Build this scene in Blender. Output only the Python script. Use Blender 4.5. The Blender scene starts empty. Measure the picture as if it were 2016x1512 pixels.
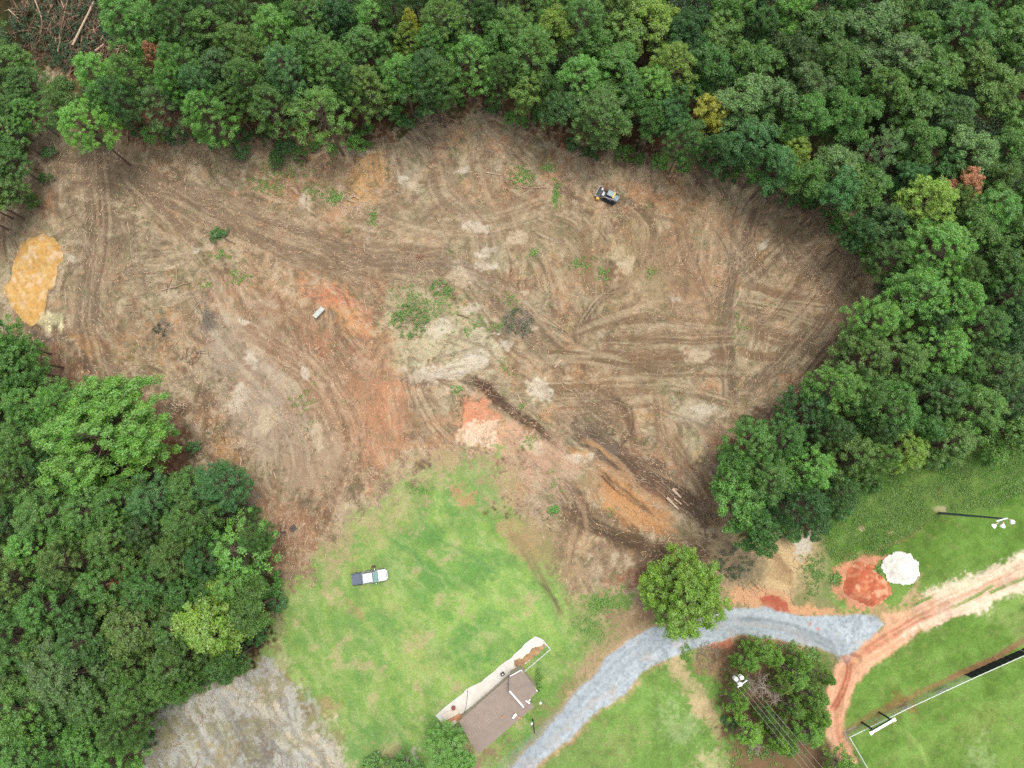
import bpy, math, random
import numpy as np
from mathutils import Vector, Matrix

# ------------------------------------------------------------------ camera, sky, sun, exposure
C = bpy.context.scene
COL = C.collection
H = 116.0
TILT = math.radians(7.7)
F = 1398.0
cam_d = bpy.data.cameras.new("camera")
cam_d.sensor_width = 36.0
cam_d.lens = F / 2016 * 36.0
cam_d.clip_start = 1.0
cam_d.clip_end = 6000.0
cam = bpy.data.objects.new("camera", cam_d)
cam.location = (0, 0, H)
cam.rotation_euler = (TILT, 0, 0)
COL.objects.link(cam)
C.camera = cam

SUN_EL, SUN_AZ = 78.0, 40.0          # a high, veiled sun
w = bpy.data.worlds.new("World")
C.world = w
w.use_nodes = True
nt = w.node_tree
bg = nt.nodes["Background"]
sky = nt.nodes.new("ShaderNodeTexSky")
sky.sky_type = 'NISHITA'
sky.sun_disc = False
sky.sun_elevation = math.radians(SUN_EL)
sky.sun_rotation = math.radians(SUN_AZ)
sky.air_density = 1.6
sky.dust_density = 4.0
sky.ozone_density = 1.0
hs = nt.nodes.new("ShaderNodeHueSaturation")
hs.inputs["Saturation"].default_value = 0.30      # thin overcast: a pale sky
nt.links.new(sky.outputs[0], hs.inputs["Color"])
nt.links.new(hs.outputs[0], bg.inputs[0])
bg.inputs[1].default_value = 0.13
sun_d = bpy.data.lights.new("sun", 'SUN')
sun_d.energy = 1.35
sun_d.angle = math.radians(22)
sun_d.color = (1.0, 0.95, 0.87)
sun = bpy.data.objects.new("sun", sun_d)
az, el = math.radians(SUN_AZ), math.radians(SUN_EL)
dv = Vector((math.sin(az) * math.cos(el), math.cos(az) * math.cos(el), math.sin(el)))
sun.rotation_euler = dv.to_track_quat('Z', 'Y').to_euler()
COL.objects.link(sun)
C.view_settings.view_transform = 'Standard'
C.view_settings.look = 'None'
C.view_settings.exposure = 0.74
C.view_settings.gamma = 1.0
C.cycles.use_denoising = False
C.cycles.max_bounces = 6
C.cycles.transparent_max_bounces = 6

K = 1.45      # how much brighter a lit surface shows than its albedo


def P(px, py, z=0.0):
    """the point at height z that stands at photo position (px, py)"""
    a, b = px - 1008.0, 756.0 - py
    dy = F * math.sin(TILT) + b * math.cos(TILT)
    dz = F * math.cos(TILT) - b * math.sin(TILT)
    s = (H - z) / dz
    return Vector((a * s, dy * s, z))


def s2l(c):
    c = c / 255.0
    return c / 12.92 if c <= 0.04045 else ((c + 0.055) / 1.055) ** 2.4


def S(r, g, b):
    return tuple(min(0.85, s2l(v) / K) for v in (r, g, b))


# ------------------------------------------------------------------ noise
_rt = np.random.RandomState(11).rand(512, 512).astype(np.float32)


def vn(x, y, seed=0):
    x = np.asarray(x, np.float32) + seed * 37.17
    y = np.asarray(y, np.float32) + seed * 91.73
    xi = np.floor(x).astype(np.int32); yi = np.floor(y).astype(np.int32)
    fx = x - xi; fy = y - yi
    fx = fx * fx * (3 - 2 * fx); fy = fy * fy * (3 - 2 * fy)
    a = _rt[yi & 511, xi & 511]; b = _rt[yi & 511, (xi + 1) & 511]
    c = _rt[(yi + 1) & 511, xi & 511]; d = _rt[(yi + 1) & 511, (xi + 1) & 511]
    return (a + (b - a) * fx) * (1 - fy) + (c + (d - c) * fx) * fy


def fbm(x, y, seed=0, octv=4, gain=0.5):
    s = 0; amp = 1; tot = 0
    for o in range(octv):
        s = s + amp * vn(x * 2 ** o, y * 2 ** o, seed + o * 3)
        tot += amp; amp *= gain
    return s / tot


def sm(e0, e1, x):
    t = np.clip((x - e0) / (e1 - e0), 0, 1)
    return t * t * (3 - 2 * t)


# ------------------------------------------------------------------ object helpers
def tag(o, label=None, cat=None, group=None, kind=None):
    if label: o["label"] = label
    if cat: o["category"] = cat
    if group: o["group"] = group
    if kind: o["kind"] = kind
    return o


def empty(name, loc, rz=0.0, scale=None):
    o = bpy.data.objects.new(name, None)
    o.empty_display_size = 0.3
    o.location = loc
    o.rotation_euler = (0, 0, rz)
    if scale: o.scale = scale
    COL.objects.link(o)
    return o


def link_mesh(name, me, mat=None, parent=None):
    o = bpy.data.objects.new(name, me)
    if mat is not None and len(me.materials) == 0:
        me.materials.append(mat)
    if parent is not None: o.parent = parent
    COL.objects.link(o)
    return o


class MB:
    """collects boxes, tubes, prisms into one mesh"""
    def __init__(s):
        s.v = []; s.f = []

    def add(s, vs, fs):
        n = len(s.v)
        s.v += [tuple(v) for v in vs]
        s.f += [tuple(i + n for i in f) for f in fs]
        return s

    def box(s, c, size, rz=0, taper=1.0, ch=0.0):
        """box with chamfered vertical edges; taper scales the top"""
        cx, cy, cz = c; lx, ly, lz = [q / 2 for q in size]
        if ch > 0:
            ring = [(lx - ch, -ly), (lx, -ly + ch), (lx, ly - ch), (lx - ch, ly), (-lx + ch, ly), (-lx, ly - ch), (-lx, -ly + ch), (-lx + ch, -ly)]
        else:
            ring = [(lx, -ly), (lx, ly), (-lx, ly), (-lx, -ly)]
        co, si = math.cos(rz), math.sin(rz)
        n = len(ring)
        vs = []
        levels = [(-lz, 1.0)] + ([(lz - ch, taper), (lz, taper * (1 - ch / max(lx, ly)))] if ch > 0 else [(lz, taper)])
        for z, k in levels:
            for x, y in ring:
                x, y = x * k, y * k
                vs.append((cx + x * co - y * si, cy + x * si + y * co, cz + z))
        fs = [tuple(range(n - 1, -1, -1)), tuple(range(n * (len(levels) - 1), n * len(levels)))]
        for l in range(len(levels) - 1):
            for i in range(n):
                j = (i + 1) % n
                fs.append((l * n + i, l * n + j, (l + 1) * n + j, (l + 1) * n + i))
        return s.add(vs, fs)

    def prism(s, pts, z0, z1, k=1.0):
        """polygon pts (x,y) extruded z0..z1, top scaled k about centroid"""
        n = len(pts)
        cx = sum(p[0] for p in pts) / n; cy = sum(p[1] for p in pts) / n
        vs = [(p[0], p[1], z0) for p in pts] + [(cx + (p[0] - cx) * k, cy + (p[1] - cy) * k, z1) for p in pts]
        fs = [tuple(range(n - 1, -1, -1)), tuple(range(n, 2 * n))]
        fs += [(i, (i + 1) % n, n + (i + 1) % n, n + i) for i in range(n)]
        return s.add(vs, fs)

    def side(s, prof, y0, y1):
        """profile in (x,z) extruded along y"""
        n = len(prof)
        vs = [(x, y0, z) for x, z in prof] + [(x, y1, z) for x, z in prof]
        fs = [tuple(range(n)), tuple(range(2 * n - 1, n - 1, -1))]
        fs += [((i + 1) % n, i, n + i, n + (i + 1) % n) for i in range(n)]
        return s.add(vs, fs)

    def tube(s, pts, rad, n=6, cap=True):
        pts = [Vector(p) for p in pts]
        if not isinstance(rad, (list, tuple)): rad = [rad] * len(pts)
        base = len(s.v)
        prev = None
        for i, p in enumerate(pts):
            d = (pts[min(i + 1, len(pts) - 1)] - pts[max(i - 1, 0)]).normalized()
            a = Vector((0, 0, 1)) if abs(d.z) < 0.9 else Vector((1, 0, 0))
            if prev is not None: a = prev
            u = d.cross(a)
            if u.length < 1e-4: u = d.cross(Vector((0, 1, 0.3)))
            u.normalize(); v = u.cross(d).normalized(); prev = v
            for k in range(n):
                t = 2 * math.pi * k / n
                s.v.append(tuple(p + (u * math.cos(t) + v * math.sin(t)) * rad[i]))
        for i in range(len(pts) - 1):
            for k in range(n):
                k2 = (k + 1) % n
                s.f.append((base + i * n + k, base + i * n + k2, base + (i + 1) * n + k2, base + (i + 1) * n + k))
        if cap:
            s.f.append(tuple(base + k for k in range(n - 1, -1, -1)))
            s.f.append(tuple(base + (len(pts) - 1) * n + k for k in range(n)))
        return s

    def ball(s, c, r, n=8, sz=1.0):
        c = Vector(c); vs = []; fs = []
        m = n // 2 + 1
        for i in range(1, m):
            ph = math.pi * i / m
            for k in range(n):
                t = 2 * math.pi * k / n
                vs.append((c.x + r * math.sin(ph) * math.cos(t), c.y + r * math.sin(ph) * math.sin(t), c.z + r * sz * math.cos(ph)))
        vs += [(c.x, c.y, c.z + r * sz), (c.x, c.y, c.z - r * sz)]
        T, B = len(vs) - 2, len(vs) - 1
        for i in range(m - 2):
            for k in range(n):
                k2 = (k + 1) % n
                fs.append((i * n + k, (i + 1) * n + k, (i + 1) * n + k2, i * n + k2))
        for k in range(n):
            k2 = (k + 1) % n
            fs.append((T, k, k2)); fs.append((B, (m - 2) * n + k2, (m - 2) * n + k))
        return s.add(vs, fs)

    def mesh(s, name, mat=None, bevel=0.0):
        me = bpy.data.meshes.new(name)
        me.from_pydata(s.v, [], s.f)
        me.update()
        if mat: me.materials.append(mat)
        return me

    def build(s, name, mat, parent=None, bevel=0.0):
        o = link_mesh(name, s.mesh(name, mat), None, parent)
        if bevel > 0:
            b = o.modifiers.new("bevel", 'BEVEL'); b.width = bevel; b.segments = 2; b.limit_method = 'ANGLE'
        return o


# ------------------------------------------------------------------ materials
def new_mat(name):
    m = bpy.data.materials.new(name)
    m.use_nodes = True
    return m, m.node_tree, m.node_tree.nodes["Principled BSDF"]


def mat(name, col, rough=0.7, metal=0.0, var=0.25, scale=6.0, col2=None, bump=0.0, spec=0.3):
    m, t, b = new_mat(name)
    tc = t.nodes.new("ShaderNodeTexCoord")
    no = t.nodes.new("ShaderNodeTexNoise"); no.inputs["Scale"].default_value = scale; no.inputs["Detail"].default_value = 5
    t.links.new(tc.outputs["Object"], no.inputs["Vector"])
    rp = t.nodes.new("ShaderNodeValToRGB")
    rp.color_ramp.elements[0].position = 0.3; rp.color_ramp.elements[1].position = 0.7
    c2 = col2 or tuple(min(0.9, c * (1 + var)) for c in col)
    c1 = tuple(c * (1 - var) for c in col)
    rp.color_ramp.elements[0].color = (*c1, 1); rp.color_ramp.elements[1].color = (*c2, 1)
    t.links.new(no.outputs[0], rp.inputs[0]); t.links.new(rp.outputs[0], b.inputs["Base Color"])
    b.inputs["Roughness"].default_value = rough; b.inputs["Metallic"].default_value = metal
    b.inputs["Specular IOR Level"].default_value = spec
    if bump:
        bp = t.nodes.new("ShaderNodeBump"); bp.inputs["Strength"].default_value = bump; bp.inputs["Distance"].default_value = 0.05
        t.links.new(no.outputs[0], bp.inputs["Height"]); t.links.new(bp.outputs[0], b.inputs["Normal"])
    return m


def ground_mat(name, fine=0.30, bump=0.6, dist=0.12, scale=2.2, speck=0.0, speckcol=(0.5, 0.45, 0.4)):
    """soil, grass or gravel: the colour map of the sheet, broken up by fine grain"""
    m, t, b = new_mat(name)
    at = t.nodes.new("ShaderNodeAttribute"); at.attribute_name = "soil"
    tc = t.nodes.new("ShaderNodeTexCoord")
    n1 = t.nodes.new("ShaderNodeTexNoise"); n1.inputs["Scale"].default_value = scale; n1.inputs["Detail"].default_value = 9; n1.inputs["Roughness"].default_value = 0.72
    n2 = t.nodes.new("ShaderNodeTexNoise"); n2.inputs["Scale"].default_value = scale * 4.3; n2.inputs["Detail"].default_value = 4
    t.links.new(tc.outputs["Object"], n1.inputs["Vector"]); t.links.new(tc.outputs["Object"], n2.inputs["Vector"])
    mr = t.nodes.new("ShaderNodeMapRange")
    mr.inputs[1].default_value = 0.3; mr.inputs[2].default_value = 0.7
    mr.inputs[3].default_value = 1 - fine; mr.inputs[4].default_value = 1 + fine
    t.links.new(n1.outputs[0], mr.inputs[0])
    mr2 = t.nodes.new("ShaderNodeMapRange")
    mr2.inputs[1].default_value = 0.3; mr2.inputs[2].default_value = 0.7
    mr2.inputs[3].default_value = 1 - fine * 0.7; mr2.inputs[4].default_value = 1 + fine * 0.7
    t.links.new(n2.outputs[0], mr2.inputs[0])
    mu = t.nodes.new("ShaderNodeMath"); mu.operation = 'MULTIPLY'
    t.links.new(mr.outputs[0], mu.inputs[0]); t.links.new(mr2.outputs[0], mu.inputs[1])
    vm = t.nodes.new("ShaderNodeVectorMath"); vm.operation = 'SCALE'
    t.links.new(at.outputs["Color"], vm.inputs[0]); t.links.new(mu.outputs[0], vm.inputs["Scale"])
    t.links.new(vm.outputs[0], b.inputs["Base Color"])
    b.inputs["Roughness"].default_value = 1.0
    b.inputs["Specular IOR Level"].default_value = 0.05
    bp = t.nodes.new("ShaderNodeBump"); bp.inputs["Strength"].default_value = bump; bp.inputs["Distance"].default_value = dist
    t.links.new(mu.outputs[0], bp.inputs["Height"]); t.links.new(bp.outputs[0], b.inputs["Normal"])
    return m


def leaf_mat(name, transl=0.38):
    """foliage: each tree's own green (object colour), each leaf's own tone"""
    m = bpy.data.materials.new(name); m.use_nodes = True
    t = m.node_tree
    for n in list(t.nodes): t.nodes.remove(n)
    out = t.nodes.new("ShaderNodeOutputMaterial")
    oi = t.nodes.new("ShaderNodeObjectInfo")
    at = t.nodes.new("ShaderNodeAttribute"); at.attribute_name = "tone"
    hsv = t.nodes.new("ShaderNodeHueSaturation")
    t.links.new(oi.outputs["Color"], hsv.inputs["Color"])
    sep = t.nodes.new("ShaderNodeSeparateColor"); t.links.new(at.outputs["Color"], sep.inputs[0])
    mr = t.nodes.new("ShaderNodeMapRange"); mr.inputs[3].default_value = 0.68; mr.inputs[4].default_value = 1.4
    t.links.new(sep.outputs[0], mr.inputs[0]); t.links.new(mr.outputs[0], hsv.inputs["Value"])
    mh = t.nodes.new("ShaderNodeMapRange"); mh.inputs[3].default_value = 0.468; mh.inputs[4].default_value = 0.515
    t.links.new(sep.outputs[1], mh.inputs[0]); t.links.new(mh.outputs[0], hsv.inputs["Hue"])
    ms = t.nodes.new("ShaderNodeMapRange"); ms.inputs[3].default_value = 0.75; ms.inputs[4].default_value = 1.1
    t.links.new(sep.outputs[2], ms.inputs[0]); t.links.new(ms.outputs[0], hsv.inputs["Saturation"])
    d = t.nodes.new("ShaderNodeBsdfDiffuse"); tr = t.nodes.new("ShaderNodeBsdfTranslucent")
    t.links.new(hsv.outputs[0], d.inputs[0]); t.links.new(hsv.outputs[0], tr.inputs[0])
    mx = t.nodes.new("ShaderNodeMixShader"); mx.inputs[0].default_value = transl
    t.links.new(d.outputs[0], mx.inputs[1]); t.links.new(tr.outputs[0], mx.inputs[2])
    gl = t.nodes.new("ShaderNodeBsdfGlossy"); gl.inputs["Roughness"].default_value = 0.5
    gl.inputs[0].default_value = (0.8, 0.85, 0.9, 1)
    mx2 = t.nodes.new("ShaderNodeMixShader"); mx2.inputs[0].default_value = 0.035
    t.links.new(mx.outputs[0], mx2.inputs[1]); t.links.new(gl.outputs[0], mx2.inputs[2])
    t.links.new(mx2.outputs[0], out.inputs[0])
    return m


M_soil = ground_mat("bare_soil", 0.20, 0.9, 0.08, 3.2)
M_grass = ground_mat("mown_grass", 0.22, 0.8, 0.07, 3.2)
M_gravel = ground_mat("crushed_gravel", 0.22, 0.7, 0.03, 9.0)
M_clay = ground_mat("packed_clay", 0.20, 0.6, 0.06, 2.4)
M_leaf = leaf_mat("foliage")
M_bark = mat("bark", S(118, 100, 86), 0.95, 0, 0.35, 5)
M_twig = mat("grey_twigs", S(160, 148, 132), 0.95, 0, 0.3, 3)
M_deadwood = mat("split_wood", S(212, 185, 158), 0.9, 0, 0.25, 4)
M_stick = mat("dry_sticks", S(185, 158, 130), 0.95, 0, 0.4, 2)
M_log = mat("log_bark", S(122, 98, 80), 0.95, 0, 0.35, 3)

# ------------------------------------------------------------------ the ground: one height sheet with its soils
step = 0.17
cx = np.arange(-95, 95.01, step); cy = np.arange(-50, 89.01, step)
outx = np.array([.6, 1.5, 3, 6, 12, 24, 45, 80, 140, 240, 400, 700, 1300.0]); outy = outx
gx = np.concatenate([-95 - outx[::-1], cx, cx[-1] + outx]).astype(np.float32)
gy = np.concatenate([-50 - outy[::-1], cy, cy[-1] + outy]).astype(np.float32)
NX, NY = len(gx), len(gy)
X, Y = np.meshgrid(gx, gy)
Z = np.zeros_like(X)
WX = (fbm(X / 5, Y / 5, 1, 4) - 0.5) * 4.0 + (vn(X / 0.6, Y / 0.6, 9) - 0.5) * 0.7
WY = (fbm(X / 5, Y / 5, 5, 4) - 0.5) * 4.0 + (vn(X / 0.6, Y / 0.6, 12) - 0.5) * 0.7
N1 = fbm(X / 9, Y / 9, 21, 5, 0.6)
N2 = fbm(X / 2.2, Y / 2.2, 31, 4, 0.65)
N3 = fbm(X / 0.7, Y / 0.7, 41, 3, 0.7)
RG = vn(X / 0.4, Y / 0.4, 45)
NB = fbm(X / 22, Y / 22, 51, 4)


def rgb(c):
    m = 0.3 * c[0] + 0.59 * c[1] + 0.11 * c[2]
    k = (0.98 - 0.18 * min(1.0, max(0.0, (c[0] - c[2] - 70) / 60.0))) if c[0] > c[1] else 0.90
    c = [m + (v - m) * k for v in c]
    if c[0] > c[1] and c[0] - c[2] < 80: c = [c[0] * .985, c[1] * .985, c[2] * .965]
    return np.array(S(*c), np.float32)


def window(xmin, xmax, ymin, ymax):
    i0 = max(0, np.searchsorted(gx, xmin) - 1); i1 = min(NX, np.searchsorted(gx, xmax) + 1)
    j0 = max(0, np.searchsorted(gy, ymin) - 1); j1 = min(NY, np.searchsorted(gy, ymax) + 1)
    return slice(j0, j1), slice(i0, i1)


def sdist(poly, x, y):
    n = len(poly)
    d2 = np.full(x.shape, 1e12, np.float32); inside = np.zeros(x.shape, bool)
    for i in range(n):
        ax, ay = poly[i]; bx, by = poly[(i + 1) % n]
        ex, ey = bx - ax, by - ay
        t = np.clip(((x - ax) * ex + (y - ay) * ey) / (ex * ex + ey * ey + 1e-9), 0, 1)
        dd = (x - ax - ex * t) ** 2 + (y - ay - ey * t) ** 2
        d2 = np.minimum(d2, dd)
        if ay != by:
            c = ((ay > y) != (by > y)) & (x < (bx - ax) * (y - ay) / (by - ay) + ax)
            inside ^= c
    d = np.sqrt(d2)
    return np.where(inside, d, -d)


Cc = np.zeros(X.shape + (3,), np.float32)
MASKS = {}


def mask_poly(pts, soft, warp=1.0):
    wp = [tuple(P(*p)[:2]) for p in pts]
    xs = [p[0] for p in wp]; ys = [p[1] for p in wp]
    m = soft * 2 + 3 * warp + 1
    w_ = window(min(xs) - m, max(xs) + m, min(ys) - m, max(ys) + m)
    d = sdist(wp, X[w_] + WX[w_] * warp, Y[w_] + WY[w_] * warp)
    rag = ((N2[w_] - .5) * 2.2 + (N3[w_] - .5) * 1.8 + (RG[w_] - .5) * 1.6) * min(soft, 2.5) * min(1.0, warp)
    return w_, sm(-soft * .7, soft * .7, d + rag)


def paint(pts, col, soft=1.0, op=1.0, warp=1.0, patch=0.0, seed=0, raise_=0.0, mask=None, ps=1.0):
    """lay a soil of colour col over the polygon pts; patch breaks it into blotches"""
    w_, a = mask_poly(pts, soft, warp)
    if patch > 0:
        n = fbm(X[w_] / (3.5 * ps) + seed * 7.3, Y[w_] / (3.5 * ps), 60 + seed, 5, 0.62)
        a = a * (1 - patch + patch * sm(0.42, 0.6, n + 0.05 * LM[w_]))
    a = a * op
    c = rgb(col)
    Cc[w_] = Cc[w_] * (1 - a[..., None]) + c * a[..., None]
    if raise_: Z[w_] += a * raise_
    if mask:
        if mask not in MASKS: MASKS[mask] = np.zeros(X.shape, np.float32)
        MASKS[mask][w_] = np.maximum(MASKS[mask][w_], a)


def smooth_line(pts, sub=5):
    out = []
    n = len(pts)
    for i in range(n - 1):
        p0 = pts[max(i - 1, 0)]; p1 = pts[i]; p2 = pts[i + 1]; p3 = pts[min(i + 2, n - 1)]
        for k in range(sub):
            t = k / sub
            out.append(tuple(0.5 * ((2 * p1[q]) + (-p0[q] + p2[q]) * t + (2 * p0[q] - 5 * p1[q] + 4 * p2[q] - p3[q]) * t * t
                                    + (-p0[q] + 3 * p1[q] - 3 * p2[q] + p3[q]) * t ** 3) for q in (0, 1)))
    out.append(tuple(pts[-1]))
    return out


def line_coords(pts, w_, warp=0.25, sub=4):
    wp = [tuple(P(*p)[:2]) for p in pts]
    wp = smooth_line(wp, sub) if len(wp) > 2 else wp
    x = X[w_] + WX[w_] * warp; y = Y[w_] + WY[w_] * warp
    best = np.full(x.shape, 1e12, np.float32); lat = np.zeros_like(x); ss = np.zeros_like(x)
    s0 = 0.0
    for i in range(len(wp) - 1):
        ax, ay = wp[i]; bx, by = wp[i + 1]
        ex, ey = bx - ax, by - ay
        L = math.hypot(ex, ey) + 1e-6
        tr = ((x - ax) * ex + (y - ay) * ey) / (L * L)
        t = np.clip(tr, 0, 1)
        dx = x - ax - ex * t; dy = y - ay - ey * t
        dd = dx * dx + dy * dy
        k = dd < best
        best = np.where(k, dd, best)
        cr = (ex * (y - ay) - ey * (x - ax)) / L
        lat = np.where(k, np.sign(cr) * np.sqrt(dd), lat)
        ss = np.where(k, s0 + t * L, ss)
        s0 += L
    return lat, ss, s0


def track(pts, width, col=None, op=0.6, streak=0.7, depth=0.0, seed=0, light=None, warp=0.22, fine=0.30, mask=None, ends=2.5, mode="fill", grow=None):
    """wheel and blade marks along a line: streaks of col (and of light between them)"""
    wp = [P(*p) for p in pts]
    wd = width / 12.0 / 2
    m = wd * 2 + 3
    w_ = window(min(p.x for p in wp) - m, max(p.x for p in wp) + m, min(p.y for p in wp) - m, max(p.y for p in wp) + m)
    lat, ss, L = line_coords(pts, w_, warp)
    if mode == "ruts":
        a = np.exp(-((np.abs(lat) - wd * 0.75) / 0.28) ** 2)
    else:
        a = sm(wd * 1.15, wd * 0.6, np.abs(lat))
    a = a * sm(0, ends, ss) * sm(0, ends, L - ss) if ends > 0 else a
    n = 0.55 * vn(lat / fine, ss / 9.0, 70 + seed) + 0.45 * vn(lat / (fine * 3), ss / 16.0, 75 + seed)
    st = sm(0.35, 0.62, n)
    a = a * (0.5 + 0.5 * sm(0.36, 0.56, 0.6 * N1[w_] + 0.4 * N2[w_] + 0.06))
    a1 = a * min(1.0, op * 1.2) * (1 - streak + streak * st)
    if col is not None:
        Cc[w_] = Cc[w_] * (1 - a1[..., None]) + rgb(col) * a1[..., None]
    if light is not None:
        a2 = a * op * 0.8 * sm(0.5, 0.25, n)
        Cc[w_] = Cc[w_] * (1 - a2[..., None]) + rgb(light) * a2[..., None]
    if depth: Z[w_] -= a * depth * .4 * (0.4 + st)
    if mask:
        if mask not in MASKS: MASKS[mask] = np.zeros(X.shape, np.float32)
        MASKS[mask][w_] = np.maximum(MASKS[mask][w_], a)


def pal(c0, c1, a): return c0 * (1 - a[..., None]) + c1 * a[..., None]


# forest litter under everything, its colour darkened for the shade beneath the trees
Cc[:] = rgb((62, 56, 38))
Cc[:] = pal(Cc, rgb((44, 44, 28)), sm(0.4, 0.7, N2))
Cc[:] = pal(Cc, rgb((48, 64, 28)), sm(0.5, 0.68, N1) * 0.8)
Cc[:] = pal(Cc, rgb((92, 76, 54)), sm(0.55, 0.75, N3) * 0.5)
Z += (NB - 0.5) * 0.8 * sm(20, 95, np.hypot(X, Y - 10)) + (N2 - 0.5) * 0.06 + (N3 - 0.5) * 0.05

# --- the cleared land
CLEAR = [(70, 150), (60, 280), (40, 380), (-40, 430), (-40, 640), (30, 690), (120, 770), (230, 800), (360, 860), (350, 930), (450, 990), (540, 1090),
         (560, 1180), (560, 1280), (700, 1250), (900, 1000), (1100, 1050), (1100, 1180), (1200, 1220), (1330, 1210), (1440, 1130), (1420, 1010), (1440, 880),
         (1560, 810), (1650, 715), (1765, 615), (1795, 540), (1712, 435), (1582, 350), (1385, 292), (1200, 300), (1090, 275), (980, 215), (870, 205),
         (780, 260), (650, 285), (480, 275), (330, 270), (180, 280), (130, 210), (120, 130)]
fr_w, fr = mask_poly(CLEAR, 11.0, 1.0)
fr = fr * 0.9 + .1 * (fr > .02); fr = sm(.0, .45, fr)
lit = pal(np.ones(X[fr_w].shape + (3,), np.float32) * rgb((116, 84, 64)), rgb((84, 64, 50)), sm(.4, .65, N2[fr_w]))
lit = pal(lit, rgb((150, 106, 82)), sm(.55, .75, N3[fr_w]) * .6); lit = pal(lit, rgb((74, 82, 44)), sm(.52, .66, N1[fr_w]) * .7)
Cc[fr_w] = pal(Cc[fr_w], lit, fr)
def under(pts, col, soft):
    w_, a = mask_poly(pts, soft, 1.0)
    Cc[w_] = pal(Cc[w_], rgb(col), a)
under([(600, 1080), (1100, 1000), (1450, 1050), (1640, 1060), (2120, 900), (2120, 1640), (250, 1640), (262, 1450), (330, 1395), (450, 1325), (530, 1270), (560, 1160)], (146, 142, 98), 1.0)
base_w, ca = mask_poly(CLEAR, 2.6, 1.0)
x_, y_ = X[base_w], Y[base_w]
n1, n2, n3, nb = N1[base_w], N2[base_w], N3[base_w], NB[base_w]
g = np.ones(x_.shape + (3,), np.float32) * rgb((173, 148, 118))
g = pal(g, rgb((178, 163, 136)), sm(0.50, 0.62, n1) * 0.75)
g = pal(g, rgb((136, 112, 90)), sm(0.50, 0.36, n1) * 0.75)
n5 = fbm(x_ / 4.5, y_ / 4.5, 87, 5, 0.65)
g = pal(g, rgb((190, 138, 98)), sm(0.52, 0.64, n5) * 0.65)
g = pal(g, rgb((118, 98, 82)), sm(0.47, 0.35, n2) * 0.55)
g = pal(g, rgb((196, 176, 150)), sm(0.56, 0.68, n2) * 0.55)
g = pal(g, rgb((96, 82, 68)), sm(0.36, 0.24, n3) * 0.5)
g = pal(g, rgb((205, 182, 156)), sm(0.64, 0.78, n3) * 0.5)
gr = fbm(x_ / 3.0, y_ / 3.0, 97, 5, 0.7)
g = pal(g, rgb((118, 124, 80)), sm(0.56, 0.66, gr) * 0.42)
Cc[base_w] = pal(Cc[base_w], g, ca)
MASKS["clear"] = np.zeros(X.shape, np.float32); MASKS["clear"][base_w] = ca

# the lie of the scraped soil: which way the blade and the tracks went
FLOW = [(90, 300, 0, 1), (180, 450, .1, 1), (150, 650, .2, 1), (400, 400, 1, .5), (560, 460, 1, .35), (750, 520, 1, .1), (900, 540, 1, .3), (1000, 620, .8, .8), (330, 560, 1, -.3), (450, 600, .5, .8),
        (400, 750, .6, 1), (550, 850, .4, 1), (650, 900, .1, 1), (740, 820, 0, 1), (850, 850, .6, .8), (650, 650, .8, .7), (950, 350, .2, 1), (850, 400, 1, -.3), (1000, 470, .5, 1), (1170, 520, .1, 1),
        (1250, 460, 0, 1), (1340, 550, .4, 1), (1430, 600, 0, 1), (1550, 500, -.5, 1), (1650, 560, -.6, 1), (1550, 640, 1, .3), (1300, 690, 1, .02), (1200, 770, 1, .1), (1400, 780, .8, .3), (1200, 880, .8, .7),
        (1280, 980, .8, .6), (1150, 1050, .7, .5), (1000, 1000, -.8, .5), (1050, 900, .8, .5), (1340, 880, .5, 1), (600, 1050, 0, 1), (250, 750, .7, .7), (600, 380, .2, 1), (720, 330, .5, .8), (1500, 700, -.5, 1),
        (820, 600, .6, .5), (930, 700, .9, -.4), (1100, 1120, .3, 1), (1250, 1150, .8, -.5)]
fc2 = np.zeros(X.shape, np.float32); fs2 = np.zeros(X.shape, np.float32)
for fx, fy, dx, dy in FLOW:
    p = P(fx, fy); a = 2 * math.atan2(-dy, dx)
    wgt = 1.0 / (((X - p.x) ** 2 + (Y - p.y) ** 2) + 9.0) ** 1.5
    fc2 += wgt * math.cos(a); fs2 += wgt * math.sin(a)
ang = 0.5 * np.arctan2(fs2, fc2) + (fbm(X / 7, Y / 7, 88, 3) - 0.5) * 2.2
ux, uy = np.cos(ang), np.sin(ang)


def lic(freq, length, seed, steps=9):
    acc = 0
    for k in range(-steps, steps + 1):
        d = k * length / steps / 2
        acc = acc + vn((X + ux * d) / freq, (Y + uy * d) / freq, seed)
    acc = acc / (2 * steps + 1)
    m_, s_ = float(acc.mean()), float(acc.std())
    return (acc - m_) / s_          # zero mean, unit spread


LF = lic(0.28, 3.2, 201); LM = lic(0.55, 6.0, 205); LC = lic(1.5, 14.0, 209)
g = Cc[base_w]
SM = sm(.34, .66, fbm(X / 6, Y / 6, 222, 4)) * .85 + .15      # where the streaks show and where the soil lies rough
LF *= SM; LM *= SM
lf, lm_, lc = LF[base_w], LM[base_w], LC[base_w]
g = pal(g, rgb((112, 93, 78)), sm(0.4, 1.8, lc) * .34 * ca)
g = pal(g, rgb((196, 178, 150)), sm(-0.4, -1.8, lc) * .36 * ca)
Cc[base_w] = g

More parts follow.
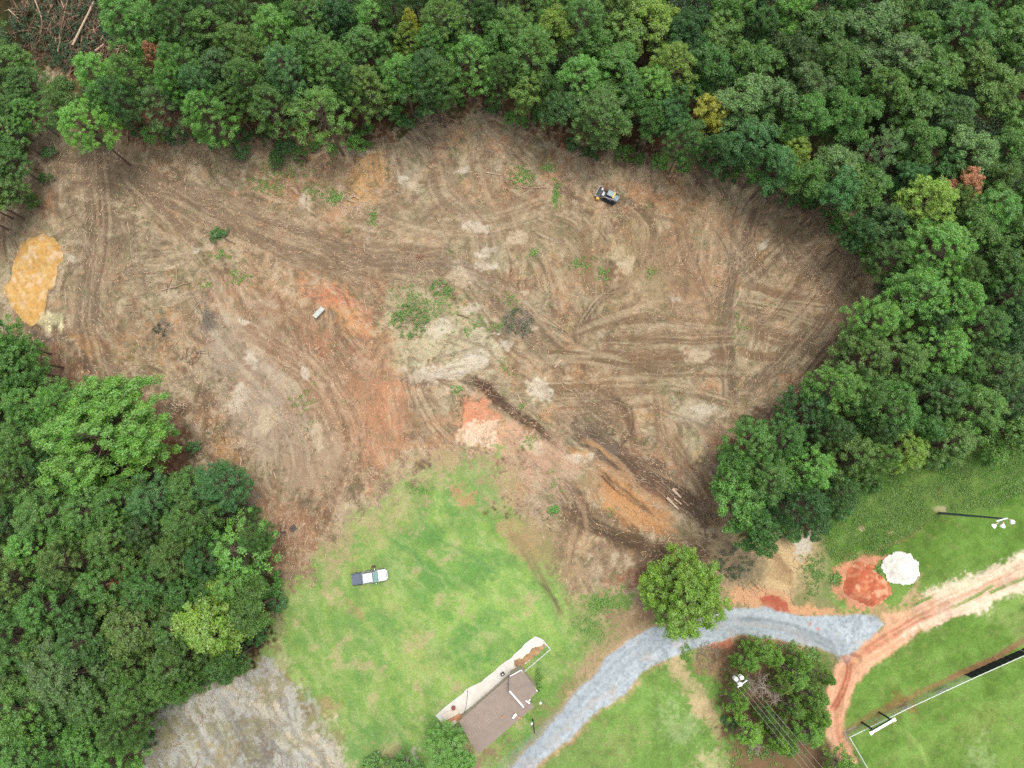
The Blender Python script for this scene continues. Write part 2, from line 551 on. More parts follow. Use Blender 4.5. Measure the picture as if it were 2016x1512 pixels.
# --- broad patches of soil
G = rgb
paint([(60, 230), (200, 280), (330, 330), (300, 700), (160, 700), (120, 450), (60, 400)], (138, 120, 98), 5, 0.55)
paint([(20, 640), (130, 690), (250, 760), (330, 800), (350, 930), (260, 900), (120, 790), (40, 720)], (165, 118, 92), 1.8, 0.75, patch=0.3, seed=2)
paint([(420, 560), (620, 500), (780, 640), (800, 900), (640, 980), (500, 800)], (184, 140, 108), 5, 0.6, patch=0.35, seed=3)
paint([(560, 640), (730, 640), (760, 760), (620, 740)], (150, 118, 98), 2, 0.5, patch=0.3, seed=4)
paint([(590, 540), (640, 535), (720, 600), (770, 660), (730, 690), (690, 650), (650, 620), (610, 590)], (216, 142, 94), 1.0, 0.7, patch=0.6, seed=5)
paint([(640, 600), (700, 605), (740, 660), (700, 680), (655, 640)], (222, 150, 84), 0.8, 0.7, patch=0.3, seed=6)
paint([(610, 570), (660, 575), (700, 600), (670, 610), (620, 590)], (220, 124, 86), 0.8, 0.7, patch=0.5, seed=7)
paint([(590, 650), (640, 660), (650, 700), (600, 690)], (206, 124, 90), 1, 0.55, patch=0.4, seed=8)
paint([(700, 620), (780, 700), (790, 800), (770, 900), (690, 880), (700, 780), (690, 700)], (200, 144, 112), 2, 0.3, patch=0.6, seed=9)
paint([(730, 760), (790, 760), (790, 850), (735, 860)], (210, 146, 104), 1.4, 0.45, patch=0.55, seed=10)
paint([(700, 310), (750, 300), (770, 340), (740, 400), (690, 390), (690, 340)], (216, 160, 96), 0.9, 0.85, patch=0.25, seed=11)
paint([(530, 350), (600, 360), (600, 400), (540, 400)], (200, 142, 92), 1.5, 0.6, patch=0.5, seed=12)
paint([(600, 320), (700, 330), (700, 420), (610, 420)], (196, 148, 108), 2.5, 0.5, patch=0.5, seed=13)
paint([(960, 270), (1010, 275), (1000, 310), (965, 305)], (212, 140, 90), 0.8, 0.75, patch=0.5, seed=14)
paint([(870, 230), (930, 240), (925, 290), (880, 280)], (200, 150, 110), 1.5, 0.5, patch=0.5, seed=15)
paint([(1060, 310), (1120, 320), (1110, 360), (1070, 350)], (205, 144, 98), 1, 0.65, patch=0.5, seed=16)
paint([(760, 270), (880, 275), (800, 350), (770, 400), (750, 330)], (120, 106, 92), 2, 0.6, patch=0.2, seed=17)
paint([(780, 340), (815, 330), (820, 370), (790, 380)], (215, 205, 188), 1, 0.6, patch=0.4, seed=18)
paint([(700, 400), (880, 400), (960, 480), (960, 520), (760, 500)], (178, 158, 130), 3, 0.5, patch=0.4, seed=19)
paint([(780, 550), (880, 560), (960, 640), (1000, 720), (900, 740), (790, 720), (760, 640)], (188, 176, 142), 2.5, 0.8, patch=0.25, seed=20)
paint([(780, 555), (880, 560), (900, 600), (860, 640), (780, 640)], (150, 156, 108), 2, 0.6, patch=0.5, seed=21)
paint([(800, 640), (960, 640), (990, 700), (930, 730), (820, 720)], (202, 194, 166), 2, 0.7, patch=0.3, seed=22)
paint([(880, 520), (930, 525), (980, 560), (940, 570), (900, 555)], (214, 208, 192), 0.8, 0.8, patch=0.4, seed=23)
paint([(930, 480), (985, 485), (1010, 520), (960, 515)], (208, 200, 182), 0.8, 0.7, patch=0.6, seed=24)
paint([(800, 730), (870, 712), (985, 690), (960, 720), (880, 745), (830, 760), (805, 755)], (222, 212, 198), 0.7, 0.85, patch=0.5, seed=25)
paint([(1010, 410), (1180, 420), (1200, 520), (1130, 600), (1020, 560)], (180, 160, 128), 3, 0.6, patch=0.35, seed=26)
paint([(1190, 470), (1240, 470), (1250, 560), (1200, 530)], (190, 178, 142), 1.5, 0.7, patch=0.3, seed=27)
paint([(1250, 530), (1310, 540), (1320, 590), (1270, 600), (1240, 570)], (194, 182, 148), 1.6, 0.6, patch=0.4, seed=28)
paint([(1290, 360), (1400, 380), (1420, 440), (1340, 450), (1260, 400)], (186, 138, 98), 2.2, 0.6, patch=0.45, seed=29)
paint([(1230, 360), (1280, 370), (1290, 400), (1240, 400)], (196, 146, 104), 1.5, 0.6, patch=0.3, seed=30)
paint([(1320, 440), (1390, 440), (1400, 600), (1340, 640), (1310, 540)], (166, 126, 104), 2.5, 0.55, patch=0.3, seed=31)
paint([(1480, 470), (1510, 480), (1520, 520), (1490, 510)], (196, 158, 112), 1, 0.6, patch=0.2, seed=32)
paint([(1380, 380), (1700, 480), (1740, 580), (1640, 700), (1560, 680), (1480, 560)], (140, 118, 95), 4, 0.35, patch=0.2, seed=33)  # soft shade beside the wood, painted into the soil colour
paint([(1480, 380), (1600, 420), (1720, 480), (1765, 570), (1700, 640), (1600, 600)], (176, 152, 124), 3.5, .55, patch=.25, seed=34)  # soil colour painted paler to lift the shade in this corner
paint([(1120, 620), (1440, 640), (1440, 720), (1300, 740), (1140, 720)], (148, 124, 98), 3, 0.6, patch=0.3, seed=34)
paint([(1330, 680), (1430, 690), (1440, 740), (1350, 745)], (202, 190, 166), 1.5, 0.65, patch=0.45, seed=35)
paint([(1320, 780), (1430, 790), (1440, 810), (1390, 850), (1310, 830)], (206, 194, 174), 1.3, 0.75, patch=0.5, seed=36)
paint([(1440, 620), (1480, 640), (1500, 720), (1440, 760)], (178, 170, 136), 2.2, 0.5, patch=0.4, seed=37)
paint([(1040, 730), (1300, 740), (1290, 830), (1060, 840)], (176, 144, 108), 3, 0.6, patch=0.35, seed=38)
paint([(1040, 760), (1085, 758), (1090, 782), (1050, 790)], (232, 220, 196), 0.5, 0.9, patch=0.35, seed=39)
paint([(1340, 860), (1395, 870), (1390, 905), (1350, 900)], (208, 194, 158), 0.8, 0.8, patch=0.2, seed=40)
paint([(1365, 895), (1388, 890), (1375, 912), (1366, 908)], (228, 200, 150), 0.4, 0.8, seed=41)
paint([(1400, 850), (1440, 850), (1440, 900), (1405, 920), (1390, 890)], (176, 118, 88), 1.2, 0.7, patch=0.3, seed=42)
paint([(560, 1000), (640, 1000), (620, 1110), (540, 1100), (490, 960)], (172, 122, 94), 2.5, 0.75, patch=0.3, seed=43)
paint([(400, 640), (520, 600), (600, 800), (660, 900), (560, 960), (460, 820)], (176, 162, 142), 4, 0.6, patch=0.4, seed=44)
paint([(380, 700), (440, 700), (560, 850), (500, 900), (400, 780)], (158, 136, 118), 3, 0.55, patch=0.4, seed=45)
paint([(400, 820), (450, 840), (480, 930), (420, 900)], (208, 150, 90), 1.6, 0.65, patch=0.4, seed=46)
paint([(340, 800), (420, 800), (430, 860), (350, 870)], (112, 94, 80), 2, 0.6, patch=0.4, seed=47)
paint([(350, 880), (400, 900), (400, 960), (350, 960)], (112, 84, 68), 2, 0.7, patch=0.3, seed=48)
paint([(150, 650), (200, 690), (190, 720), (155, 700)], (204, 140, 78), 0.9, 0.7, patch=0.3, seed=49)
paint([(160, 660), (300, 660), (330, 740), (200, 730)], (186, 142, 96), 2.5, 0.5, patch=0.6, seed=50)
paint([(280, 620), (380, 620), (360, 680), (280, 660)], (190, 142, 98), 2, 0.5, patch=0.5, seed=51)
paint([(68, 640), (90, 655), (130, 660), (125, 675), (90, 670), (72, 655)], (92, 84, 78), 0.8, 0.85, patch=0.2, seed=52)
paint([(70, 612), (97, 624), (106, 648), (90, 648), (76, 632)], (232, 218, 170), 0.5, 1.0, warp=.35, seed=53)
paint([(96, 614), (128, 610), (130, 634), (126, 656), (120, 656), (118, 636), (108, 638), (104, 656), (98, 656)], (232, 220, 178), 0.5, 1.0, warp=.35, seed=54)
paint([(160, 690), (190, 740), (180, 755), (165, 735)], (84, 74, 68), 0.8, 0.8, seed=55)
paint([(120, 500), (150, 495), (140, 530), (122, 540), (110, 560)], (190, 178, 152), 0.7, 0.6, patch=0.5, seed=56)
paint([(75, 380), (105, 380), (112, 440), (98, 430)], (200, 150, 104), 1, 0.6, patch=0.2, seed=57)
paint([(1100, 760), (1180, 780), (1240, 830), (1200, 880), (1130, 860)], (122, 104, 84), 2, 0.6, patch=0.2, seed=58)

# orange-and-pale heap of clay and the pink ground beside it
paint([(915, 785), (955, 785), (975, 815), (1000, 830), (960, 860), (940, 890), (900, 895), (888, 870), (905, 820)], (218, 132, 92), 0.8, 0.9, raise_=0.7, seed=59)

paint([(985, 840), (1060, 850), (1140, 890), (1140, 940), (1040, 960), (960, 900)], (200, 160, 136), 2, 0.75, patch=0.3, seed=61)
paint([(1010, 840), (1060, 850), (1055, 880), (1010, 870)], (214, 184, 160), 1.2, 0.6, patch=0.2, seed=62)
# orange cut bank in the lower right of the clearing
paint([(1130, 880), (1160, 890), (1150, 910), (1130, 905)], (214, 150, 80), 0.6, 0.8, seed=63)
paint([(1180, 940), (1230, 950), (1290, 1000), (1330, 1030), (1300, 1070), (1240, 1040), (1190, 990)], (206, 146, 86), 1.2, 0.8, patch=0.3, seed=64)
paint([(1130, 1010), (1170, 1010), (1200, 1040), (1150, 1090), (1110, 1080)], (214, 172, 118), 1, 0.7, patch=0.4, seed=65)
paint([(1100, 1050), (1210, 1060), (1240, 1120), (1150, 1170), (1110, 1140)], (156, 128, 104), 2, 0.7, patch=0.2, seed=66)
paint([(980, 950), (1080, 930), (1140, 960), (1100, 1000), (1000, 1010)], (160, 140, 116), 2, 0.7, patch=0.35, seed=67)
paint([(975, 970), (1000, 950), (1040, 960), (985, 1000)], (206, 168, 120), 0.8, 0.7, patch=0.5, seed=68)
paint([(1120, 970), (1150, 970), (1155, 1010), (1125, 1015)], (70, 60, 54), 0.8, 0.85, patch=0.2, seed=69)
paint([(1370, 1000), (1400, 1010), (1395, 1035), (1370, 1020)], (64, 54, 48), 1, 0.8, patch=0.2, seed=70)
paint([(1300, 920), (1340, 940), (1330, 970), (1290, 950)], (112, 92, 78), 1, 0.7, seed=71)
paint([(1210, 1130), (1270, 1125), (1270, 1150), (1215, 1165)], (162, 88, 66), 0.8, 0.75, patch=0.2, seed=72)
paint([(1230, 880), (1330, 870), (1340, 920), (1260, 930)], (172, 136, 108), 2, 0.6, patch=0.3, seed=73)
paint([(1280, 1040), (1420, 1050), (1400, 1120), (1300, 1130)], (120, 98, 80), 2.5, 0.7, patch=0.3, seed=74)

ca2 = MASKS["clear"]
Cc[:] = pal(Cc, rgb((98, 80, 66)), sm(0.3, 2.0, LM) * .42 * ca2)
Cc[:] = pal(Cc, rgb((206, 188, 162)), sm(-0.5, -2.1, LM) * .38 * ca2)
Cc[:] = pal(Cc, rgb((90, 74, 62)), sm(0.5, 2.0, LF) * .5 * ca2)
Cc[:] = pal(Cc, rgb((216, 198, 172)), sm(-0.7, -2.1, LF) * .5 * ca2)
Cc[:] = pal(Cc, rgb((104, 112, 70)), sm(0.56, 0.68, fbm(X / 2.2, Y / 2.2, 333, 5, .7)) * .4 * ca2)
R1 = fbm(X / 1.3, Y / 1.3, 351, 5, .72)
Cc[:] = pal(Cc, rgb((104, 86, 70)), sm(.47, .36, R1) * .5 * ca2 * (1.15 - SM))
Cc[:] = pal(Cc, rgb((208, 190, 164)), sm(.55, .66, R1) * .55 * ca2 * (1.15 - SM))
Z += ca2 * (0.014 * LM + 0.010 * LF + (R1 - .5) * .12 * (1.1 - SM))

# --- marks left by wheels, tracks and blade
DK, LT = (116, 98, 82), (192, 172, 146)
track([(90, 330), (250, 350), (400, 405), (560, 465), (700, 512), (850, 528), (930, 545), (990, 600), (1050, 660), (1130, 740)], 72, (124, 104, 86), 0.6, 0.85, 0.03, 1, (170, 148, 122), fine=.22, warp=.4)
track([(150, 300), (300, 350), (440, 400), (620, 470), (760, 505), (900, 510)], 60, (128, 108, 90), 0.5, 0.9, 0.02, 301, (176, 154, 128), fine=.2, warp=.5)
track([(300, 350), (500, 470), (700, 545), (860, 540)], 40, (132, 110, 90), 0.45, 0.9, 0.02, 302, (182, 160, 134), fine=.2, warp=.5)
track([(180, 270), (195, 450), (180, 620), (230, 790), (300, 830)], 70, DK, 0.55, 0.8, 0.03, 2, (176, 156, 130))
track([(130, 280), (120, 400), (180, 520), (175, 660)], 40, DK, 0.4, 0.9, 0.02, 3, (186, 166, 140))
track([(240, 340), (360, 470), (420, 560), (350, 600)], 36, (128, 108, 90), 0.5, 0.8, 0.02, 4, LT)
track([(300, 380), (420, 440), (560, 500), (700, 560)], 40, (132, 112, 92), 0.5, 0.8, 0.03, 5, LT)
track([(400, 560), (480, 680), (580, 800), (640, 960)], 150, (146, 118, 98), 0.5, 0.9, 0.02, 6, (200, 186, 166), fine=0.5)
track([(470, 620), (600, 700), (700, 800), (720, 900)], 120, (150, 116, 92), 0.45, 0.9, 0.02, 7, (204, 176, 148), fine=0.4)
track([(640, 740), (690, 860), (660, 960), (610, 1060)], 60, (130, 102, 84), 0.45, 0.9, 0.03, 8, (200, 170, 144))
track([(760, 740), (770, 860), (720, 950)], 70, (176, 120, 88), 0.3, 0.9, 0.02, 9, (222, 170, 130))
track([(800, 760), (850, 850), (940, 930), (1010, 960)], 80, (140, 110, 88), 0.45, 0.9, 0.02, 10, (204, 178, 150))
track([(860, 300), (880, 380), (940, 440), (960, 520)], 80, (136, 116, 96), 0.5, 0.9, 0.03, 11, LT)
track([(960, 250), (940, 320), (990, 430), (1010, 500)], 60, (140, 116, 94), 0.45, 0.9, 0.02, 12, LT)
track([(700, 380), (820, 430), (960, 440), (1100, 400)], 80, (140, 120, 98), 0.4, 0.9, 0.02, 13, LT)
track([(905, 545), (960, 640), (1010, 700), (1050, 720)], 16, (128, 108, 86), 0.7, 0.4, 0.05, 14, None, mode="ruts")
track([(870, 520), (1000, 560), (1080, 640)], 14, (128, 106, 86), 0.6, 0.4, 0.05, 15, (214, 202, 182), mode="ruts")
track([(1170, 430), (1150, 470), (1160, 560), (1180, 590)], 30, (138, 114, 88), 0.85, 0.15, 0.08, 16)
track([(1185, 520), (1200, 560), (1185, 600)], 20, (132, 110, 84), 0.8, 0.2, 0.08, 17)
track([(1232, 420), (1238, 470), (1236, 505)], 22, (136, 112, 86), 0.85, 0.1, 0.06, 18)
track([(1210, 380), (1262, 420), (1285, 460), (1270, 520), (1230, 560), (1180, 590), (1140, 650), (1150, 680)], 26, (112, 94, 76), 0.8, 0.4, 0.10, 19, LT)
track([(1250, 430), (1300, 430), (1350, 445), (1300, 470)], 10, (112, 94, 76), 0.6, 0.3, 0.05, 20)
track([(1330, 440), (1350, 540), (1352, 600)], 12, (112, 84, 72), 0.7, 0.3, 0.06, 21)
track([(1310, 500), (1335, 560), (1350, 600)], 26, (124, 98, 84), 0.6, 0.6, 0.04, 22)
track([(1345, 520), (1385, 560), (1395, 600)], 14, (110, 86, 74), 0.6, 0.5, 0.04, 23)
track([(1400, 440), (1440, 520), (1430, 640), (1420, 700)], 24, (132, 112, 90), 0.6, 0.7, 0.04, 24, LT)
track([(1500, 400), (1470, 480), (1440, 540), (1425, 640), (1435, 720), (1440, 800)], 34, (116, 98, 82), 0.75, 0.4, 0.08, 25, (178, 158, 134))
track([(1560, 420), (1530, 460), (1440, 540)], 26, (120, 102, 84), 0.6, 0.6, 0.05, 26, LT)
track([(1430, 420), (1450, 480), (1455, 540)], 20, (122, 102, 84), 0.6, 0.6, 0.05, 27, LT)
for i, (a, b_) in enumerate([((1150, 640), (1450, 640)), ((1180, 670), (1460, 668)), ((1160, 700), (1450, 700)), ((1230, 730), (1500, 735)), ((1120, 655), (1300, 600)),
                             ((1460, 560), (1640, 600)), ((1450, 600), (1640, 650)), ((1450, 640), (1620, 690)), ((1440, 690), (1560, 700)), ((1060, 700), (1240, 720)),
                             ((1050, 770), (1300, 752)), ((1080, 800), (1300, 780)), ((1300, 760), (1450, 800))]):
    mx = ((a[0] + b_[0]) / 2, (a[1] + b_[1]) / 2 + (i % 3 - 1) * 7)
    track([a, mx, b_], 26 + 5 * (i % 4), (122 + 4 * (i % 3), 102, 80), 0.65, 0.75, 0.05, 30 + i, (196, 178, 150))
for i, (a, b_) in enumerate([((1690, 500), (1560, 720)), ((1660, 480), (1540, 660)), ((1620, 470), (1500, 640)), ((1700, 560), (1580, 750)), ((1720, 600), (1480, 850)),
                             ((1600, 640), (1460, 780)), ((1580, 440), (1460, 560))]):
    mx = ((a[0] + b_[0]) / 2 + 6, (a[1] + b_[1]) / 2 + 4)
    track([a, mx, b_], 30, (112, 94, 78), 0.6, 0.8, 0.06, 50 + i, (186, 164, 138))
track([(1540, 460), (1590, 520), (1660, 600), (1680, 660)], 50, (124, 104, 86), 0.5, 0.8, 0.04, 60, LT)
paint([(905, 728), (950, 748), (1000, 785), (1050, 822), (1092, 855), (1088, 872), (1040, 845), (985, 808), (930, 768)], (112, 90, 74), 1.0, .75, 1.3, .2, 61)
track([(912, 740), (960, 772), (1030, 820), (1085, 862)], 20, (92, 72, 60), 0.8, 0.35, 0.12, 61, ends=2.0, warp=.7)
track([(1075, 850), (1080, 872)], 9, (84, 64, 54), 0.9, 0.1, 0.1, 62, ends=0.4)
track([(1140, 840), (1190, 890), (1250, 940), (1330, 975), (1400, 1010)], 44, (104, 86, 74), 0.8, 0.4, 0.15, 63, (168, 148, 128))
track([(1150, 870), (1200, 880), (1240, 900)], 22, (148, 134, 122), 0.7, 0.8, 0.03, 64, (202, 190, 176))
track([(1090, 1000), (1160, 1030), (1240, 1070), (1330, 1100), (1400, 1080)], 32, (94, 78, 64), 0.85, 0.3, 0.15, 65, (160, 132, 100))
track([(1130, 1000), (1230, 1030), (1270, 1100)], 26, (112, 88, 66), 0.6, 0.6, 0.08, 66)
track([(1190, 760), (1235, 840), (1250, 900), (1300, 960), (1370, 1000)], 50, (128, 102, 82), 0.6, 0.7, 0.06, 67, (184, 156, 128))
track([(1300, 760), (1310, 860), (1370, 930), (1410, 1000)], 40, (126, 100, 80), 0.6, 0.7, 0.06, 68, (188, 160, 130))
track([(1160, 780), (1230, 800), (1240, 850), (1200, 890)], 12, (88, 76, 64), 0.6, 0.4, 0.06, 69, mode="ruts")
track([(1180, 940), (1260, 1000), (1340, 1050)], 50, (176, 126, 80), 0.6, 0.8, 0.05, 70, (216, 168, 112))
track([(1190, 930), (1213, 965)], 6, (78, 64, 54), 0.8, 0.2, 0.05, 71, ends=0.4)
track([(1100, 940), (1130, 1000), (1110, 1080), (1090, 1150)], 50, (126, 104, 86), 0.6, 0.7, 0.05, 72, (186, 162, 134))
track([(1240, 1080), (1330, 1120), (1300, 1180), (1230, 1200)], 50, (116, 92, 76), 0.6, 0.7, 0.05, 73, (176, 148, 122))
track([(520, 940), (590, 1020), (600, 1100), (590, 1200)], 40, (160, 126, 102), 0.5, 0.8, 0.02, 74, (196, 166, 140))

paint([(1125, 830), (1200, 850), (1260, 900), (1340, 950), (1400, 990), (1410, 1030), (1340, 1000), (1250, 950), (1180, 905), (1130, 870)], (98, 80, 68), 1.0, .75, patch=.3, seed=231)
paint([(1085, 820), (1180, 780), (1225, 800), (1235, 850), (1180, 870), (1110, 850)], (112, 94, 78), 1.6, .55, patch=.35, seed=232)
paint([(1110, 985), (1180, 1010), (1250, 1060), (1330, 1090), (1400, 1060), (1410, 1100), (1320, 1130), (1220, 1085), (1130, 1040)], (92, 76, 62), 1.0, .65, patch=.35, seed=233)
paint([(1170, 925), (1225, 945), (1300, 1000), (1340, 1020), (1300, 1060), (1235, 1030), (1180, 980)], (210, 146, 86), 1.0, .6, patch=.4, seed=234)
paint([(1270, 950), (1320, 965), (1330, 1010), (1290, 1000)], (170, 122, 98), 1.0, .5, patch=.4, seed=235)
paint([(1130, 930), (1180, 935), (1180, 1000), (1140, 980)], (170, 140, 104), 1.4, .6, patch=.4, seed=236)
paint([(700, 740), (790, 745), (800, 860), (750, 930), (690, 880)], (205, 144, 106), 2.0, .35, patch=.6, seed=237)
paint([(380, 640), (460, 620), (560, 760), (600, 860), (520, 880), (420, 760)], (186, 172, 156), 2.5, .5, patch=.55, seed=238)
paint([(560, 870), (700, 870), (680, 960), (580, 980)], (186, 160, 136), 2.5, .5, patch=.5, seed=239)
paint([(1180, 420), (1400, 400), (1420, 640), (1200, 640)], (176, 146, 112), 4.0, .4, patch=.5, seed=240)
for i, (a, b_) in enumerate([((1200, 400), (1190, 640)), ((1330, 420), (1420, 640)), ((1380, 400), (1500, 560)), ((1430, 800), (1640, 660)), ((1480, 840), (1700, 620)), ((1520, 400), (1600, 560)), ((1600, 430), (1700, 560)),
                             ((1100, 600), (1240, 700)), ((1100, 520), (1160, 640)), ((860, 660), (1000, 740)), ((460, 300), (640, 420)), ((330, 420), (420, 640)), ((250, 420), (300, 700)), ((1060, 480), (1100, 640)), ((1290, 620), (1440, 560)),
                             ((1320, 850), (1420, 1000)), ((1240, 780), (1420, 860)), ((640, 480), (860, 560))]):
    mx = ((a[0] + b_[0]) / 2 + (i % 5 - 2) * 8, (a[1] + b_[1]) / 2 + (i % 3 - 1) * 10)
    track([a, mx, b_], 18, (118, 100, 82), 0.45, 0.4, 0.05, 240 + i, (196, 174, 146), mode="ruts")

paint([(895, 795), (930, 775), (975, 800), (1000, 830), (1040, 850), (1000, 880), (950, 905), (895, 900), (880, 860)], (222, 174, 138), 1.6, .75, 1.4, .35, 251)
paint([(905, 790), (945, 785), (968, 812), (985, 828), (945, 845), (910, 860)], (222, 132, 90), .9, .9, 1.3, .35, 252, ps=.5)
paint([(900, 852), (950, 835), (990, 838), (965, 878), (925, 898), (892, 893)], (244, 218, 194), .8, .9, 1.2, .35, 253, ps=.5)
paint([(985, 850), (1120, 880), (1130, 930), (1010, 930)], (206, 172, 150), 2, .5, 1.2, .5, 254)
for i, (a, b_) in enumerate([((1150, 905), (1330, 1010)), ((1160, 925), (1300, 1030)), ((1170, 960), (1280, 1060)), ((1200, 900), (1390, 985)), ((1140, 860), (1260, 960)), ((1120, 960), (1160, 1060)), ((1230, 1000), (1350, 1060))]):
    track([a, ((a[0] + b_[0]) / 2 + 6, (a[1] + b_[1]) / 2 - 5), b_], 14, (96, 78, 64) if i % 2 else (198, 150, 102), .6, .6, .10, 290 + i, (190, 160, 130), warp=.5)
for i, (x, y, rx, ry) in enumerate([(405, 482, 16, 6), (384, 488, 6, 9), (483, 626, 12, 7), (428, 598, 12, 8), (909, 331, 12, 6), (600, 392, 8, 26), (612, 400, 6, 18), (962, 488, 16, 5), (948, 500, 14, 6), (1033, 573, 12, 4),
                                  (978, 666, 10, 5), (996, 690, 10, 6), (1098, 716, 10, 6), (1068, 772, 18, 12), (790, 350, 12, 10), (820, 365, 16, 8), (892, 768, 14, 6), (1045, 650, 6, 3), (905, 545, 26, 14), (925, 610, 20, 14), (470, 780, 16, 30),
                                  (520, 830, 20, 34), (500, 700, 10, 24), (600, 740, 16, 12), (620, 860, 10, 30), (880, 735, 40, 10), (940, 715, 26, 10), (1370, 700, 30, 14), (1380, 810, 36, 14), (1140, 905, 26, 10), (1040, 880, 26, 16), (145, 505, 10, 8),
                                  (930, 450, 24, 12), (1010, 470, 20, 12), (960, 520, 24, 8), (1330, 590, 16, 10), (1230, 520, 20, 20), (1500, 480, 10, 12), (860, 640, 30, 20), (700, 300, 30, 10)]):
    paint([(x + rx * math.cos(t) * (1 + .25 * math.sin(3 * t + i)), y + ry * math.sin(t)) for t in [k * math.pi / 4 for k in range(8)]], (218, 206, 188) if i % 3 else (208, 190, 164), .35, .75, .7, .45, 260 + i, ps=.25)

# --- the open lawn in the lower middle
LAWN = [(640, 1080), (720, 1010), (780, 985), (850, 930), (900, 920), (970, 905), (985, 960), (975, 1000), (1000, 1030), (1060, 1060), (1080, 1110), (1100, 1160), (1130, 1190),
        (1200, 1180), (1240, 1190), (1230, 1240), (1170, 1260), (1140, 1300), (1130, 1340), (1060, 1410), (1010, 1470), (960, 1530), (740, 1560), (690, 1500), (640, 1410),
        (570, 1330), (530, 1270), (560, 1180), (600, 1150)]
paint(LAWN, (136, 168, 80), 2.0, 1.0, mask="lawn", warp=1.5)
for pts, c, so, op, pa, sd in [
        ([(650, 1150), (800, 1150), (1000, 1300), (900, 1400), (700, 1300)], (146, 180, 90), 5, 0.7, 0.3, 1),
        ([(900, 1060), (1080, 1140), (1110, 1230), (1000, 1300), (850, 1250), (860, 1120)], (150, 188, 90), 5, 0.8, 0.2, 2),
        ([(560, 1220), (700, 1200), (800, 1400), (740, 1500), (620, 1350)], (124, 160, 78), 4, 0.7, 0.3, 3),
        ([(760, 1040), (850, 1030), (960, 1120), (880, 1180), (760, 1130)], (98, 150, 70), 2.5, 0.8, 0.4, 4),
        ([(890, 1230), (960, 1220), (960, 1290), (900, 1300)], (94, 154, 70), 2, 0.85, 0.2, 5),
        ([(860, 930), (970, 910), (980, 1010), (880, 1010)], (104, 158, 80), 2, 0.7, 0.5, 6),
        ([(700, 1060), (780, 1060), (800, 1120), (700, 1120)], (160, 180, 100), 2.5, 0.6, 0.4, 7),
        ([(800, 1400), (880, 1400), (850, 1440), (760, 1500), (700, 1480)], (100, 150, 68), 3, 0.6, 0.3, 8),
        ([(820, 1250), (870, 1280), (850, 1340), (800, 1320)], (176, 172, 112), 2.5, 0.5, 0.4, 9),
        ([(640, 1440), (800, 1440), (820, 1540), (700, 1540)], (134, 156, 94), 3, 0.6, 0.3, 10),
        ([(1060, 1330), (1130, 1330), (1060, 1440), (1000, 1480)], (100, 150, 64), 2, 0.8, 0.2, 11)]:
    paint(pts, c, so, op, 1.0, pa, sd + 20)
lm = MASKS["lawn"]
gs = vn(((X + WX) * 0.8 + (Y + WY) * 0.6) / 1.3, ((X + WX) * -0.6 + (Y + WY) * 0.8) / 4.5, 140)
gs2 = vn(((X + WX) * 0.8 + (Y + WY) * 0.6) / 0.5, ((X + WX) * -0.6 + (Y + WY) * 0.8) / 2.2, 141)
Cc[:] = pal(Cc, rgb((104, 152, 78)), sm(0.45, 0.75, gs) * 0.42 * lm)
Cc[:] = pal(Cc, rgb((178, 188, 122)), sm(0.55, 0.8, gs2) * 0.32 * lm)
Cc[:] = pal(Cc, rgb((100, 146, 68)), sm(0.56, 0.72, N2) * 0.4 * lm)
Cc[:] = pal(Cc, rgb((176, 184, 118)), sm(0.40, 0.26, N2) * 0.25 * lm)
lmn = fbm(X / 3.2, Y / 3.2, 345, 5, .7)
Cc[:] = pal(Cc, rgb((184, 190, 122)), sm(0.54, 0.70, lmn) * 0.22 * lm)
Cc[:] = pal(Cc, rgb((104, 152, 74)), sm(0.47, 0.34, lmn) * 0.5 * lm)
Cc[:] = pal(Cc, rgb((190, 168, 134)), sm(0.70, 0.78, lmn + .15 * N3) * 0.5 * lm)
rl = random.Random(31)
for i in range(16):      # wheel marks across the dark grass
    x0, y0 = 740 + rl.uniform(0, 170), 1040 + rl.uniform(0, 90); an_ = rl.choice([.55, .5, -.95, .62]) + rl.gauss(0, .12); L0 = rl.uniform(50, 170)
    x1, y1 = x0 + L0 * math.cos(an_), y0 + L0 * math.sin(an_)
    track([(x0, y0), ((x0 + x1) / 2 + rl.uniform(-8, 8), (y0 + y1) / 2 + rl.uniform(-8, 8)), (x1, y1)], rl.uniform(5, 14), (172, 188, 116) if i % 3 else (88, 140, 74), rl.uniform(.2, .42), 0.8, 0, 80 + i, ends=1.5, warp=.8)
paint([(840, 925), (900, 890), (1000, 885), (1010, 1000), (960, 1010), (900, 960)], (182, 158, 124), 2.5, .85, 1.5, .75, 255)
paint([(620, 1090), (720, 1000), (850, 930), (870, 960), (760, 1050), (660, 1120)], (184, 162, 128), 3.0, .8, 1.5, .6, 256)
paint([(985, 960), (1110, 1040), (1140, 1180), (1060, 1120), (1010, 1060)], (176, 150, 118), 2.5, .7, 1.5, .65, 257)
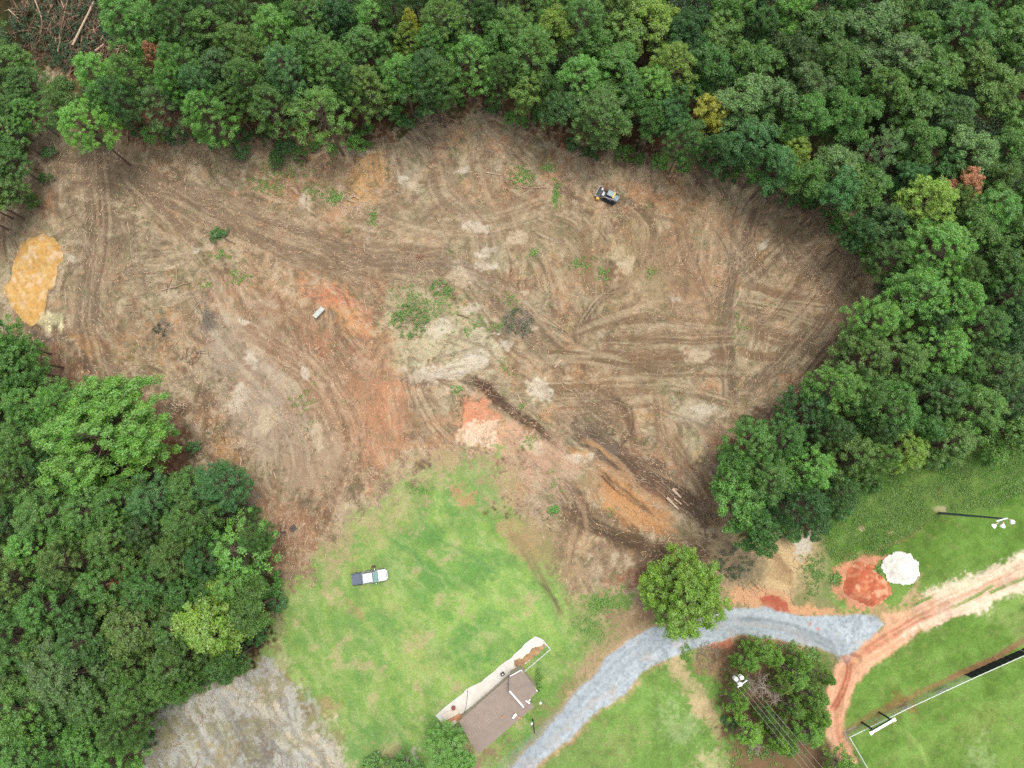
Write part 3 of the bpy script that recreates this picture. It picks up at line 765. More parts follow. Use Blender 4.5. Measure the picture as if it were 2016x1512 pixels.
# bare scrapes on the lawn
for pts, c, op in [([(690, 1190), (720, 1190), (718, 1225), (695, 1215)], (184, 148, 116), 0.6), ([(905, 970), (935, 980), (935, 1010), (910, 1005)], (196, 148, 112), 0.8),
                   ([(990, 1030), (1050, 1050), (1080, 1100), (1040, 1110), (1000, 1070)], (184, 150, 116), 0.7), ([(625, 1370), (660, 1380), (650, 1420), (620, 1400)], (176, 144, 112), 0.7),
                   ([(590, 1380), (625, 1400), (620, 1425), (590, 1400)], (134, 118, 94), 0.8), ([(760, 1180), (790, 1200), (780, 1230), (765, 1210)], (186, 166, 118), 0.4),
                   ([(560, 1290), (590, 1300), (560, 1330), (535, 1310)], (190, 178, 142), 0.6), ([(630, 1110), (660, 1120), (650, 1200), (625, 1180)], (194, 172, 138), 0.6),
                   ([(540, 1180), (570, 1180), (560, 1240), (540, 1250)], (150, 128, 112), 0.7)]:
    paint(pts, c, 0.8, op, 1.0, 0.4, len(pts) + int(c[0]) % 7)
track([(1000, 1040), (1040, 1090), (1080, 1170), (1110, 1230)], 20, (140, 124, 92), 0.6, 0.6, 0.05, 99)
track([(1050, 1140), (1080, 1165), (1110, 1220)], 8, (96, 92, 76), 0.7, 0.4, 0.08, 100)

# --- rough verge between the clearing and the gravel road
paint([(1110, 1190), (1200, 1165), (1280, 1160), (1300, 1230), (1200, 1300), (1140, 1340), (1120, 1310), (1180, 1250)], (184, 158, 130), 1.5, 0.85, patch=0.35, seed=101)
paint([(1190, 1200), (1290, 1190), (1290, 1230), (1200, 1260)], (140, 112, 88), 1.5, 0.75, patch=0.3, seed=102)
paint([(1150, 1185), (1230, 1165), (1235, 1195), (1160, 1210)], (98, 142, 58), 1.2, 0.9, patch=0.2, seed=103)
paint([(1130, 1230), (1200, 1230), (1190, 1270), (1130, 1290)], (112, 148, 72), 1.5, 0.8, patch=0.6, seed=104)
# --- the lower lawn between gravel road and cedars
paint([(1340, 1240), (1400, 1270), (1420, 1330), (1440, 1400), (1470, 1500), (1500, 1560), (980, 1560), (1100, 1470), (1180, 1390), (1260, 1320)], (116, 154, 70), 0.8, 1.0, mask="verge")
paint([(1150, 1400), (1290, 1330), (1320, 1420), (1260, 1512), (1130, 1512)], (128, 164, 78), 4, 0.7, patch=0.4, seed=105)
paint([(1080, 1440), (1180, 1400), (1200, 1512), (1070, 1512)], (120, 138, 76), 3, 0.7, patch=0.3, seed=106)
paint([(1300, 1380), (1370, 1400), (1350, 1460), (1300, 1440)], (166, 186, 126), 2, 0.5, patch=0.4, seed=107)
paint([(1200, 1430), (1260, 1440), (1250, 1490), (1200, 1470)], (158, 150, 104), 2, 0.5, patch=0.4, seed=108)
paint([(1370, 1460), (1420, 1470), (1440, 1540), (1380, 1540)], (206, 190, 150), 1.2, 0.75, patch=0.5, seed=109)
paint([(1290, 1300), (1330, 1290), (1390, 1360), (1440, 1440), (1410, 1440), (1360, 1390)], (204, 178, 142), 1.0, 0.85, patch=0.35, seed=110)
paint([(1370, 1270), (1450, 1250), (1470, 1300), (1420, 1340), (1370, 1310)], (170, 138, 108), 1.2, 0.85, patch=0.25, seed=111)
# under the cedars
paint([(1410, 1260), (1520, 1240), (1640, 1300), (1650, 1440), (1640, 1560), (1440, 1560), (1430, 1440)], (120, 92, 72), 2.0, 0.9, patch=0.15, seed=112)
paint([(1560, 1270), (1640, 1290), (1630, 1350), (1580, 1340)], (96, 138, 62), 1.5, 0.8, patch=0.3, seed=113)
paint([(1540, 1270), (1580, 1270), (1580, 1330), (1545, 1320)], (190, 154, 126), 1.2, 0.6, patch=0.4, seed=114)
paint([(1430, 1470), (1500, 1500), (1560, 1560), (1430, 1560)], (140, 112, 84), 1.5, 0.7, patch=0.4, seed=115)

# --- grey burnt-over field at the bottom left
ASH = [(270, 1530), (280, 1440), (330, 1390), (400, 1350), (470, 1320), (530, 1295), (570, 1330), (600, 1400), (640, 1440), (700, 1520), (690, 1570), (270, 1570)]
paint(ASH, (180, 178, 172), 0.9, 1.0, seed=120)
for i, (pts, c) in enumerate([([(330, 1400), (420, 1350), (470, 1440), (380, 1500)], (200, 194, 180)), ([(440, 1360), (560, 1330), (580, 1400), (500, 1440)], (204, 192, 168)),
                              ([(460, 1420), (540, 1420), (540, 1500), (450, 1500)], (116, 108, 96)), ([(470, 1340), (530, 1330), (520, 1380), (470, 1390)], (132, 120, 104)),
                              ([(500, 1400), (600, 1400), (640, 1500), (560, 1512)], (190, 184, 168)), ([(280, 1420), (360, 1400), (380, 1470), (290, 1512)], (156, 146, 104)),
                              ([(560, 1440), (640, 1430), (700, 1520), (620, 1520)], (206, 192, 164)), ([(420, 1470), (470, 1460), (470, 1540), (400, 1540)], (166, 152, 112))]):
    paint(pts, c, 2.0, 0.8, 1.2, 0.55, 121 + i, ps=0.6)
an = .5 * fbm((X * .8 + Y * .6) / .8, (X * -.6 + Y * .8) / 2.4, 361, 6, .75) + .5 * fbm(X / 1.0, Y / 1.0, 366, 6, .78); aw, am = mask_poly(ASH, 1.0)
Cc[aw] = pal(Cc[aw], rgb((124, 116, 102)), sm(.47, .37, an[aw]) * .5 * am)
Cc[aw] = pal(Cc[aw], rgb((212, 210, 204)), sm(.55, .66, an[aw]) * .5 * am)
Cc[aw] = pal(Cc[aw], rgb((140, 136, 92)), sm(.54, .64, fbm(X[aw] / 2.1, Y[aw] / 2.1, 371, 5, .7)) * .6 * am)
for i in range(8):
    track([(300 + i * 42, 1400 - i * 8), (360 + i * 42, 1470), (430 + i * 42, 1570)], 20, (124, 120, 112), 0.42, 0.8, 0.0, 130 + i, (208, 206, 200), warp=0.9)
paint([(380, 1330), (450, 1310), (420, 1350), (340, 1400), (310, 1420)], (84, 122, 50), 0.9, 0.8, patch=0.2, seed=131)
paint([(60, 1460), (220, 1470), (270, 1500), (260, 1560), (60, 1560)], (150, 116, 92), 2, 0.8, patch=0.3, seed=132)

# --- the meadow, park grass and the ball field on the right
PARK = [(1620, 1060), (1700, 960), (1830, 900), (1960, 860), (2120, 850), (2120, 1620), (1700, 1620), (1640, 1470), (1640, 1400), (1650, 1300), (1640, 1200), (1600, 1150)]
paint(PARK, (106, 146, 58), 1.2, 1.0, mask="park")
paint([(1600, 1050), (1660, 960), (1830, 890), (2100, 870), (2100, 960), (1950, 1000), (1860, 1010), (1800, 1060), (1740, 1100), (1650, 1110)], (84, 128, 46), 2, 0.9, patch=0.15, seed=140)
pw, pm = mask_poly([(1600, 1050), (1660, 960), (1830, 880), (2100, 850), (2100, 960), (1950, 1000), (1860, 1010), (1800, 1060), (1740, 1100), (1650, 1110)], 1.5)
Cc[pw] = pal(Cc[pw], rgb((62, 104, 36)), sm(0.48, 0.62, N2[pw]) * 0.6 * pm)
Cc[pw] = pal(Cc[pw], rgb((128, 152, 78)), sm(0.56, 0.7, N1[pw]) * 0.7 * pm)
Z[pw] += pm * (N2[pw] - 0.4) * 0.5
for pts, c, op, pa in [([(1700, 980), (1760, 970), (1760, 1010), (1700, 1010)], (150, 160, 96), 0.5, 0.5), ([(1880, 870), (1930, 870), (1920, 890), (1885, 885)], (160, 142, 112), 0.6, 0.4),
                       ([(1837, 998), (1862, 995), (1858, 1010), (1840, 1008)], (226, 200, 172), 0.95, 0.1), ([(1690, 1036), (1702, 1040), (1699, 1051), (1690, 1048)], (212, 180, 152), 0.9, 0.0),
                       ([(1740, 1045), (1754, 1046), (1750, 1055), (1742, 1052)], (212, 180, 152), 0.9, 0.0), ([(1840, 960), (1852, 960), (1850, 975), (1842, 972)], (196, 140, 112), 0.7, 0.2)]:
    paint(pts, c, 0.3 if pa < 0.3 else 1.2, op, 0.3, pa, 141)
track([(1830, 1022), (1800, 1055), (1740, 1075), (1700, 1100), (1640, 1120)], 7, (178, 134, 100), 0.8, 0.4, 0.04, 142)
track([(1640, 1130), (1680, 1100), (1720, 1090)], 22, (168, 164, 112), 0.5, 0.6, 0, 143)
pk = MASKS["park"]
u1 = X * 0.90 + Y * 0.43; v1 = -X * 0.43 + Y * 0.90
st1 = vn(v1 / 2.6, u1 / 30, 150); st2 = vn(v1 / 0.7, u1 / 10, 151)
Cc[:] = pal(Cc, rgb((136, 166, 80)), sm(0.45, 0.75, st1) * 0.45 * pk * sm(-12, -16, Y - 0.0 * X))
Cc[:] = pal(Cc, rgb((98, 124, 52)), sm(0.50, 0.30, st1) * 0.4 * pk)
Cc[:] = pal(Cc, rgb((132, 158, 82)), sm(0.6, 0.8, st2) * 0.3 * pk)
Cc[:] = pal(Cc, rgb((92, 128, 48)), sm(0.56, 0.7, N1) * 0.5 * pk)
Cc[:] = pal(Cc, rgb((152, 170, 96)), sm(0.40, 0.28, N1) * 0.5 * pk)
for pts, c, op in [([(1760, 1370), (1800, 1360), (1790, 1400), (1730, 1420)], (150, 112, 72), 0.7), ([(1870, 1420), (1960, 1400), (1950, 1450), (1880, 1460)], (116, 124, 60), 0.5),
                   ([(1900, 1460), (1960, 1470), (1950, 1512), (1900, 1512)], (160, 184, 118), 0.5), ([(1700, 1260), (1780, 1240), (1800, 1290), (1720, 1310)], (140, 170, 84), 0.4)]:
    paint(pts, c, 1.6, op, 1.0, 0.3, 144)
track([(1770, 1430), (1810, 1470), (1830, 1520)], 10, (150, 180, 90), 0.5, 0.3, 0, 152)
# muddy strip along the outfield fence
track([(1665, 1438), (1730, 1402), (1850, 1345), (1960, 1290), (2060, 1242)], 13, (150, 112, 84), 0.75, 0.4, 0.02, 153, ends=0)

# --- tan yard, red clay road, red clay and white sand
paint([(1420, 1060), (1520, 1050), (1600, 1060), (1610, 1120), (1570, 1190), (1440, 1200), (1400, 1150)], (196, 168, 134), 1.2, 0.9, patch=0.25, seed=160)
paint([(1500, 1080), (1580, 1070), (1590, 1110), (1560, 1170), (1500, 1170)], (216, 186, 142), 1.0, 0.9, patch=0.3, seed=161)
paint([(1420, 1080), (1480, 1070), (1500, 1130), (1460, 1160), (1410, 1140)], (128, 118, 94), 1.6, 0.8, patch=0.4, seed=162)
paint([(1560, 1060), (1595, 1058), (1590, 1080), (1560, 1085)], (214, 208, 200), 0.8, 0.8, patch=0.3, seed=163)
for i in range(5):
    track([(1490 + 10 * i, 1075 + 8 * i), (1530 + 6 * i, 1095 + 8 * i), (1510 + 12 * i, 1140 + 4 * i)], 7, (168, 138, 104), 0.6, 0.3, 0.04, 164 + i, mode="ruts", ends=0.6)
paint([(1590, 1070), (1630, 1090), (1640, 1170), (1680, 1190), (1640, 1210), (1590, 1180), (1570, 1140)], (150, 152, 100), 1.4, 0.7, patch=0.55, seed=170)
paint([(1430, 1165), (1500, 1160), (1600, 1180), (1650, 1200), (1700, 1205), (1690, 1220), (1600, 1215), (1500, 1205), (1425, 1200)], (220, 164, 120), 0.8, 0.95, patch=0.1, seed=171)
RED = (196, 92, 66)
paint([(1492, 1178), (1520, 1172), (1556, 1185), (1560, 1205), (1540, 1210), (1500, 1200)], RED, 0.4, 0.95, warp=0.5, seed=172)
paint([(1385, 1262), (1440, 1252), (1450, 1262), (1410, 1275)], RED, 0.4, 0.9, warp=0.5, seed=173)
paint([(1470, 1250), (1520, 1255), (1515, 1268), (1475, 1262)], (190, 98, 72), 0.4, 0.85, warp=0.5, seed=174)
# clay road: from the gravel down past the field corner and up to the right edge
CLAY = [(1640, 1500), (1632, 1430), (1622, 1360), (1640, 1310), (1655, 1290), (1690, 1270), (1740, 1230), (1735, 1205), (1800, 1200), (1850, 1180), (1920, 1160), (2060, 1090),
        (2060, 1145), (1960, 1185), (1900, 1210), (1840, 1235), (1780, 1270), (1720, 1310), (1680, 1360), (1660, 1420), (1665, 1445), (1690, 1500)]
paint(CLAY, (230, 174, 136), 0.5, 1.0, warp=0.45, mask="clay")
paint([(1820, 1165), (2060, 1078), (2060, 1155), (1960, 1190), (1880, 1217), (1780, 1262), (1770, 1240)], (240, 222, 200), 0.8, 0.9, warp=0.6, seed=175, mask="clay", patch=0.05)
paint([(1690, 1190), (1840, 1170), (1850, 1200), (1760, 1240), (1720, 1250)], (228, 178, 144), 1, 0.8, patch=0.3, seed=176)
for w0, c0, c1, sd in [(44, (212, 146, 108), (242, 200, 168), 1), (18, (204, 132, 98), (244, 208, 180), 2)]:
    track([(2040, 1115), (1920, 1165), (1830, 1210), (1740, 1260), (1680, 1300), (1655, 1350), (1645, 1420), (1660, 1500)], w0, c0, 0.42, 0.85, 0.05, 177 + sd, c1, warp=0.2)
track([(1655, 1285), (1672, 1310), (1660, 1360), (1635, 1400)], 9, (184, 102, 72), 0.8, 0.4, 0.07, 181, mode="ruts", ends=0.8)
track([(1670, 1284), (1690, 1290), (1695, 1302)], 8, (150, 96, 76), 0.8, 0.3, 0.05, 182, ends=0.5)
track([(1850, 1200), (1800, 1225), (1730, 1262), (1690, 1300)], 10, (196, 116, 82), 0.7, 0.4, 0.06, 183, mode="ruts")
for a, b_ in [((1840, 1172), (1790, 1195)), ((1960, 1150), (1870, 1196)), ((2040, 1130), (1940, 1172))]:
    track([a, b_], 8, (118, 148, 72), 0.85, 0.5, 0, 184, ends=1.0)
paint([(1890, 1160), (1960, 1135), (2050, 1090), (2050, 1075), (1960, 1110), (1880, 1145)], (234, 216, 190), 0.6, 0.8, patch=0.65, seed=185)
paint([(1635, 1285), (1690, 1270), (1740, 1225), (1720, 1220), (1660, 1270)], (108, 138, 74), 0.7, 0.7, patch=0.5, seed=186)

# gravel road
GRAV = [(985, 1530), (1040, 1470), (1110, 1400), (1160, 1340), (1190, 1300), (1240, 1260), (1290, 1235), (1360, 1225), (1425, 1200), (1500, 1197), (1580, 1210), (1690, 1212), (1725, 1215),
        (1738, 1228), (1720, 1250), (1690, 1275), (1655, 1292), (1635, 1286), (1590, 1268), (1530, 1256), (1450, 1250), (1385, 1270), (1330, 1295), (1290, 1310), (1262, 1330), (1230, 1365),
        (1180, 1400), (1120, 1450), (1060, 1500), (1030, 1530)]
paint([(p[0] + (3 if i > 16 else -3), p[1] + (5 if i > 16 else -4)) for i, p in enumerate(GRAV)], (206, 168, 134), 0.9, 0.75, warp=0.5, seed=190, patch=0.3)
paint(GRAV, (178, 189, 195), 0.35, 1.0, warp=0.35, mask="gravel")
gm = MASKS["gravel"]
gn = vn(X / 0.35, Y / 0.35, 191)
Cc[:] = pal(Cc, rgb((196, 206, 210)), sm(0.55, 0.85, gn) * 0.6 * gm)
Cc[:] = pal(Cc, rgb((140, 150, 156)), sm(0.42, 0.2, gn) * 0.5 * gm)
Cc[:] = pal(Cc, rgb((188, 170, 156)), sm(0.56, 0.7, N2) * 0.35 * gm)
track([(1000, 1512), (1110, 1415), (1200, 1320), (1280, 1265), (1400, 1230), (1500, 1222), (1600, 1245), (1660, 1285)], 42, (138, 148, 154), 0.3, 0.8, 0.03, 192, (192, 199, 202), fine=0.5, ends=0)
track([(1440, 1222), (1540, 1230), (1620, 1262), (1655, 1290)], 20, (118, 126, 130), 0.4, 0.7, 0.04, 193, (196, 172, 152), fine=0.3)
track([(1060, 1480), (1160, 1390), (1220, 1350)], 10, (196, 182, 170), 0.4, 0.5, 0, 194)
for p in [(1594, 1228), (1610, 1238)]:
    paint([(p[0] - 3, p[1] - 2), (p[0] + 3, p[1] - 3), (p[0] + 3, p[1] + 3), (p[0] - 2, p[1] + 3)], (206, 130, 108), 0.2, 0.9, warp=0.1)
paint([(1050, 1395), (1250, 1250), (1180, 1255), (1140, 1300), (1140, 1330)], (180, 152, 120), 1, 0.25, patch=0.6, seed=195)
# bare ground around the heaps
paint([(1630, 1128), (1662, 1098), (1735, 1095), (1700, 1130), (1740, 1140), (1720, 1190), (1700, 1205), (1670, 1190), (1640, 1160)], (218, 146, 110), 0.7, 0.95, warp=0.7, seed=196)
paint([(1780, 1170), (1815, 1130), (1800, 1175), (1760, 1190)], (206, 172, 140), 0.5, 0.8, warp=0.5, seed=197)
# yard behind the hut
paint([(880, 1480), (960, 1480), (1000, 1450), (940, 1530), (880, 1530)], (150, 120, 102), 1, 0.8, seed=198)
paint([(798, 1486), (822, 1470), (815, 1495), (800, 1500)], (206, 196, 178), 0.4, 0.8, seed=199)


def sheet(name, mask, off, material, kind="structure", thr=0.5):
    """the part of the land where mask holds, as a sheet of its own lying off metres above the soil"""
    mk = np.ones(X.shape, bool) if mask is None else mask > thr
    fm = mk[:-1, :-1] & mk[1:, :-1] & mk[:-1, 1:] & mk[1:, 1:]
    idx = (np.arange(NY)[:, None] * NX + np.arange(NX)[None, :])
    a = idx[:-1, :-1][fm]; b_ = idx[:-1, 1:][fm]; c = idx[1:, 1:][fm]; d = idx[1:, :-1][fm]
    q = np.stack([a, b_, c, d], 1).ravel()
    used, inv = np.unique(q, return_inverse=True)
    co = np.stack([X.ravel()[used], Y.ravel()[used], Z.ravel()[used] + off], 1).astype(np.float32)
    me = bpy.data.meshes.new(name)
    me.vertices.add(len(used)); me.vertices.foreach_set("co", co.ravel())
    nf = len(a)
    me.loops.add(nf * 4); me.loops.foreach_set("vertex_index", inv.astype(np.int32).ravel())
    me.polygons.add(nf); me.polygons.foreach_set("loop_start", np.arange(0, nf * 4, 4, dtype=np.int32))
    me.polygons.foreach_set("use_smooth", np.ones(nf, bool))
    me.update()
    at = me.color_attributes.new("soil", 'FLOAT_COLOR', 'POINT')
    cc = np.ones((len(used), 4), np.float32); cc[:, :3] = Cc.reshape(-1, 3)[used]
    at.data.foreach_set("color", cc.ravel())
    me.materials.append(material)
    o = bpy.data.objects.new(name, me); COL.objects.link(o)
    o["kind"] = kind
    return o


def zat(x, y):
    i = int(np.clip(np.searchsorted(gx, x), 0, NX - 1)); j = int(np.clip(np.searchsorted(gy, y), 0, NY - 1))
    return float(Z[j, i])


def G0(px, py):
    p = P(px, py); p.z = zat(p.x, p.y); return p


gm2 = np.clip(MASKS["park"] + MASKS["verge"] + MASKS["lawn"], 0, 1)
ga = fbm(X / 1.8, Y / 1.8, 381, 6, .74)
gm3 = gm2 * (1 - .55 * MASKS["lawn"])
Cc[:] = pal(Cc, Cc * .74, sm(.48, .36, ga) * .7 * gm3)
Cc[:] = pal(Cc, Cc * 1.22 + .008, sm(.53, .66, ga) * .6 * gm3)
Cc[:] = pal(Cc, rgb((158, 152, 104)), sm(.62, .74, fbm(X / 1.1, Y / 1.1, 391, 4, .7)) * .25 * gm3)
far_ = np.maximum(np.abs(X) - 95, np.maximum(Y - 88.9, -50 - Y))
Cc[:] = pal(Cc, rgb((74, 92, 48)), sm(0.5, 8, far_))          # woodland and rough grass beyond
Z *= 1 - sm(0, 20, far_)
edge_n = (N3 - 0.5) * 0.9 + (N2 - .5) * .8
Cc = np.clip(Cc, 0.004, 0.8)
sheet("ground", None, 0.0, M_soil)
notroad = np.maximum(MASKS["gravel"], MASKS["clay"]) < 0.4
tag(sheet("lawn", np.where(notroad, MASKS["lawn"] + edge_n * 0.5, 0), 0.008, M_grass))
sheet("grass_verge", np.where(notroad & (MASKS["lawn"] < 0.5), MASKS["verge"] + edge_n * 0.5, 0), 0.008, M_grass)
sheet("playing_field", np.where(notroad & (MASKS["verge"] < 0.5), MASKS["park"] + edge_n * 0.4, 0), 0.008, M_grass)
sheet("clay_road", np.where(MASKS["gravel"] > 0.5, 0, MASKS["clay"] + edge_n * 0.5), 0.012, M_clay)
sheet("gravel_road", MASKS["gravel"] + edge_n * 0.5, 0.02, M_gravel)

# ------------------------------------------------------------------ trees
def leaf_cloud(name, centers, radii, per, size, seed, flat=0.85, up=0.25, aspect=0.6, low=-0.35, jit=0.55, tone_tuft=0.32):
    """many small leaf faces gathered in tufts at centers"""
    r = np.random.RandomState(seed)
    n = len(centers)
    cen = np.repeat(np.asarray(centers, np.float32), per, 0)
    rad = np.repeat(np.asarray(radii, np.float32), per)
    N = n * per
    u = r.normal(size=(N, 3)).astype(np.float32)
    u /= np.linalg.norm(u, axis=1, keepdims=True)
    bad = u[:, 2] < low
    u[bad, 2] *= -1
    rr = rad * (0.45 + 0.75 * r.rand(N).astype(np.float32))
    pos = cen + u * rr[:, None] * np.array([1, 1, flat], np.float32)
    nr = u + r.normal(size=(N, 3)) * jit + np.array([0, 0, up])
    nr /= np.linalg.norm(nr, axis=1, keepdims=True)
    t = np.cross(nr, r.normal(size=(N, 3))); t /= np.linalg.norm(t, axis=1, keepdims=True)
    b = np.cross(nr, t)
    s = size * (0.6 + 0.8 * r.rand(N))
    a1 = t * (s * 0.5)[:, None]; b1 = b * (s * 0.5 * aspect)[:, None]
    v = np.stack([pos - a1, pos + b1, pos + a1, pos - b1], 1).reshape(-1, 3).astype(np.float32)
    me = bpy.data.meshes.new(name)
    me.vertices.add(4 * N); me.vertices.foreach_set("co", v.ravel())
    me.loops.add(4 * N); me.loops.foreach_set("vertex_index", np.arange(4 * N, dtype=np.int32))
    me.polygons.add(N); me.polygons.foreach_set("loop_start", np.arange(0, 4 * N, 4, dtype=np.int32))
    me.update()
    tt = np.repeat(r.rand(n, 3), per, 0) * tone_tuft + r.rand(N, 3) * (1 - tone_tuft)
    cc = np.ones((N, 4, 4), np.float32); cc[:, :, :3] = tt[:, None, :]
    at = me.color_attributes.new("tone", 'FLOAT_COLOR', 'POINT')
    at.data.foreach_set("color", cc.ravel())
    me.materials.append(M_leaf)
    return me


def limbs(mb, rng, height, z0, tips, r0, lean=(0, 0)):
    top = Vector((lean[0], lean[1], height * 0.93))
    mid = Vector((lean[0] * .4 + rng.uniform(-.2, .2), lean[1] * .4 + rng.uniform(-.2, .2), height * 0.5))
    mb.tube([(0, 0, -0.4), (0.02, 0, 0.5), tuple(mid), tuple(top)], [r0 * 1.25, r0, r0 * 0.7, r0 * 0.16], 7)
    for tp in tips:
        tp = Vector(tp)
        zz = max(z0, tp.z - (Vector((tp.x, tp.y, 0)).length) * 0.55)
        k = min(1, zz / height)
        base = Vector((lean[0] * k * k, lean[1] * k * k, zz))
        m = base.lerp(tp, 0.55) + Vector((rng.uniform(-.2, .2), rng.uniform(-.2, .2), rng.uniform(-.25, .05)))
        mb.tube([base, m, tp], [r0 * 0.33 * (1.1 - k * .6), r0 * 0.2 * (1.1 - k * .5), 0.02], 4, cap=False)


def proto_pine(seed, h=18.0, R=3.5, low=0.48, n=80, thin=1.0):
    rng = random.Random(seed)
    cs, rs = [], []
    lop = rng.uniform(0, 6.28)
    for i in range(n):
        t = (i + rng.random()) / n                      # bottom to top
        z = h * (low + (1 - low) * t)
        rr = R * (0.30 + 0.78 * math.sin(math.pi * min(1, (0.18 + 0.86 * t)) ** 1.0) ** 0.8) * (1 - 0.30 * t)
        a = i * 2.39996 + rng.uniform(-.5, .5)
        rr *= rng.uniform(0.5, 1.08) * (1 + 0.18 * math.cos(a - lop)) if t < 0.93 else rng.uniform(0, .35)
        cs.append((rr * math.cos(a), rr * math.sin(a), z + rng.uniform(-.3, .4)))
        rs.append(rng.uniform(0.30, 0.62) * (1 - 0.2 * t))
    crown = leaf_cloud("pine_crown", cs, rs, int(95 * thin), 0.21, seed, aspect=0.45, jit=0.6, low=-0.2)
    mb = MB(); limbs(mb, rng, h, h * low * 0.9, [c for c in cs if rng.random() < 0.6], 0.19)
    for k in range(7):                                  # bare snags below the crown
        a = rng.uniform(0, 6.28); z = h * rng.uniform(0.28, low)
        L = rng.uniform(0.5, 1.6)
        mb.tube([(0, 0, z), (L * math.cos(a), L * math.sin(a), z + .2)], [0.04, 0.012], 4)
    return crown, mb.mesh("pine_trunk", M_bark)


def proto_broad(seed, h=16.0, R=4.0, base=0.42, n=95, flat=0.75, per=90, size=0.33, rmin=0.6, rmax=1.05, r0=0.24, fill=0.25, blobs=7):
    """a crown of several unequal heads at their own heights"""
    rng = random.Random(seed)
    cs, rs = [], []
    heads = [(0.0, 0.0, h * rng.uniform(.8, .86), R * .5)]
    for b in range(blobs):
        a = b * 2 * math.pi / blobs + rng.uniform(-.5, .5); d = R * rng.uniform(.42, .72)
        heads.append((d * math.cos(a), d * math.sin(a), h * rng.uniform(base + .12, .86), R * rng.uniform(.28, .46)))
    tot = sum(q[3] ** 2 for q in heads)
    for hx, hy, hz, hr in heads:
        for i in range(max(4, int(n * hr * hr / tot))):
            u = Vector((rng.gauss(0, 1), rng.gauss(0, 1), rng.gauss(0, 1))).normalized()
            if u.z < -.25: u.z *= -1
            k = rng.uniform(.3, .8) if rng.random() < fill else rng.uniform(.82, 1.12)
            cs.append((hx + u.x * hr * k, hy + u.y * hr * k, hz + u.z * hr * k * 1.15))
            rs.append(rng.uniform(rmin, rmax))
    crown = leaf_cloud("broadleaf_crown", cs, rs, per, size, seed, flat=flat, up=0.45, aspect=0.7, jit=0.65)
    mb = MB(); limbs(mb, rng, h, h * base * 0.75, [c for c in cs if rng.random() < 0.4], r0)
    return crown, mb.mesh("broadleaf_trunk", M_bark)


def proto_cedar(seed, h=8.0, R=3.3, dead=0.25):
    rng = random.Random(seed)
    cs, rs = [], []
    for i in range(170):
        t = rng.random() ** 0.8
        a = rng.uniform(0, 6.28)
        if (a % 2.1) < 2.1 * dead: continue
        rr = R * (1 - t) ** 0.55 * rng.uniform(.45, 1.05)
        cs.append((rr * math.cos(a), rr * math.sin(a), h * (0.18 + 0.8 * t)))
        rs.append(rng.uniform(.25, .55))
    crown = leaf_cloud("cedar_crown", cs, rs, 90, 0.26, seed, flat=0.7, up=0.4, aspect=0.34, jit=0.8)
    mb = MB(); limbs(mb, rng, h, 0.9, cs[::2], 0.16)
    for k in range(60):
        a = rng.uniform(0, 6.28); z = h * rng.uniform(0.2, .75); L = R * (1 - z / h) ** .5 * rng.uniform(.6, 1)
        mb.tube([(0, 0, z), (L * .6 * math.cos(a), L * .6 * math.sin(a), z + .4), (L * math.cos(a + .2), L * math.sin(a + .2), z + .5)], [0.05, 0.03, 0.01], 3, cap=False)
    return crown, mb.mesh("cedar_trunk", M_twig)


def proto_dead(seed, h=13.0, R=2.6):
    rng = random.Random(seed)
    mb = MB()
    mb.tube([(0, 0, -.3), (0.1, 0.1, h * .5), (0, 0.2, h)], [.2, .12, .03], 6)
    for i in range(34):
        z = h * rng.uniform(.35, .97); a = rng.uniform(0, 6.28); L = R * (1.15 - z / h) ** .5 * rng.uniform(.5, 1)
        e = Vector((L * math.cos(a), L * math.sin(a), z + L * .6))
        mb.tube([(0, .1, z), tuple(e)], [.05, .012], 4, cap=False)
        for q in range(4):
            f = Vector((0, .1, z)).lerp(e, rng.uniform(.35, .95))
            mb.tube([tuple(f), tuple(f + Vector((rng.uniform(-.7, .7), rng.uniform(-.7, .7), rng.uniform(.1, .7))))], [.025, .008], 3, cap=False)
    return mb.mesh("bare_limbs", M_twig)


def proto_shrub(seed, h=2.6, R=1.5):
    rng = random.Random(seed)
    cs = []; rs = []
    for i in range(26):
        a = rng.uniform(0, 6.28); rr = R * math.sqrt(rng.random()); z = h * (.25 + .7 * math.sqrt(max(0, 1 - (rr / R) ** 2)) * rng.uniform(.6, 1))
        cs.append((rr * math.cos(a), rr * math.sin(a), z)); rs.append(rng.uniform(.25, .5))
    crown = leaf_cloud("shrub_leaves", cs, rs, 55, 0.26, seed, up=.5, aspect=.7)
    mb = MB()
    for c in cs[::3]:
        mb.tube([(c[0] * .1, c[1] * .1, -.1), (c[0] * .6, c[1] * .6, c[2] * .6), c], [.04, .025, .01], 4, cap=False)
    return crown, mb.mesh("shrub_stems", M_bark)


PINES = [proto_pine(100 + i, R=3.5 + 0.15 * (i % 3), low=0.46 + .03 * (i % 4), n=185 + 12 * (i % 3)) for i in range(8)]
LOOSE = [proto_pine(130 + i, R=3.7, low=0.5, n=110, thin=0.7) for i in range(2)]
BROAD = [proto_broad(200 + i, R=4.1, base=0.40 + .03 * (i % 3), n=180 + 12 * (i % 3), per=105, size=.22, rmin=.34, rmax=.72, blobs=5 + i % 4) for i in range(8)]
OAK = [proto_broad(230, h=19, R=9.6, base=0.38, n=560, per=150, size=0.28, rmin=.5, rmax=1.0, r0=.5, fill=.2, flat=.7, blobs=13)]
ROUND = [proto_broad(240, h=10, R=6.4, base=0.15, n=420, per=120, size=0.24, rmin=.4, rmax=.75, r0=.28, fill=.3, blobs=11)]
CEDAR = [proto_cedar(250 + i) for i in range(4)]
SHRUB = [proto_shrub(260 + i) for i in range(4)]
DEAD = [proto_dead(270 + i) for i in range(2)]

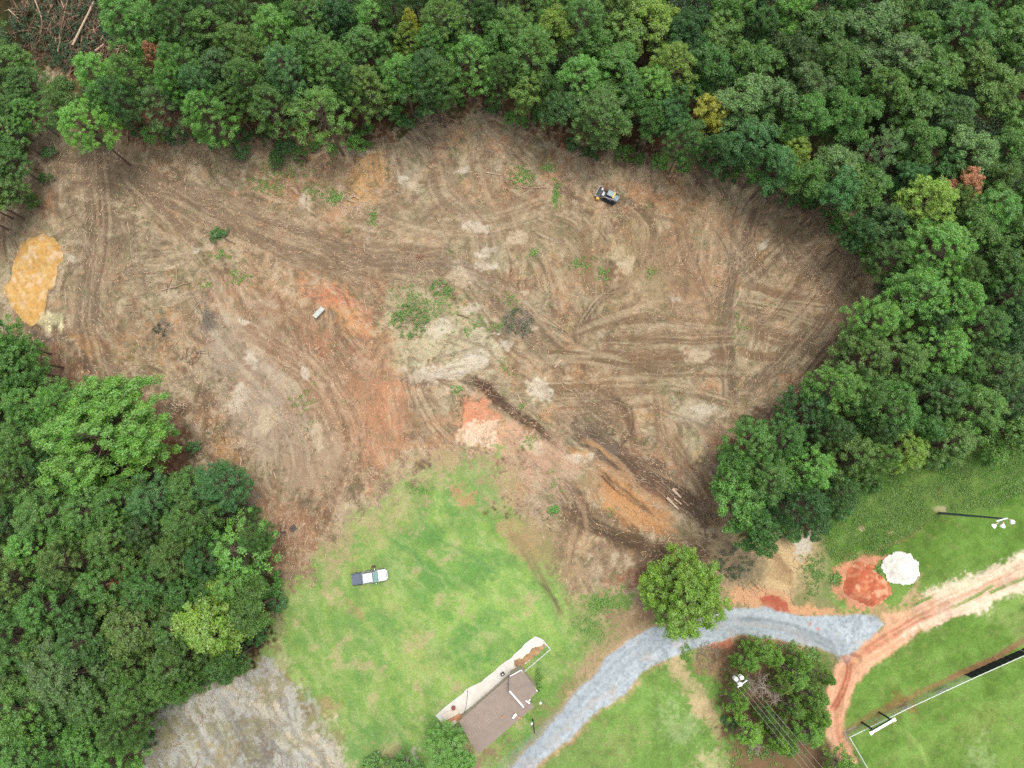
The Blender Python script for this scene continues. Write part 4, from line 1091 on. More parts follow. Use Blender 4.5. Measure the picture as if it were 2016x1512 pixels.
GREENS = {  # leaf colour of the kind (albedo, seen under the tone spread of the leaves)
    "mid": (0.090, 0.230, 0.032), "dark": (0.056, 0.150, 0.026), "bright": (0.122, 0.325, 0.040), "yellow": (0.205, 0.355, 0.034),
    "olive": (0.120, 0.245, 0.036), "blue": (0.076, 0.208, 0.048), "grey": (0.122, 0.245, 0.060), "gold": (0.34, 0.37, 0.030), "rust": (0.50, 0.27, 0.120), "lime": (0.150, 0.400, 0.045), "leaf": (0.165, 0.320, 0.028)}
TREES = []      # (crown px, py, radius px, kind, tone, proto, height)
rt = random.Random(5)


def tree(px, py, r, kind="pine", tone="mid", h=None, base=False, name=None):
    """a tree seen at photo place (px, py) with a crown radius of r photo pixels; with base=True (px, py) is its foot"""
    spec = {"pine": (PINES, 18, 3.5, .74, "pine_tree"), "loose": (LOOSE, 18, 3.7, .76, "pine_tree"), "broad": (BROAD, 16, 4.0, .72, "broadleaf_tree"),
            "oak": (OAK, 19, 9.6, .72, "broadleaf_tree"), "round": (ROUND, 10, 6.4, .6, "round_tree"), "cedar": (CEDAR, 8, 3.3, .55, "cedar_tree"),
            "shrub": (SHRUB, 2.6, 1.5, .6, "shrub"), "dead": (DEAD, 13, 2.6, .75, "bare_tree")}[kind]
    protos, ph, pr, cz, nm = spec
    h = h or ph * rt.uniform(.9, 1.1)
    zc = h * cz
    if base:
        g_ = P(px, py, 0)
        k = H / (H - zc)
        cpx, cpy = 1008 + (px - 1008) * k, 945 + (py - 945) * k
    else:
        g_ = P(px, py, zc); cpx, cpy = px, py
    g_.z = zat(g_.x, g_.y)
    scale_px = F / (H - zc) * 1.0
    s = r * (1.13 if kind in ('pine', 'broad', 'loose') else (.86 if kind == 'cedar' else 1.0)) / scale_px / pr
    k = rt.randrange(len(protos))
    e = empty(nm, g_, rt.uniform(0, 6.28), (s * rt.uniform(.94, 1.06), s * rt.uniform(.94, 1.06), h / ph))
    if kind == "oak":
        e.rotation_euler.z = 0.35; e.scale = (s * 1.12, s * .82, h / ph)
    c = GREENS[tone]
    if kind == 'cedar': c = (c[0] * 1.3, c[1] * 1.08, c[2] * .9)
    j = rt.uniform(.8, 1.25); hj = rt.uniform(-.012, .012)
    if kind == "dead":
        o = bpy.data.objects.new("trunk", protos[k]); COL.objects.link(o); o.parent = e
    else:
        o = bpy.data.objects.new("crown" if kind != "shrub" else "leaves", protos[k][0]); COL.objects.link(o); o.parent = e
        o.color = (max(0.01, c[0] * j + hj), c[1] * j, c[2] * j, 1)
        t = bpy.data.objects.new("trunk" if kind != "shrub" else "stem", protos[k][1]); COL.objects.link(t); t.parent = e
    TREES.append([e, cpx, cpy, r, kind, tone])
    return e


T = tree
# wood at the upper left, beside the brush pile
for a in [(14, 120, 42), (52, 165, 36), (18, 220, 38), (55, 222, 28), (14, 315, 38), (18, 262, 34), (6, 368, 34)]: T(*a, "pine", rt.choice(["mid", "bright", "mid"]), h=11)
T(190, 150, 42, "pine", "lime"); T(165, 250, 42, "pine", "lime"); T(208, 204, 38, "pine", "bright"); T(236, 196, 30, "pine", "blue"); T(262, 150, 40, "pine", "mid")
T(317, 205, 46, "loose", "grey"); T(402, 222, 44, "pine", "lime"); T(395, 175, 38, "pine", "blue"); T(437, 138, 46, "pine", "blue"); T(470, 88, 40, "pine", "olive")
T(352, 128, 40, "pine", "mid"); T(312, 118, 22, "pine", "rust", h=16); T(300, 62, 50, "pine", "bright"); T(352, 42, 48, "pine", "mid"); T(245, 40, 50, "pine", "bright"); T(410, 60, 46, "pine", "mid")
T(470, 25, 42, "pine", "mid"); T(400, 8, 40, "pine", "dark"); T(345, 165, 34, "pine", "bright"); T(490, 160, 42, "pine", "mid")
# wood above the clearing, left half
T(630, 217, 58, "loose", "bright"); T(534, 208, 46, "pine", "mid"); T(560, 140, 44, "pine", "blue"); T(612, 105, 50, "pine", "mid"); T(660, 130, 44, "pine", "mid"); T(722, 170, 44, "pine", "olive")
T(720, 95, 46, "pine", "mid"); T(794, 152, 40, "pine", "bright"); T(848, 148, 52, "pine", "dark"); T(860, 160, 38, "pine", "mid"); T(926, 116, 46, "pine", "bright"); T(989, 145, 34, "pine", "mid")
T(735, 42, 52, "pine", "bright"); T(806, 84, 36, "pine", "yellow"); T(812, 58, 20, "pine", "gold", h=18.5); T(920, 55, 20, "dead", "mid"); T(665, 45, 44, "broad", "dark"); T(545, 60, 46, "pine", "bright")
T(600, 30, 46, "pine", "mid"); T(870, 45, 46, "pine", "olive"); T(935, 10, 32, "dead", "mid"); T(980, 88, 42, "broad", "mid"); T(1010, 62, 42, "pine", "mid"); T(850, 95, 40, "pine", "mid"); T(775, 20, 42, "pine", "dark")
T(900, 85, 36, "broad", "dark"); T(500, 110, 42, "pine", "olive"); T(958, 40, 36, "broad", "dark"); T(690, 170, 34, "pine", "dark")
# wood above the loader
T(1140, 155, 50, "pine", "lime"); T(1185, 228, 60, "pine", "mid"); T(1108, 222, 34, "broad", "blue"); T(1050, 105, 54, "pine", "mid"); T(1085, 70, 42, "broad", "yellow"); T(1090, 195, 30, "broad", "dark")
T(1150, 45, 48, "pine", "mid"); T(1222, 62, 50, "broad", "olive"); T(1285, 45, 52, "broad", "yellow"); T(1210, 140, 50, "broad", "mid"); T(1318, 130, 48, "pine", "yellow"); T(1288, 175, 42, "pine", "lime")
T(1350, 275, 36, "pine", "mid"); T(1392, 224, 35, "broad", "gold"); T(1280, 232, 32, "broad", "mid"); T(1402, 140, 50, "broad", "mid"); T(1455, 210, 56, "broad", "grey"); T(1490, 130, 50, "broad", "mid")
T(1470, 285, 50, "broad", "blue"); T(1420, 60, 50, "broad", "olive"); T(1350, 70, 44, "broad", "dark"); T(1450, 20, 44, "broad", "mid"); T(1330, 200, 36, "broad", "dark"); T(1240, 190, 38, "broad", "mid"); T(1520, 200, 46, "broad", "grey")
T(1320, 240, 34, "broad", "blue"); T(1230, 10, 40, "broad", "olive"); T(1100, 15, 42, "pine", "mid"); T(1410, 300, 34, "broad", "dark"); T(1180, 100, 40, "broad", "mid")
# wood at the upper right
T(1560, 303, 38, "broad", "yellow"); T(1556, 24, 40, "broad", "lime"); T(1628, 62, 52, "broad", "mid"); T(1700, 60, 54, "broad", "grey"); T(1632, 125, 44, "broad", "mid"); T(1775, 115, 64, "broad", "grey")
T(1740, 178, 42, "broad", "olive"); T(1840, 150, 50, "broad", "mid"); T(1900, 55, 52, "pine", "mid"); T(1980, 62, 52, "broad", "mid"); T(1734, 299, 46, "loose", "grey"); T(1802, 288, 44, "broad", "mid")
T(1916, 303, 52, "broad", "grey"); T(1985, 305, 44, "broad", "mid"); T(1900, 368, 30, "broad", "rust"); T(1640, 330, 50, "broad", "grey"); T(1672, 240, 44, "broad", "mid"); T(1800, 215, 48, "broad", "olive")
T(1640, 225, 40, "broad", "mid"); T(1872, 232, 48, "broad", "dark"); T(1962, 180, 48, "broad", "olive"); T(1824, 402, 52, "pine", "yellow"); T(1700, 372, 50, "broad", "mid"); T(1950, 418, 52, "pine", "bright")
T(1842, 492, 55, "pine", "bright"); T(1640, 385, 40, "broad", "blue"); T(1968, 520, 46, "broad", "mid"); T(1902, 462, 46, "broad", "mid"); T(1750, 440, 44, "broad", "blue"); T(1560, 110, 46, "broad", "dark")
T(1580, 240, 44, "broad", "mid"); T(1530, 330, 40, "broad", "blue"); T(1585, 355, 38, "broad", "mid"); T(1880, 410, 34, "broad", "olive"); T(1690, 460, 32, "broad", "dark"); T(1590, 180, 44, "broad", "grey"); T(2000, 240, 46, "broad", "olive")
# wood at the right edge
T(1800, 580, 58, "pine", "lime"); T(1880, 592, 50, "pine", "bright"); T(1728, 632, 44, "pine", "bright"); T(1932, 640, 46, "pine", "mid"); T(1708, 700, 50, "pine", "olive"); T(1778, 712, 48, "pine", "olive")
T(1856, 690, 46, "pine", "bright"); T(1960, 735, 50, "pine", "mid"); T(1992, 650, 44, "broad", "blue"); T(1642, 762, 50, "pine", "bright"); T(1700, 785, 42, "pine", "mid"); T(1758, 810, 50, "pine", "bright")
T(1850, 775, 48, "pine", "mid"); T(1922, 800, 56, "pine", "bright"); T(1992, 852, 42, "broad", "olive"); T(1775, 888, 44, "pine", "yellow"); T(1682, 892, 46, "pine", "olive"); T(1594, 930, 44, "pine", "bright")
T(1545, 868, 46, "pine", "mid"); T(1480, 868, 44, "pine", "mid"); T(1582, 1000, 44, "pine", "dark"); T(1460, 985, 56, "broad", "bright"); T(1492, 1040, 46, "broad", "mid"); T(1510, 940, 48, "pine", "mid")
T(1820, 845, 38, "broad", "mid"); T(1890, 540, 40, "pine", "mid"); T(1640, 850, 36, "pine", "dark"); T(1725, 850, 34, "pine", "dark"); T(1730, 900, 30, "pine", "olive"); T(2000, 580, 40, "pine", "mid"); T(1445, 930, 38, "broad", "mid")
# round tree by the gravel road, cedars, tree behind the hut
T(1348, 1162, 84, "round", "leaf")
T(1500, 1280, 40, "cedar", "lime"); T(1535, 1345, 30, "cedar", "olive"); T(1560, 1390, 34, "cedar", "mid"); T(1530, 1425, 30, "cedar", "olive"); T(1505, 1405, 26, "cedar", "mid"); T(1562, 1330, 42, "cedar", "lime"); T(1600, 1370, 42, "cedar", "bright"); T(1590, 1440, 44, "cedar", "lime"); T(1470, 1300, 34, "cedar", "bright"); T(1450, 1380, 34, "cedar", "lime")
T(1475, 1440, 42, "cedar", "lime"); T(1545, 1465, 34, "cedar", "bright"); T(1500, 1350, 36, "dead", "mid", h=7); T(1525, 1375, 30, "dead", "mid", h=5); T(1540, 1430, 28, "dead", "mid", h=5); T(1470, 1345, 26, "dead", "mid", h=5); T(1490, 1470, 26, "dead", "mid", h=4)
T(1575, 1300, 30, "cedar", "bright"); T(1520, 1290, 28, "cedar", "lime"); T(1610, 1410, 34, "cedar", "lime"); T(1530, 1460, 30, "cedar", "lime"); T(1455, 1340, 26, "cedar", "olive")
T(1660, 1510, 44, "cedar", "bright"); T(1620, 1330, 26, "cedar", "bright")
T(872, 1470, 40, "broad", "bright", h=8); T(800, 1515, 30, "broad", "mid", h=6); T(905, 1500, 26, "broad", "bright", h=7); T(740, 1520, 26, "shrub", "mid", h=3)
# wood at the left: tall pines whose feet show beside the clearing
for bx, by in [(126, 724), (101, 697), (118, 743), (130, 758), (144, 768), (70, 735)]: T(bx, by, 44, "pine", rt.choice(["bright", "mid"]), base=True)
for bx, by in [(14, 430), (6, 452)]: T(bx + 10, by, 34, "pine", "mid", base=True)
T(205, 862, 128, "oak", "lime", h=17)
for a in [(60, 800, 48, "pine", "bright"), (118, 800, 40, "pine", "bright"), (165, 795, 36, "pine", "mid"), (50, 870, 40, "pine", "mid"), (30, 940, 44, "pine", "olive"), (95, 1010, 52, "pine", "mid"),
          (60, 1080, 46, "pine", "bright"), (180, 1010, 48, "pine", "mid"), (232, 985, 38, "pine", "mid"), (302, 986, 42, "pine", "blue"), (436, 952, 50, "pine", "blue"), (375, 1030, 46, "pine", "mid"),
          (466, 1085, 62, "loose", "bright"), (505, 1060, 30, "pine", "mid"), (350, 1090, 42, "pine", "olive"), (225, 1060, 44, "pine", "mid"), (130, 1110, 48, "pine", "olive"), (205, 1150, 44, "pine", "mid"),
          (300, 1150, 46, "pine", "mid"), (20, 1140, 46, "pine", "olive"), (90, 1195, 52, "pine", "mid"), (265, 1232, 66, "pine", "olive"), (262, 1138, 16, "shrub", "rust", 15), (425, 1228, 66, "broad", "leaf"),
          (492, 1200, 44, "broad", "olive"), (375, 1160, 40, "broad", "mid"), (170, 1265, 50, "pine", "mid"), (130, 1330, 66, "pine", "grey"), (190, 1380, 52, "pine", "mid"), (50, 1410, 58, "pine", "bright"),
          (20, 1250, 50, "pine", "mid"), (270, 1365, 40, "pine", "mid"), (345, 1300, 44, "pine", "olive"), (330, 1345, 34, "pine", "mid"), (170, 1460, 46, "pine", "bright"), (60, 1480, 52, "pine", "bright"),
          (240, 1440, 40, "pine", "mid"), (400, 1100, 40, "pine", "dark"), (440, 1310, 34, "broad", "mid"), (380, 1345, 26, "broad", "mid"), (120, 1510, 36, "pine", "mid"), (262, 1502, 16, "shrub", "lime", 2)]:
    T(*a)

# fill the canopy between them
CANOPY = [[(-70, -70), (2090, -70), (2090, 870), (1960, 850), (1800, 900), (1700, 940), (1600, 1010), (1500, 1050), (1440, 960), (1460, 870), (1600, 790), (1650, 700), (1710, 600), (1760, 520),
           (1660, 420), (1560, 350), (1400, 300), (1280, 250), (1200, 250), (1080, 230), (1000, 170), (880, 170), (760, 200), (620, 240), (500, 220), (400, 230), (290, 220), (150, 270), (120, 200), (160, 150), (260, 130), (225, 60), (215, -70)],
          [(-70, 60), (20, 70), (85, 150), (60, 300), (30, 380), (-70, 390)],
          [(-70, 650), (20, 660), (60, 760), (200, 900), (330, 940), (440, 930), (520, 1050), (520, 1250), (450, 1320), (340, 1370), (260, 1440), (200, 1570), (-70, 1570)]]


def inpoly(p, poly):
    x, y = p; c = False
    for i in range(len(poly)):
        ax, ay = poly[i]; bx, by = poly[(i + 1) % len(poly)]
        if (ay > y) != (by > y) and x < (bx - ax) * (y - ay) / (by - ay) + ax: c = not c
    return c


tries = 0; nfill = 0
while tries < 9000 and nfill < 105:
    tries += 1
    p = (rt.uniform(-70, 2090), rt.uniform(-70, 1570)); r = rt.uniform(32, 48)
    if not any(inpoly(p, q) for q in CANOPY): continue
    if any(math.hypot(p[0] - t[1], p[1] - t[2]) < 0.66 * (r + t[3]) for t in TREES if t[4] != "shrub"): continue
    left = p[0] < 900
    T(p[0], p[1], r, ("pine" if rt.random() < .85 else "broad") if left or p[1] > 480 else ("broad" if rt.random() < .8 else "pine"), rt.choice(["mid", "mid", "dark", "olive", "blue" if not left else "bright"]), h=rt.uniform(13, 16.5))
    nfill += 1
# bushes along the edge of the clearing
for i, a in enumerate([(741, 205, 26), (720, 262, 22), (700, 280, 20), (560, 290, 20), (545, 310, 18), (590, 300, 16), (300, 262, 22), (345, 262, 20), (262, 245, 18), (480, 262, 16), (780, 225, 20), (470, 290, 18),
                       (968, 205, 18), (1058, 222, 20), (1005, 232, 14), (800, 240, 16), (1180, 292, 20), (1230, 300, 20), (1300, 318, 18), (1410, 318, 26), (1445, 330, 26), (1500, 360, 24), (1470, 340, 22), (1560, 385, 24), (1620, 400, 24),
                       (1660, 440, 24), (1700, 480, 26), (1730, 505, 26), (1770, 545, 20), (1650, 740, 18), (1600, 800, 20), (1570, 820, 18), (1850, 905, 20), (1890, 880, 18), (1960, 890, 24), (1660, 1000, 22), (1620, 1030, 18), (1560, 1050, 18),
                       (520, 1150, 26), (545, 1185, 18), (500, 1250, 22), (505, 1110, 22), (1090, 1004, 10), (170, 1490, 20), (290, 1455, 16), (1720, 950, 20), (1640, 960, 22),
                       (1575, 1330, 16), (1440, 1420, 14), (60, 395, 16), (110, 240, 14), (95, 300, 14), (88, 350, 12), (200, 275, 14), (390, 262, 16), (420, 280, 13), (520, 262, 15), (620, 285, 14), (655, 292, 12), (830, 218, 15), (860, 205, 13), (905, 196, 12), (1030, 238, 13), (1125, 282, 14), (1150, 296, 12), (1260, 312, 13), (1345, 325, 15), (1385, 318, 13), (1520, 372, 15), (1590, 400, 14), (1640, 425, 15), (1745, 560, 14), (1700, 640, 14), (1670, 690, 14), (1625, 770, 14), (1545, 835, 14), (1470, 830, 13), (1425, 900, 14), (1410, 960, 13), (380, 880, 14), (470, 960, 13), (500, 1010, 14)]):
    T(a[0], a[1], a[2], "shrub", ["dark", "mid", "bright", "blue"][i % 4], h=[2.2, 2.9, 3.3][i % 3] * min(1.2, a[2] / 18))

# -- describe every tree by its look and the place one finds it at
ZONES = [("the wood left of the brush pile", lambda x, y: x < 110 and y < 480), ("the wood between brush pile and clearing", lambda x, y: x < 520 and y < 560),
         ("the wood above the grass clumps", lambda x, y: x < 790 and y < 500), ("the wood at the top centre", lambda x, y: x < 1040 and y < 500),
         ("the wood above the tracked loader", lambda x, y: x < 1260 and y < 500), ("the wood right of the loader", lambda x, y: x < 1530 and y < 470),
         ("the wood in the top right corner", lambda x, y: x > 1770 and y < 250), ("the wood at the upper right", lambda x, y: x > 1500 and y < 250), ("the wood above the fan of tracks", lambda x, y: x > 1500 and x < 1770 and y < 520),
         ("the wood at the right edge", lambda x, y: x >= 1770 and y < 540), ("the wood beside the fan of tracks", lambda x, y: x > 1590 and y < 760),
         ("the wood above the meadow", lambda x, y: x > 1640 and y < 1060), ("the clump between clearing and meadow", lambda x, y: x > 1400 and y < 1130),
         ("the thicket round the power pole", lambda x, y: x > 1410 and y >= 1130), ("the verge beside the gravel road", lambda x, y: x > 1000 and y >= 1130 and x <= 1410),
         ("the yard behind the brown hut", lambda x, y: x > 620 and y > 1300), ("the bare ground of the clearing", lambda x, y: x > 620),
         ("the left wood by the yellow sand", lambda x, y: y < 815), ("the left wood around the big oak", lambda x, y: y < 1000),
         ("the left wood above the pale field", lambda x, y: x > 260 and y < 1420), ("the left wood along the left edge", lambda x, y: y < 1250), ("the wood in the bottom left corner", lambda x, y: True)]
WORD = {"mid": "mid green", "dark": "dark green", "bright": "bright green", "yellow": "yellow green", "olive": "olive green", "blue": "bluish green", "grey": "pale grey green", "gold": "golden yellow", "rust": "rust brown", "leaf": "yellow green", "lime": "vivid green"}
KN = {"pine": "pine", "loose": "open pine", "broad": "broadleaf tree", "oak": "oak", "round": "round tree", "cedar": "cedar", "shrub": "bush", "dead": "bare tree"}
ORD = ["first", "second", "third", "fourth", "fifth", "sixth", "seventh", "eighth", "ninth", "tenth", "eleventh", "twelfth", "thirteenth", "fourteenth"]
bins = {}
for t in TREES:
    e, x, y, r, kind, tone = t
    z = next(n for n, f in ZONES if f(x, y))
    look = (("bare grey dead tree" if kind == "dead" else WORD[tone] + " " + KN[kind]))
    bins.setdefault((z, look), []).append(t)
for (z, look), ts in bins.items():
    ts.sort(key=lambda t: t[1])
    for i, t in enumerate(ts):
        e, x, y, r, kind, tone = t
        cat = "bush" if kind == "shrub" else "tree"
        if len(ts) == 1: lab = f"only {look} in {z}"
        elif len(ts) == 2: lab = f"{'left' if i == 0 else 'right'} one of two {look}s in {z}"
        else:
            lab = f"{'leftmost' if i == 0 else ('rightmost' if i == len(ts) - 1 else ORD[i] + ' from left,')} {look} in {z}"
        if kind == "oak": lab = "largest crown of all, vivid green oak leaning over the left of the clearing"
        if kind == "round": lab = "wide yellow green round tree overhanging the gravel road"
        tag(e, lab, cat, "bushes at the edges" if kind == "shrub" else ("cedars round the power pole" if kind == "cedar" else "trees of the surrounding woods"))


# undergrowth and weeds that nobody could count
def scatter_leaves(name, pts, size, seed, color, hmax, per=10, rad=0.45):
    cs = [(p[0], p[1], p[2] + hmax * 0.4) for p in pts]
    me = leaf_cloud(name, cs, [rad] * len(cs), per, size, seed, flat=hmax / rad * .6, up=.8, aspect=.5, low=-.1)
    o = link_mesh(name, me); o.color = (*color, 1); o["kind"] = "stuff"
    return o


rs = random.Random(77)
u = []
while len(u) < 15000:
    p = (rs.uniform(-20, 2040), rs.uniform(-20, 1540))
    if not any(inpoly(p, q) for q in CANOPY): continue
    g_ = P(*p); g_.z = zat(g_.x, g_.y)
    if vn(np.array([g_.x / 4]), np.array([g_.y / 4]), 3)[0] < .38: continue
    u.append(g_)
scatter_leaves("undergrowth", u, .36, 301, (.045, .11, .03), 1.3, 12, .8)

# ------------------------------------------------------------------ heaps of sand and clay
def mound(name, poly, top, col, col2, label, cat, group, seed, peak=None, rough=0.16, step=0.16, edge=2.0, streak=None, col3=None, wp=0.6, soft=4):
    pw = [tuple(P(*p)[:2]) for p in poly]
    xs = [p[0] for p in pw]; ys = [p[1] for p in pw]
    ax = np.arange(min(xs) - 1, max(xs) + 1, step); ay = np.arange(min(ys) - 1, max(ys) + 1, step)
    mx, my = np.meshgrid(ax.astype(np.float32), ay.astype(np.float32))
    wx = (fbm(mx / 1.4, my / 1.4, seed, 4, .6) - .5) * 1.6 * wp; wy = (fbm(mx / 1.4, my / 1.4, seed + 4, 4, .6) - .5) * 1.6 * wp
    d = sdist(pw, mx + wx, my + wy)
    prof = sm(0, edge, d) ** .8
    hgt = prof * top
    if peak:
        for (qx, qy, qr, qh) in peak:
            q = P(qx, qy); hgt = hgt + prof * qh * np.clip(1 - np.hypot(mx + wx - q.x, my + wy - q.y) / (qr / 12.0), 0, 1) ** 1.1
    n1 = fbm(mx / 1.1, my / 1.1, seed + 9, 5, .65); n2 = fbm(mx / .35, my / .35, seed + 13, 3, .6)
    hgt = hgt * (1 + (n1 - .5) * .5) + prof * (n2 - .5) * rough
    if streak:
        a = math.radians(streak); s_ = vn((mx * math.cos(a) + my * math.sin(a)) / .35, (-mx * math.sin(a) + my * math.cos(a)) / 4.5, seed + 20)
        hgt -= prof * .05 * sm(.45, .75, s_)
    for _ in range(soft):
        hgt = (hgt + np.roll(hgt, 1, 0) + np.roll(hgt, -1, 0) + np.roll(hgt, 1, 1) + np.roll(hgt, -1, 1)) / 5
    hgt = hgt + prof * (n2 - .5) * rough * .8
    base = np.zeros_like(mx)
    for j in range(mx.shape[0]):
        base[j] = [zat(float(mx[j, i]), float(my[j, i])) for i in range(mx.shape[1])]
    zz = base + hgt - .03
    keep = d > -.02
    cc = rgb(col) * np.ones(mx.shape + (3,), np.float32)
    cc = pal(cc, rgb(col2), sm(.45, .65, n1))
    if col3: cc = pal(cc, rgb(col3), sm(.55, .72, fbm(mx / .8, my / .8, seed + 30, 4)) * .8)
    cc = pal(cc, cc * .8, sm(.5, .3, n2))
    if streak: cc = pal(cc, cc * .8, sm(.55, .8, s_) * .5)
    fm = keep[:-1, :-1] & keep[1:, :-1] & keep[:-1, 1:] & keep[1:, 1:]
    nx = mx.shape[1]; idx = np.arange(mx.size).reshape(mx.shape)
    q = np.stack([idx[:-1, :-1][fm], idx[:-1, 1:][fm], idx[1:, 1:][fm], idx[1:, :-1][fm]], 1)
    used, inv = np.unique(q.ravel(), return_inverse=True)
    cxm, cym = float(mx.ravel()[used].mean()), float(my.ravel()[used].mean())
    co = np.stack([mx.ravel()[used] - cxm, my.ravel()[used] - cym, zz.ravel()[used]], 1)
    me = bpy.data.meshes.new(name); me.from_pydata(co.tolist(), [], inv.reshape(-1, 4).tolist()); me.update()
    at = me.color_attributes.new("soil", 'FLOAT_COLOR', 'POINT')
    c4 = np.ones((len(used), 4), np.float32); c4[:, :3] = cc.reshape(-1, 3)[used]
    at.data.foreach_set("color", c4.ravel())
    for p in me.polygons: p.use_smooth = True
    me.materials.append(M_heap)
    o = bpy.data.objects.new(name, me); o.location = (cxm, cym, 0.0); COL.objects.link(o)
    return tag(o, label, cat, group)


M_heap = ground_mat("heaped_earth", 0.10, 0.6, 0.05, 3.0)
mound("sand_heap", [(40, 478), (60, 466), (79, 461), (106, 467), (119, 486), (124, 507), (114, 528), (108, 562), (93, 576), (90, 618), (63, 645), (40, 631), (24, 607), (1, 573), (18, 552), (24, 515), (32, 496)],
      .35, (220, 164, 82), (224, 178, 104), "long spread of yellow sand with blade marks by the left edge", "sand heap", None, 401, peak=[(84, 492, 48, 1.3)], streak=35, col3=(232, 200, 164), edge=1.0)
mound("sand_heap", [(1735, 1100), (1750, 1088), (1775, 1085), (1798, 1093), (1811, 1110), (1810, 1132), (1795, 1148), (1772, 1152), (1748, 1142), (1733, 1122)],
      1.7, (255, 253, 248), (250, 247, 240), "round heap of pure white sand on the grass", "sand heap", None, 421, rough=.12, edge=2.2, wp=.7, soft=40)
mound("clay_heap", [(1668, 1112), (1697, 1105), (1718, 1112), (1730, 1126), (1758, 1158), (1752, 1172), (1735, 1188), (1718, 1196), (1700, 1192), (1676, 1178), (1660, 1163), (1662, 1135)],
      1.1, (214, 104, 68), (230, 136, 92), "heap of brick red clay beside the white sand heap", "clay heap", None, 441, rough=.22, edge=1.6, col3=(240, 184, 140), wp=.9, soft=10)

# ------------------------------------------------------------------ the brown roofed hut, its slab and rails
M_roof = mat("brown_roof", S(160, 144, 132), 0.65, 0.1, 0.07, 1.2)
M_wall = mat("cream_wall", S(196, 184, 166), 0.85, 0, .1)
M_white = mat("white_paint", (0.78, 0.79, 0.80), 0.5, 0, .04)
M_greym = mat("galvanised", (0.42, 0.43, 0.44), 0.45, .6, .12)
M_concrete = mat("pale_concrete", S(228, 222, 212), 0.9, 0, .10, 0.9)
M_mud = mat("brown_mud", S(176, 142, 104), 1, 0, .3, 1.2)
M_dark = mat("dark_metal", (.03, .033, .038), 0.5, .3, .2)
M_plank = mat("orange_planks", S(204, 150, 116), 0.8, 0, .2, 4)
M_palew = mat("pale_board", S(232, 218, 200), 0.85, 0, .08, 3)
M_glass = mat("dark_glass", (.02, .025, .03), .08, 0, .1, spec=.8)


def W(px, py, z=0.0): return P(px, py, z)


def quad(mb, a, b, c, d, th=.08):
    """a slab of thickness th under the four corners"""
    lo = [Vector(v) - Vector((0, 0, th)) for v in (a, b, c, d)]
    mb.add([a, b, c, d] + lo, [(0, 1, 2, 3), (7, 6, 5, 4), (0, 4, 5, 1), (1, 5, 6, 2), (2, 6, 7, 3), (3, 7, 4, 0)])
    return mb


A_, B_, C_, D_ = W(903, 1420, 2.7), W(1003, 1333, 2.7), W(1052, 1391, 2.7), W(943, 1484, 2.7)
ctr = (A_ + B_ + C_ + D_) / 4; ctr.z = 0
hut = empty("hut", (ctr.x, ctr.y, 0))
tag(hut, "low hut with a brown gabled roof beside a white concrete slab", "hut")


def L(v): return Vector(v) - hut.location


def at_z(v, z): return Vector((v.x, v.y, z))


R0 = at_z((A_ * .44 + D_ * .56), 3.45); R1 = at_z((B_ * .44 + C_ * .56), 3.45)
nw = MB(); quad(nw, L(A_), L(R0), L(R1), L(B_)); quad(nw, L(R0) + Vector((0, 0, -.003)), L(D_), L(C_), L(R1) + Vector((0, 0, -.003)))
nw.build("roof", M_roof, hut)


def ribs(a, b, c, d, n, parent, name, material, up=.05, r=.02):
    mb = MB()
    for i in range(1, n):
        t = i / n
        mb.tube([a.lerp(b, t) + Vector((0, 0, up)), d.lerp(c, t) + Vector((0, 0, up))], r, 4)
    return mb.build(name, material, parent)


ribs(L(A_), L(B_), L(R1), L(R0), 26, hut, "roof_ribs", M_roof, .0)
cor = [v.lerp(at_z(ctr, v.z), .07) for v in (A_, B_, C_, D_)]
mb = MB()
for i in range(4):
    a, b = L(cor[i]), L(cor[(i + 1) % 4]); a2, b2 = at_z(a, 2.6), at_z(b, 2.6)
    n_ = (b - a).cross(Vector((0, 0, 1))).normalized() * -.1
    a0, b0 = at_z(a, -.1), at_z(b, -.1)
    mb.add([a0, b0, b2, a2, a0 + n_, b0 + n_, b2 + n_, a2 + n_], [(0, 1, 2, 3), (7, 6, 5, 4), (0, 4, 5, 1), (1, 5, 6, 2), (2, 6, 7, 3), (3, 7, 4, 0)])
mb.build("wall", M_wall, hut)
# the taller end with its prow gable
q1, q2, q3, q4 = W(1004, 1331, 3.6), W(1026, 1319, 3.6), W(1058, 1361, 3.6), W(1031, 1392, 3.6)
r1, r2 = W(1003, 1360, 4.5), W(1043, 1340, 4.5)
mb = MB(); quad(mb, L(q1), L(r1), L(r2), L(q2)); quad(mb, L(r1) + Vector((0, 0, -.003)), L(q4), L(q3), L(r2) + Vector((0, 0, -.003)))
e_ = mb.build("gable_roof", M_roof, hut)
def beam(mb, a, b, w_, h_):
    a, b = Vector(a), Vector(b); d = (b - a).normalized(); s_ = d.cross(Vector((0, 0, 1))).normalized() * (w_ / 2); u_ = Vector((0, 0, h_ / 2))
    vs = [a + s_ + u_, a - s_ + u_, a - s_ - u_, a + s_ - u_, b + s_ + u_, b - s_ + u_, b - s_ - u_, b + s_ - u_]
    mb.add(vs, [(0, 1, 2, 3), (7, 6, 5, 4), (0, 4, 5, 1), (1, 5, 6, 2), (2, 6, 7, 3), (3, 7, 4, 0)])
    return mb
up = Vector((0, 0, .04))
beam(MB(), L(r1) + up, L(q4) + up, .22, .2).build("fascia", M_white, hut)
beam(MB(), L(q1) + up, L(r1) + up * .9, .15, .18).build("fascia", mat("shaded_grey", S(150, 146, 146), .7), hut)  # half of the fascia that lies in shade, painted grey
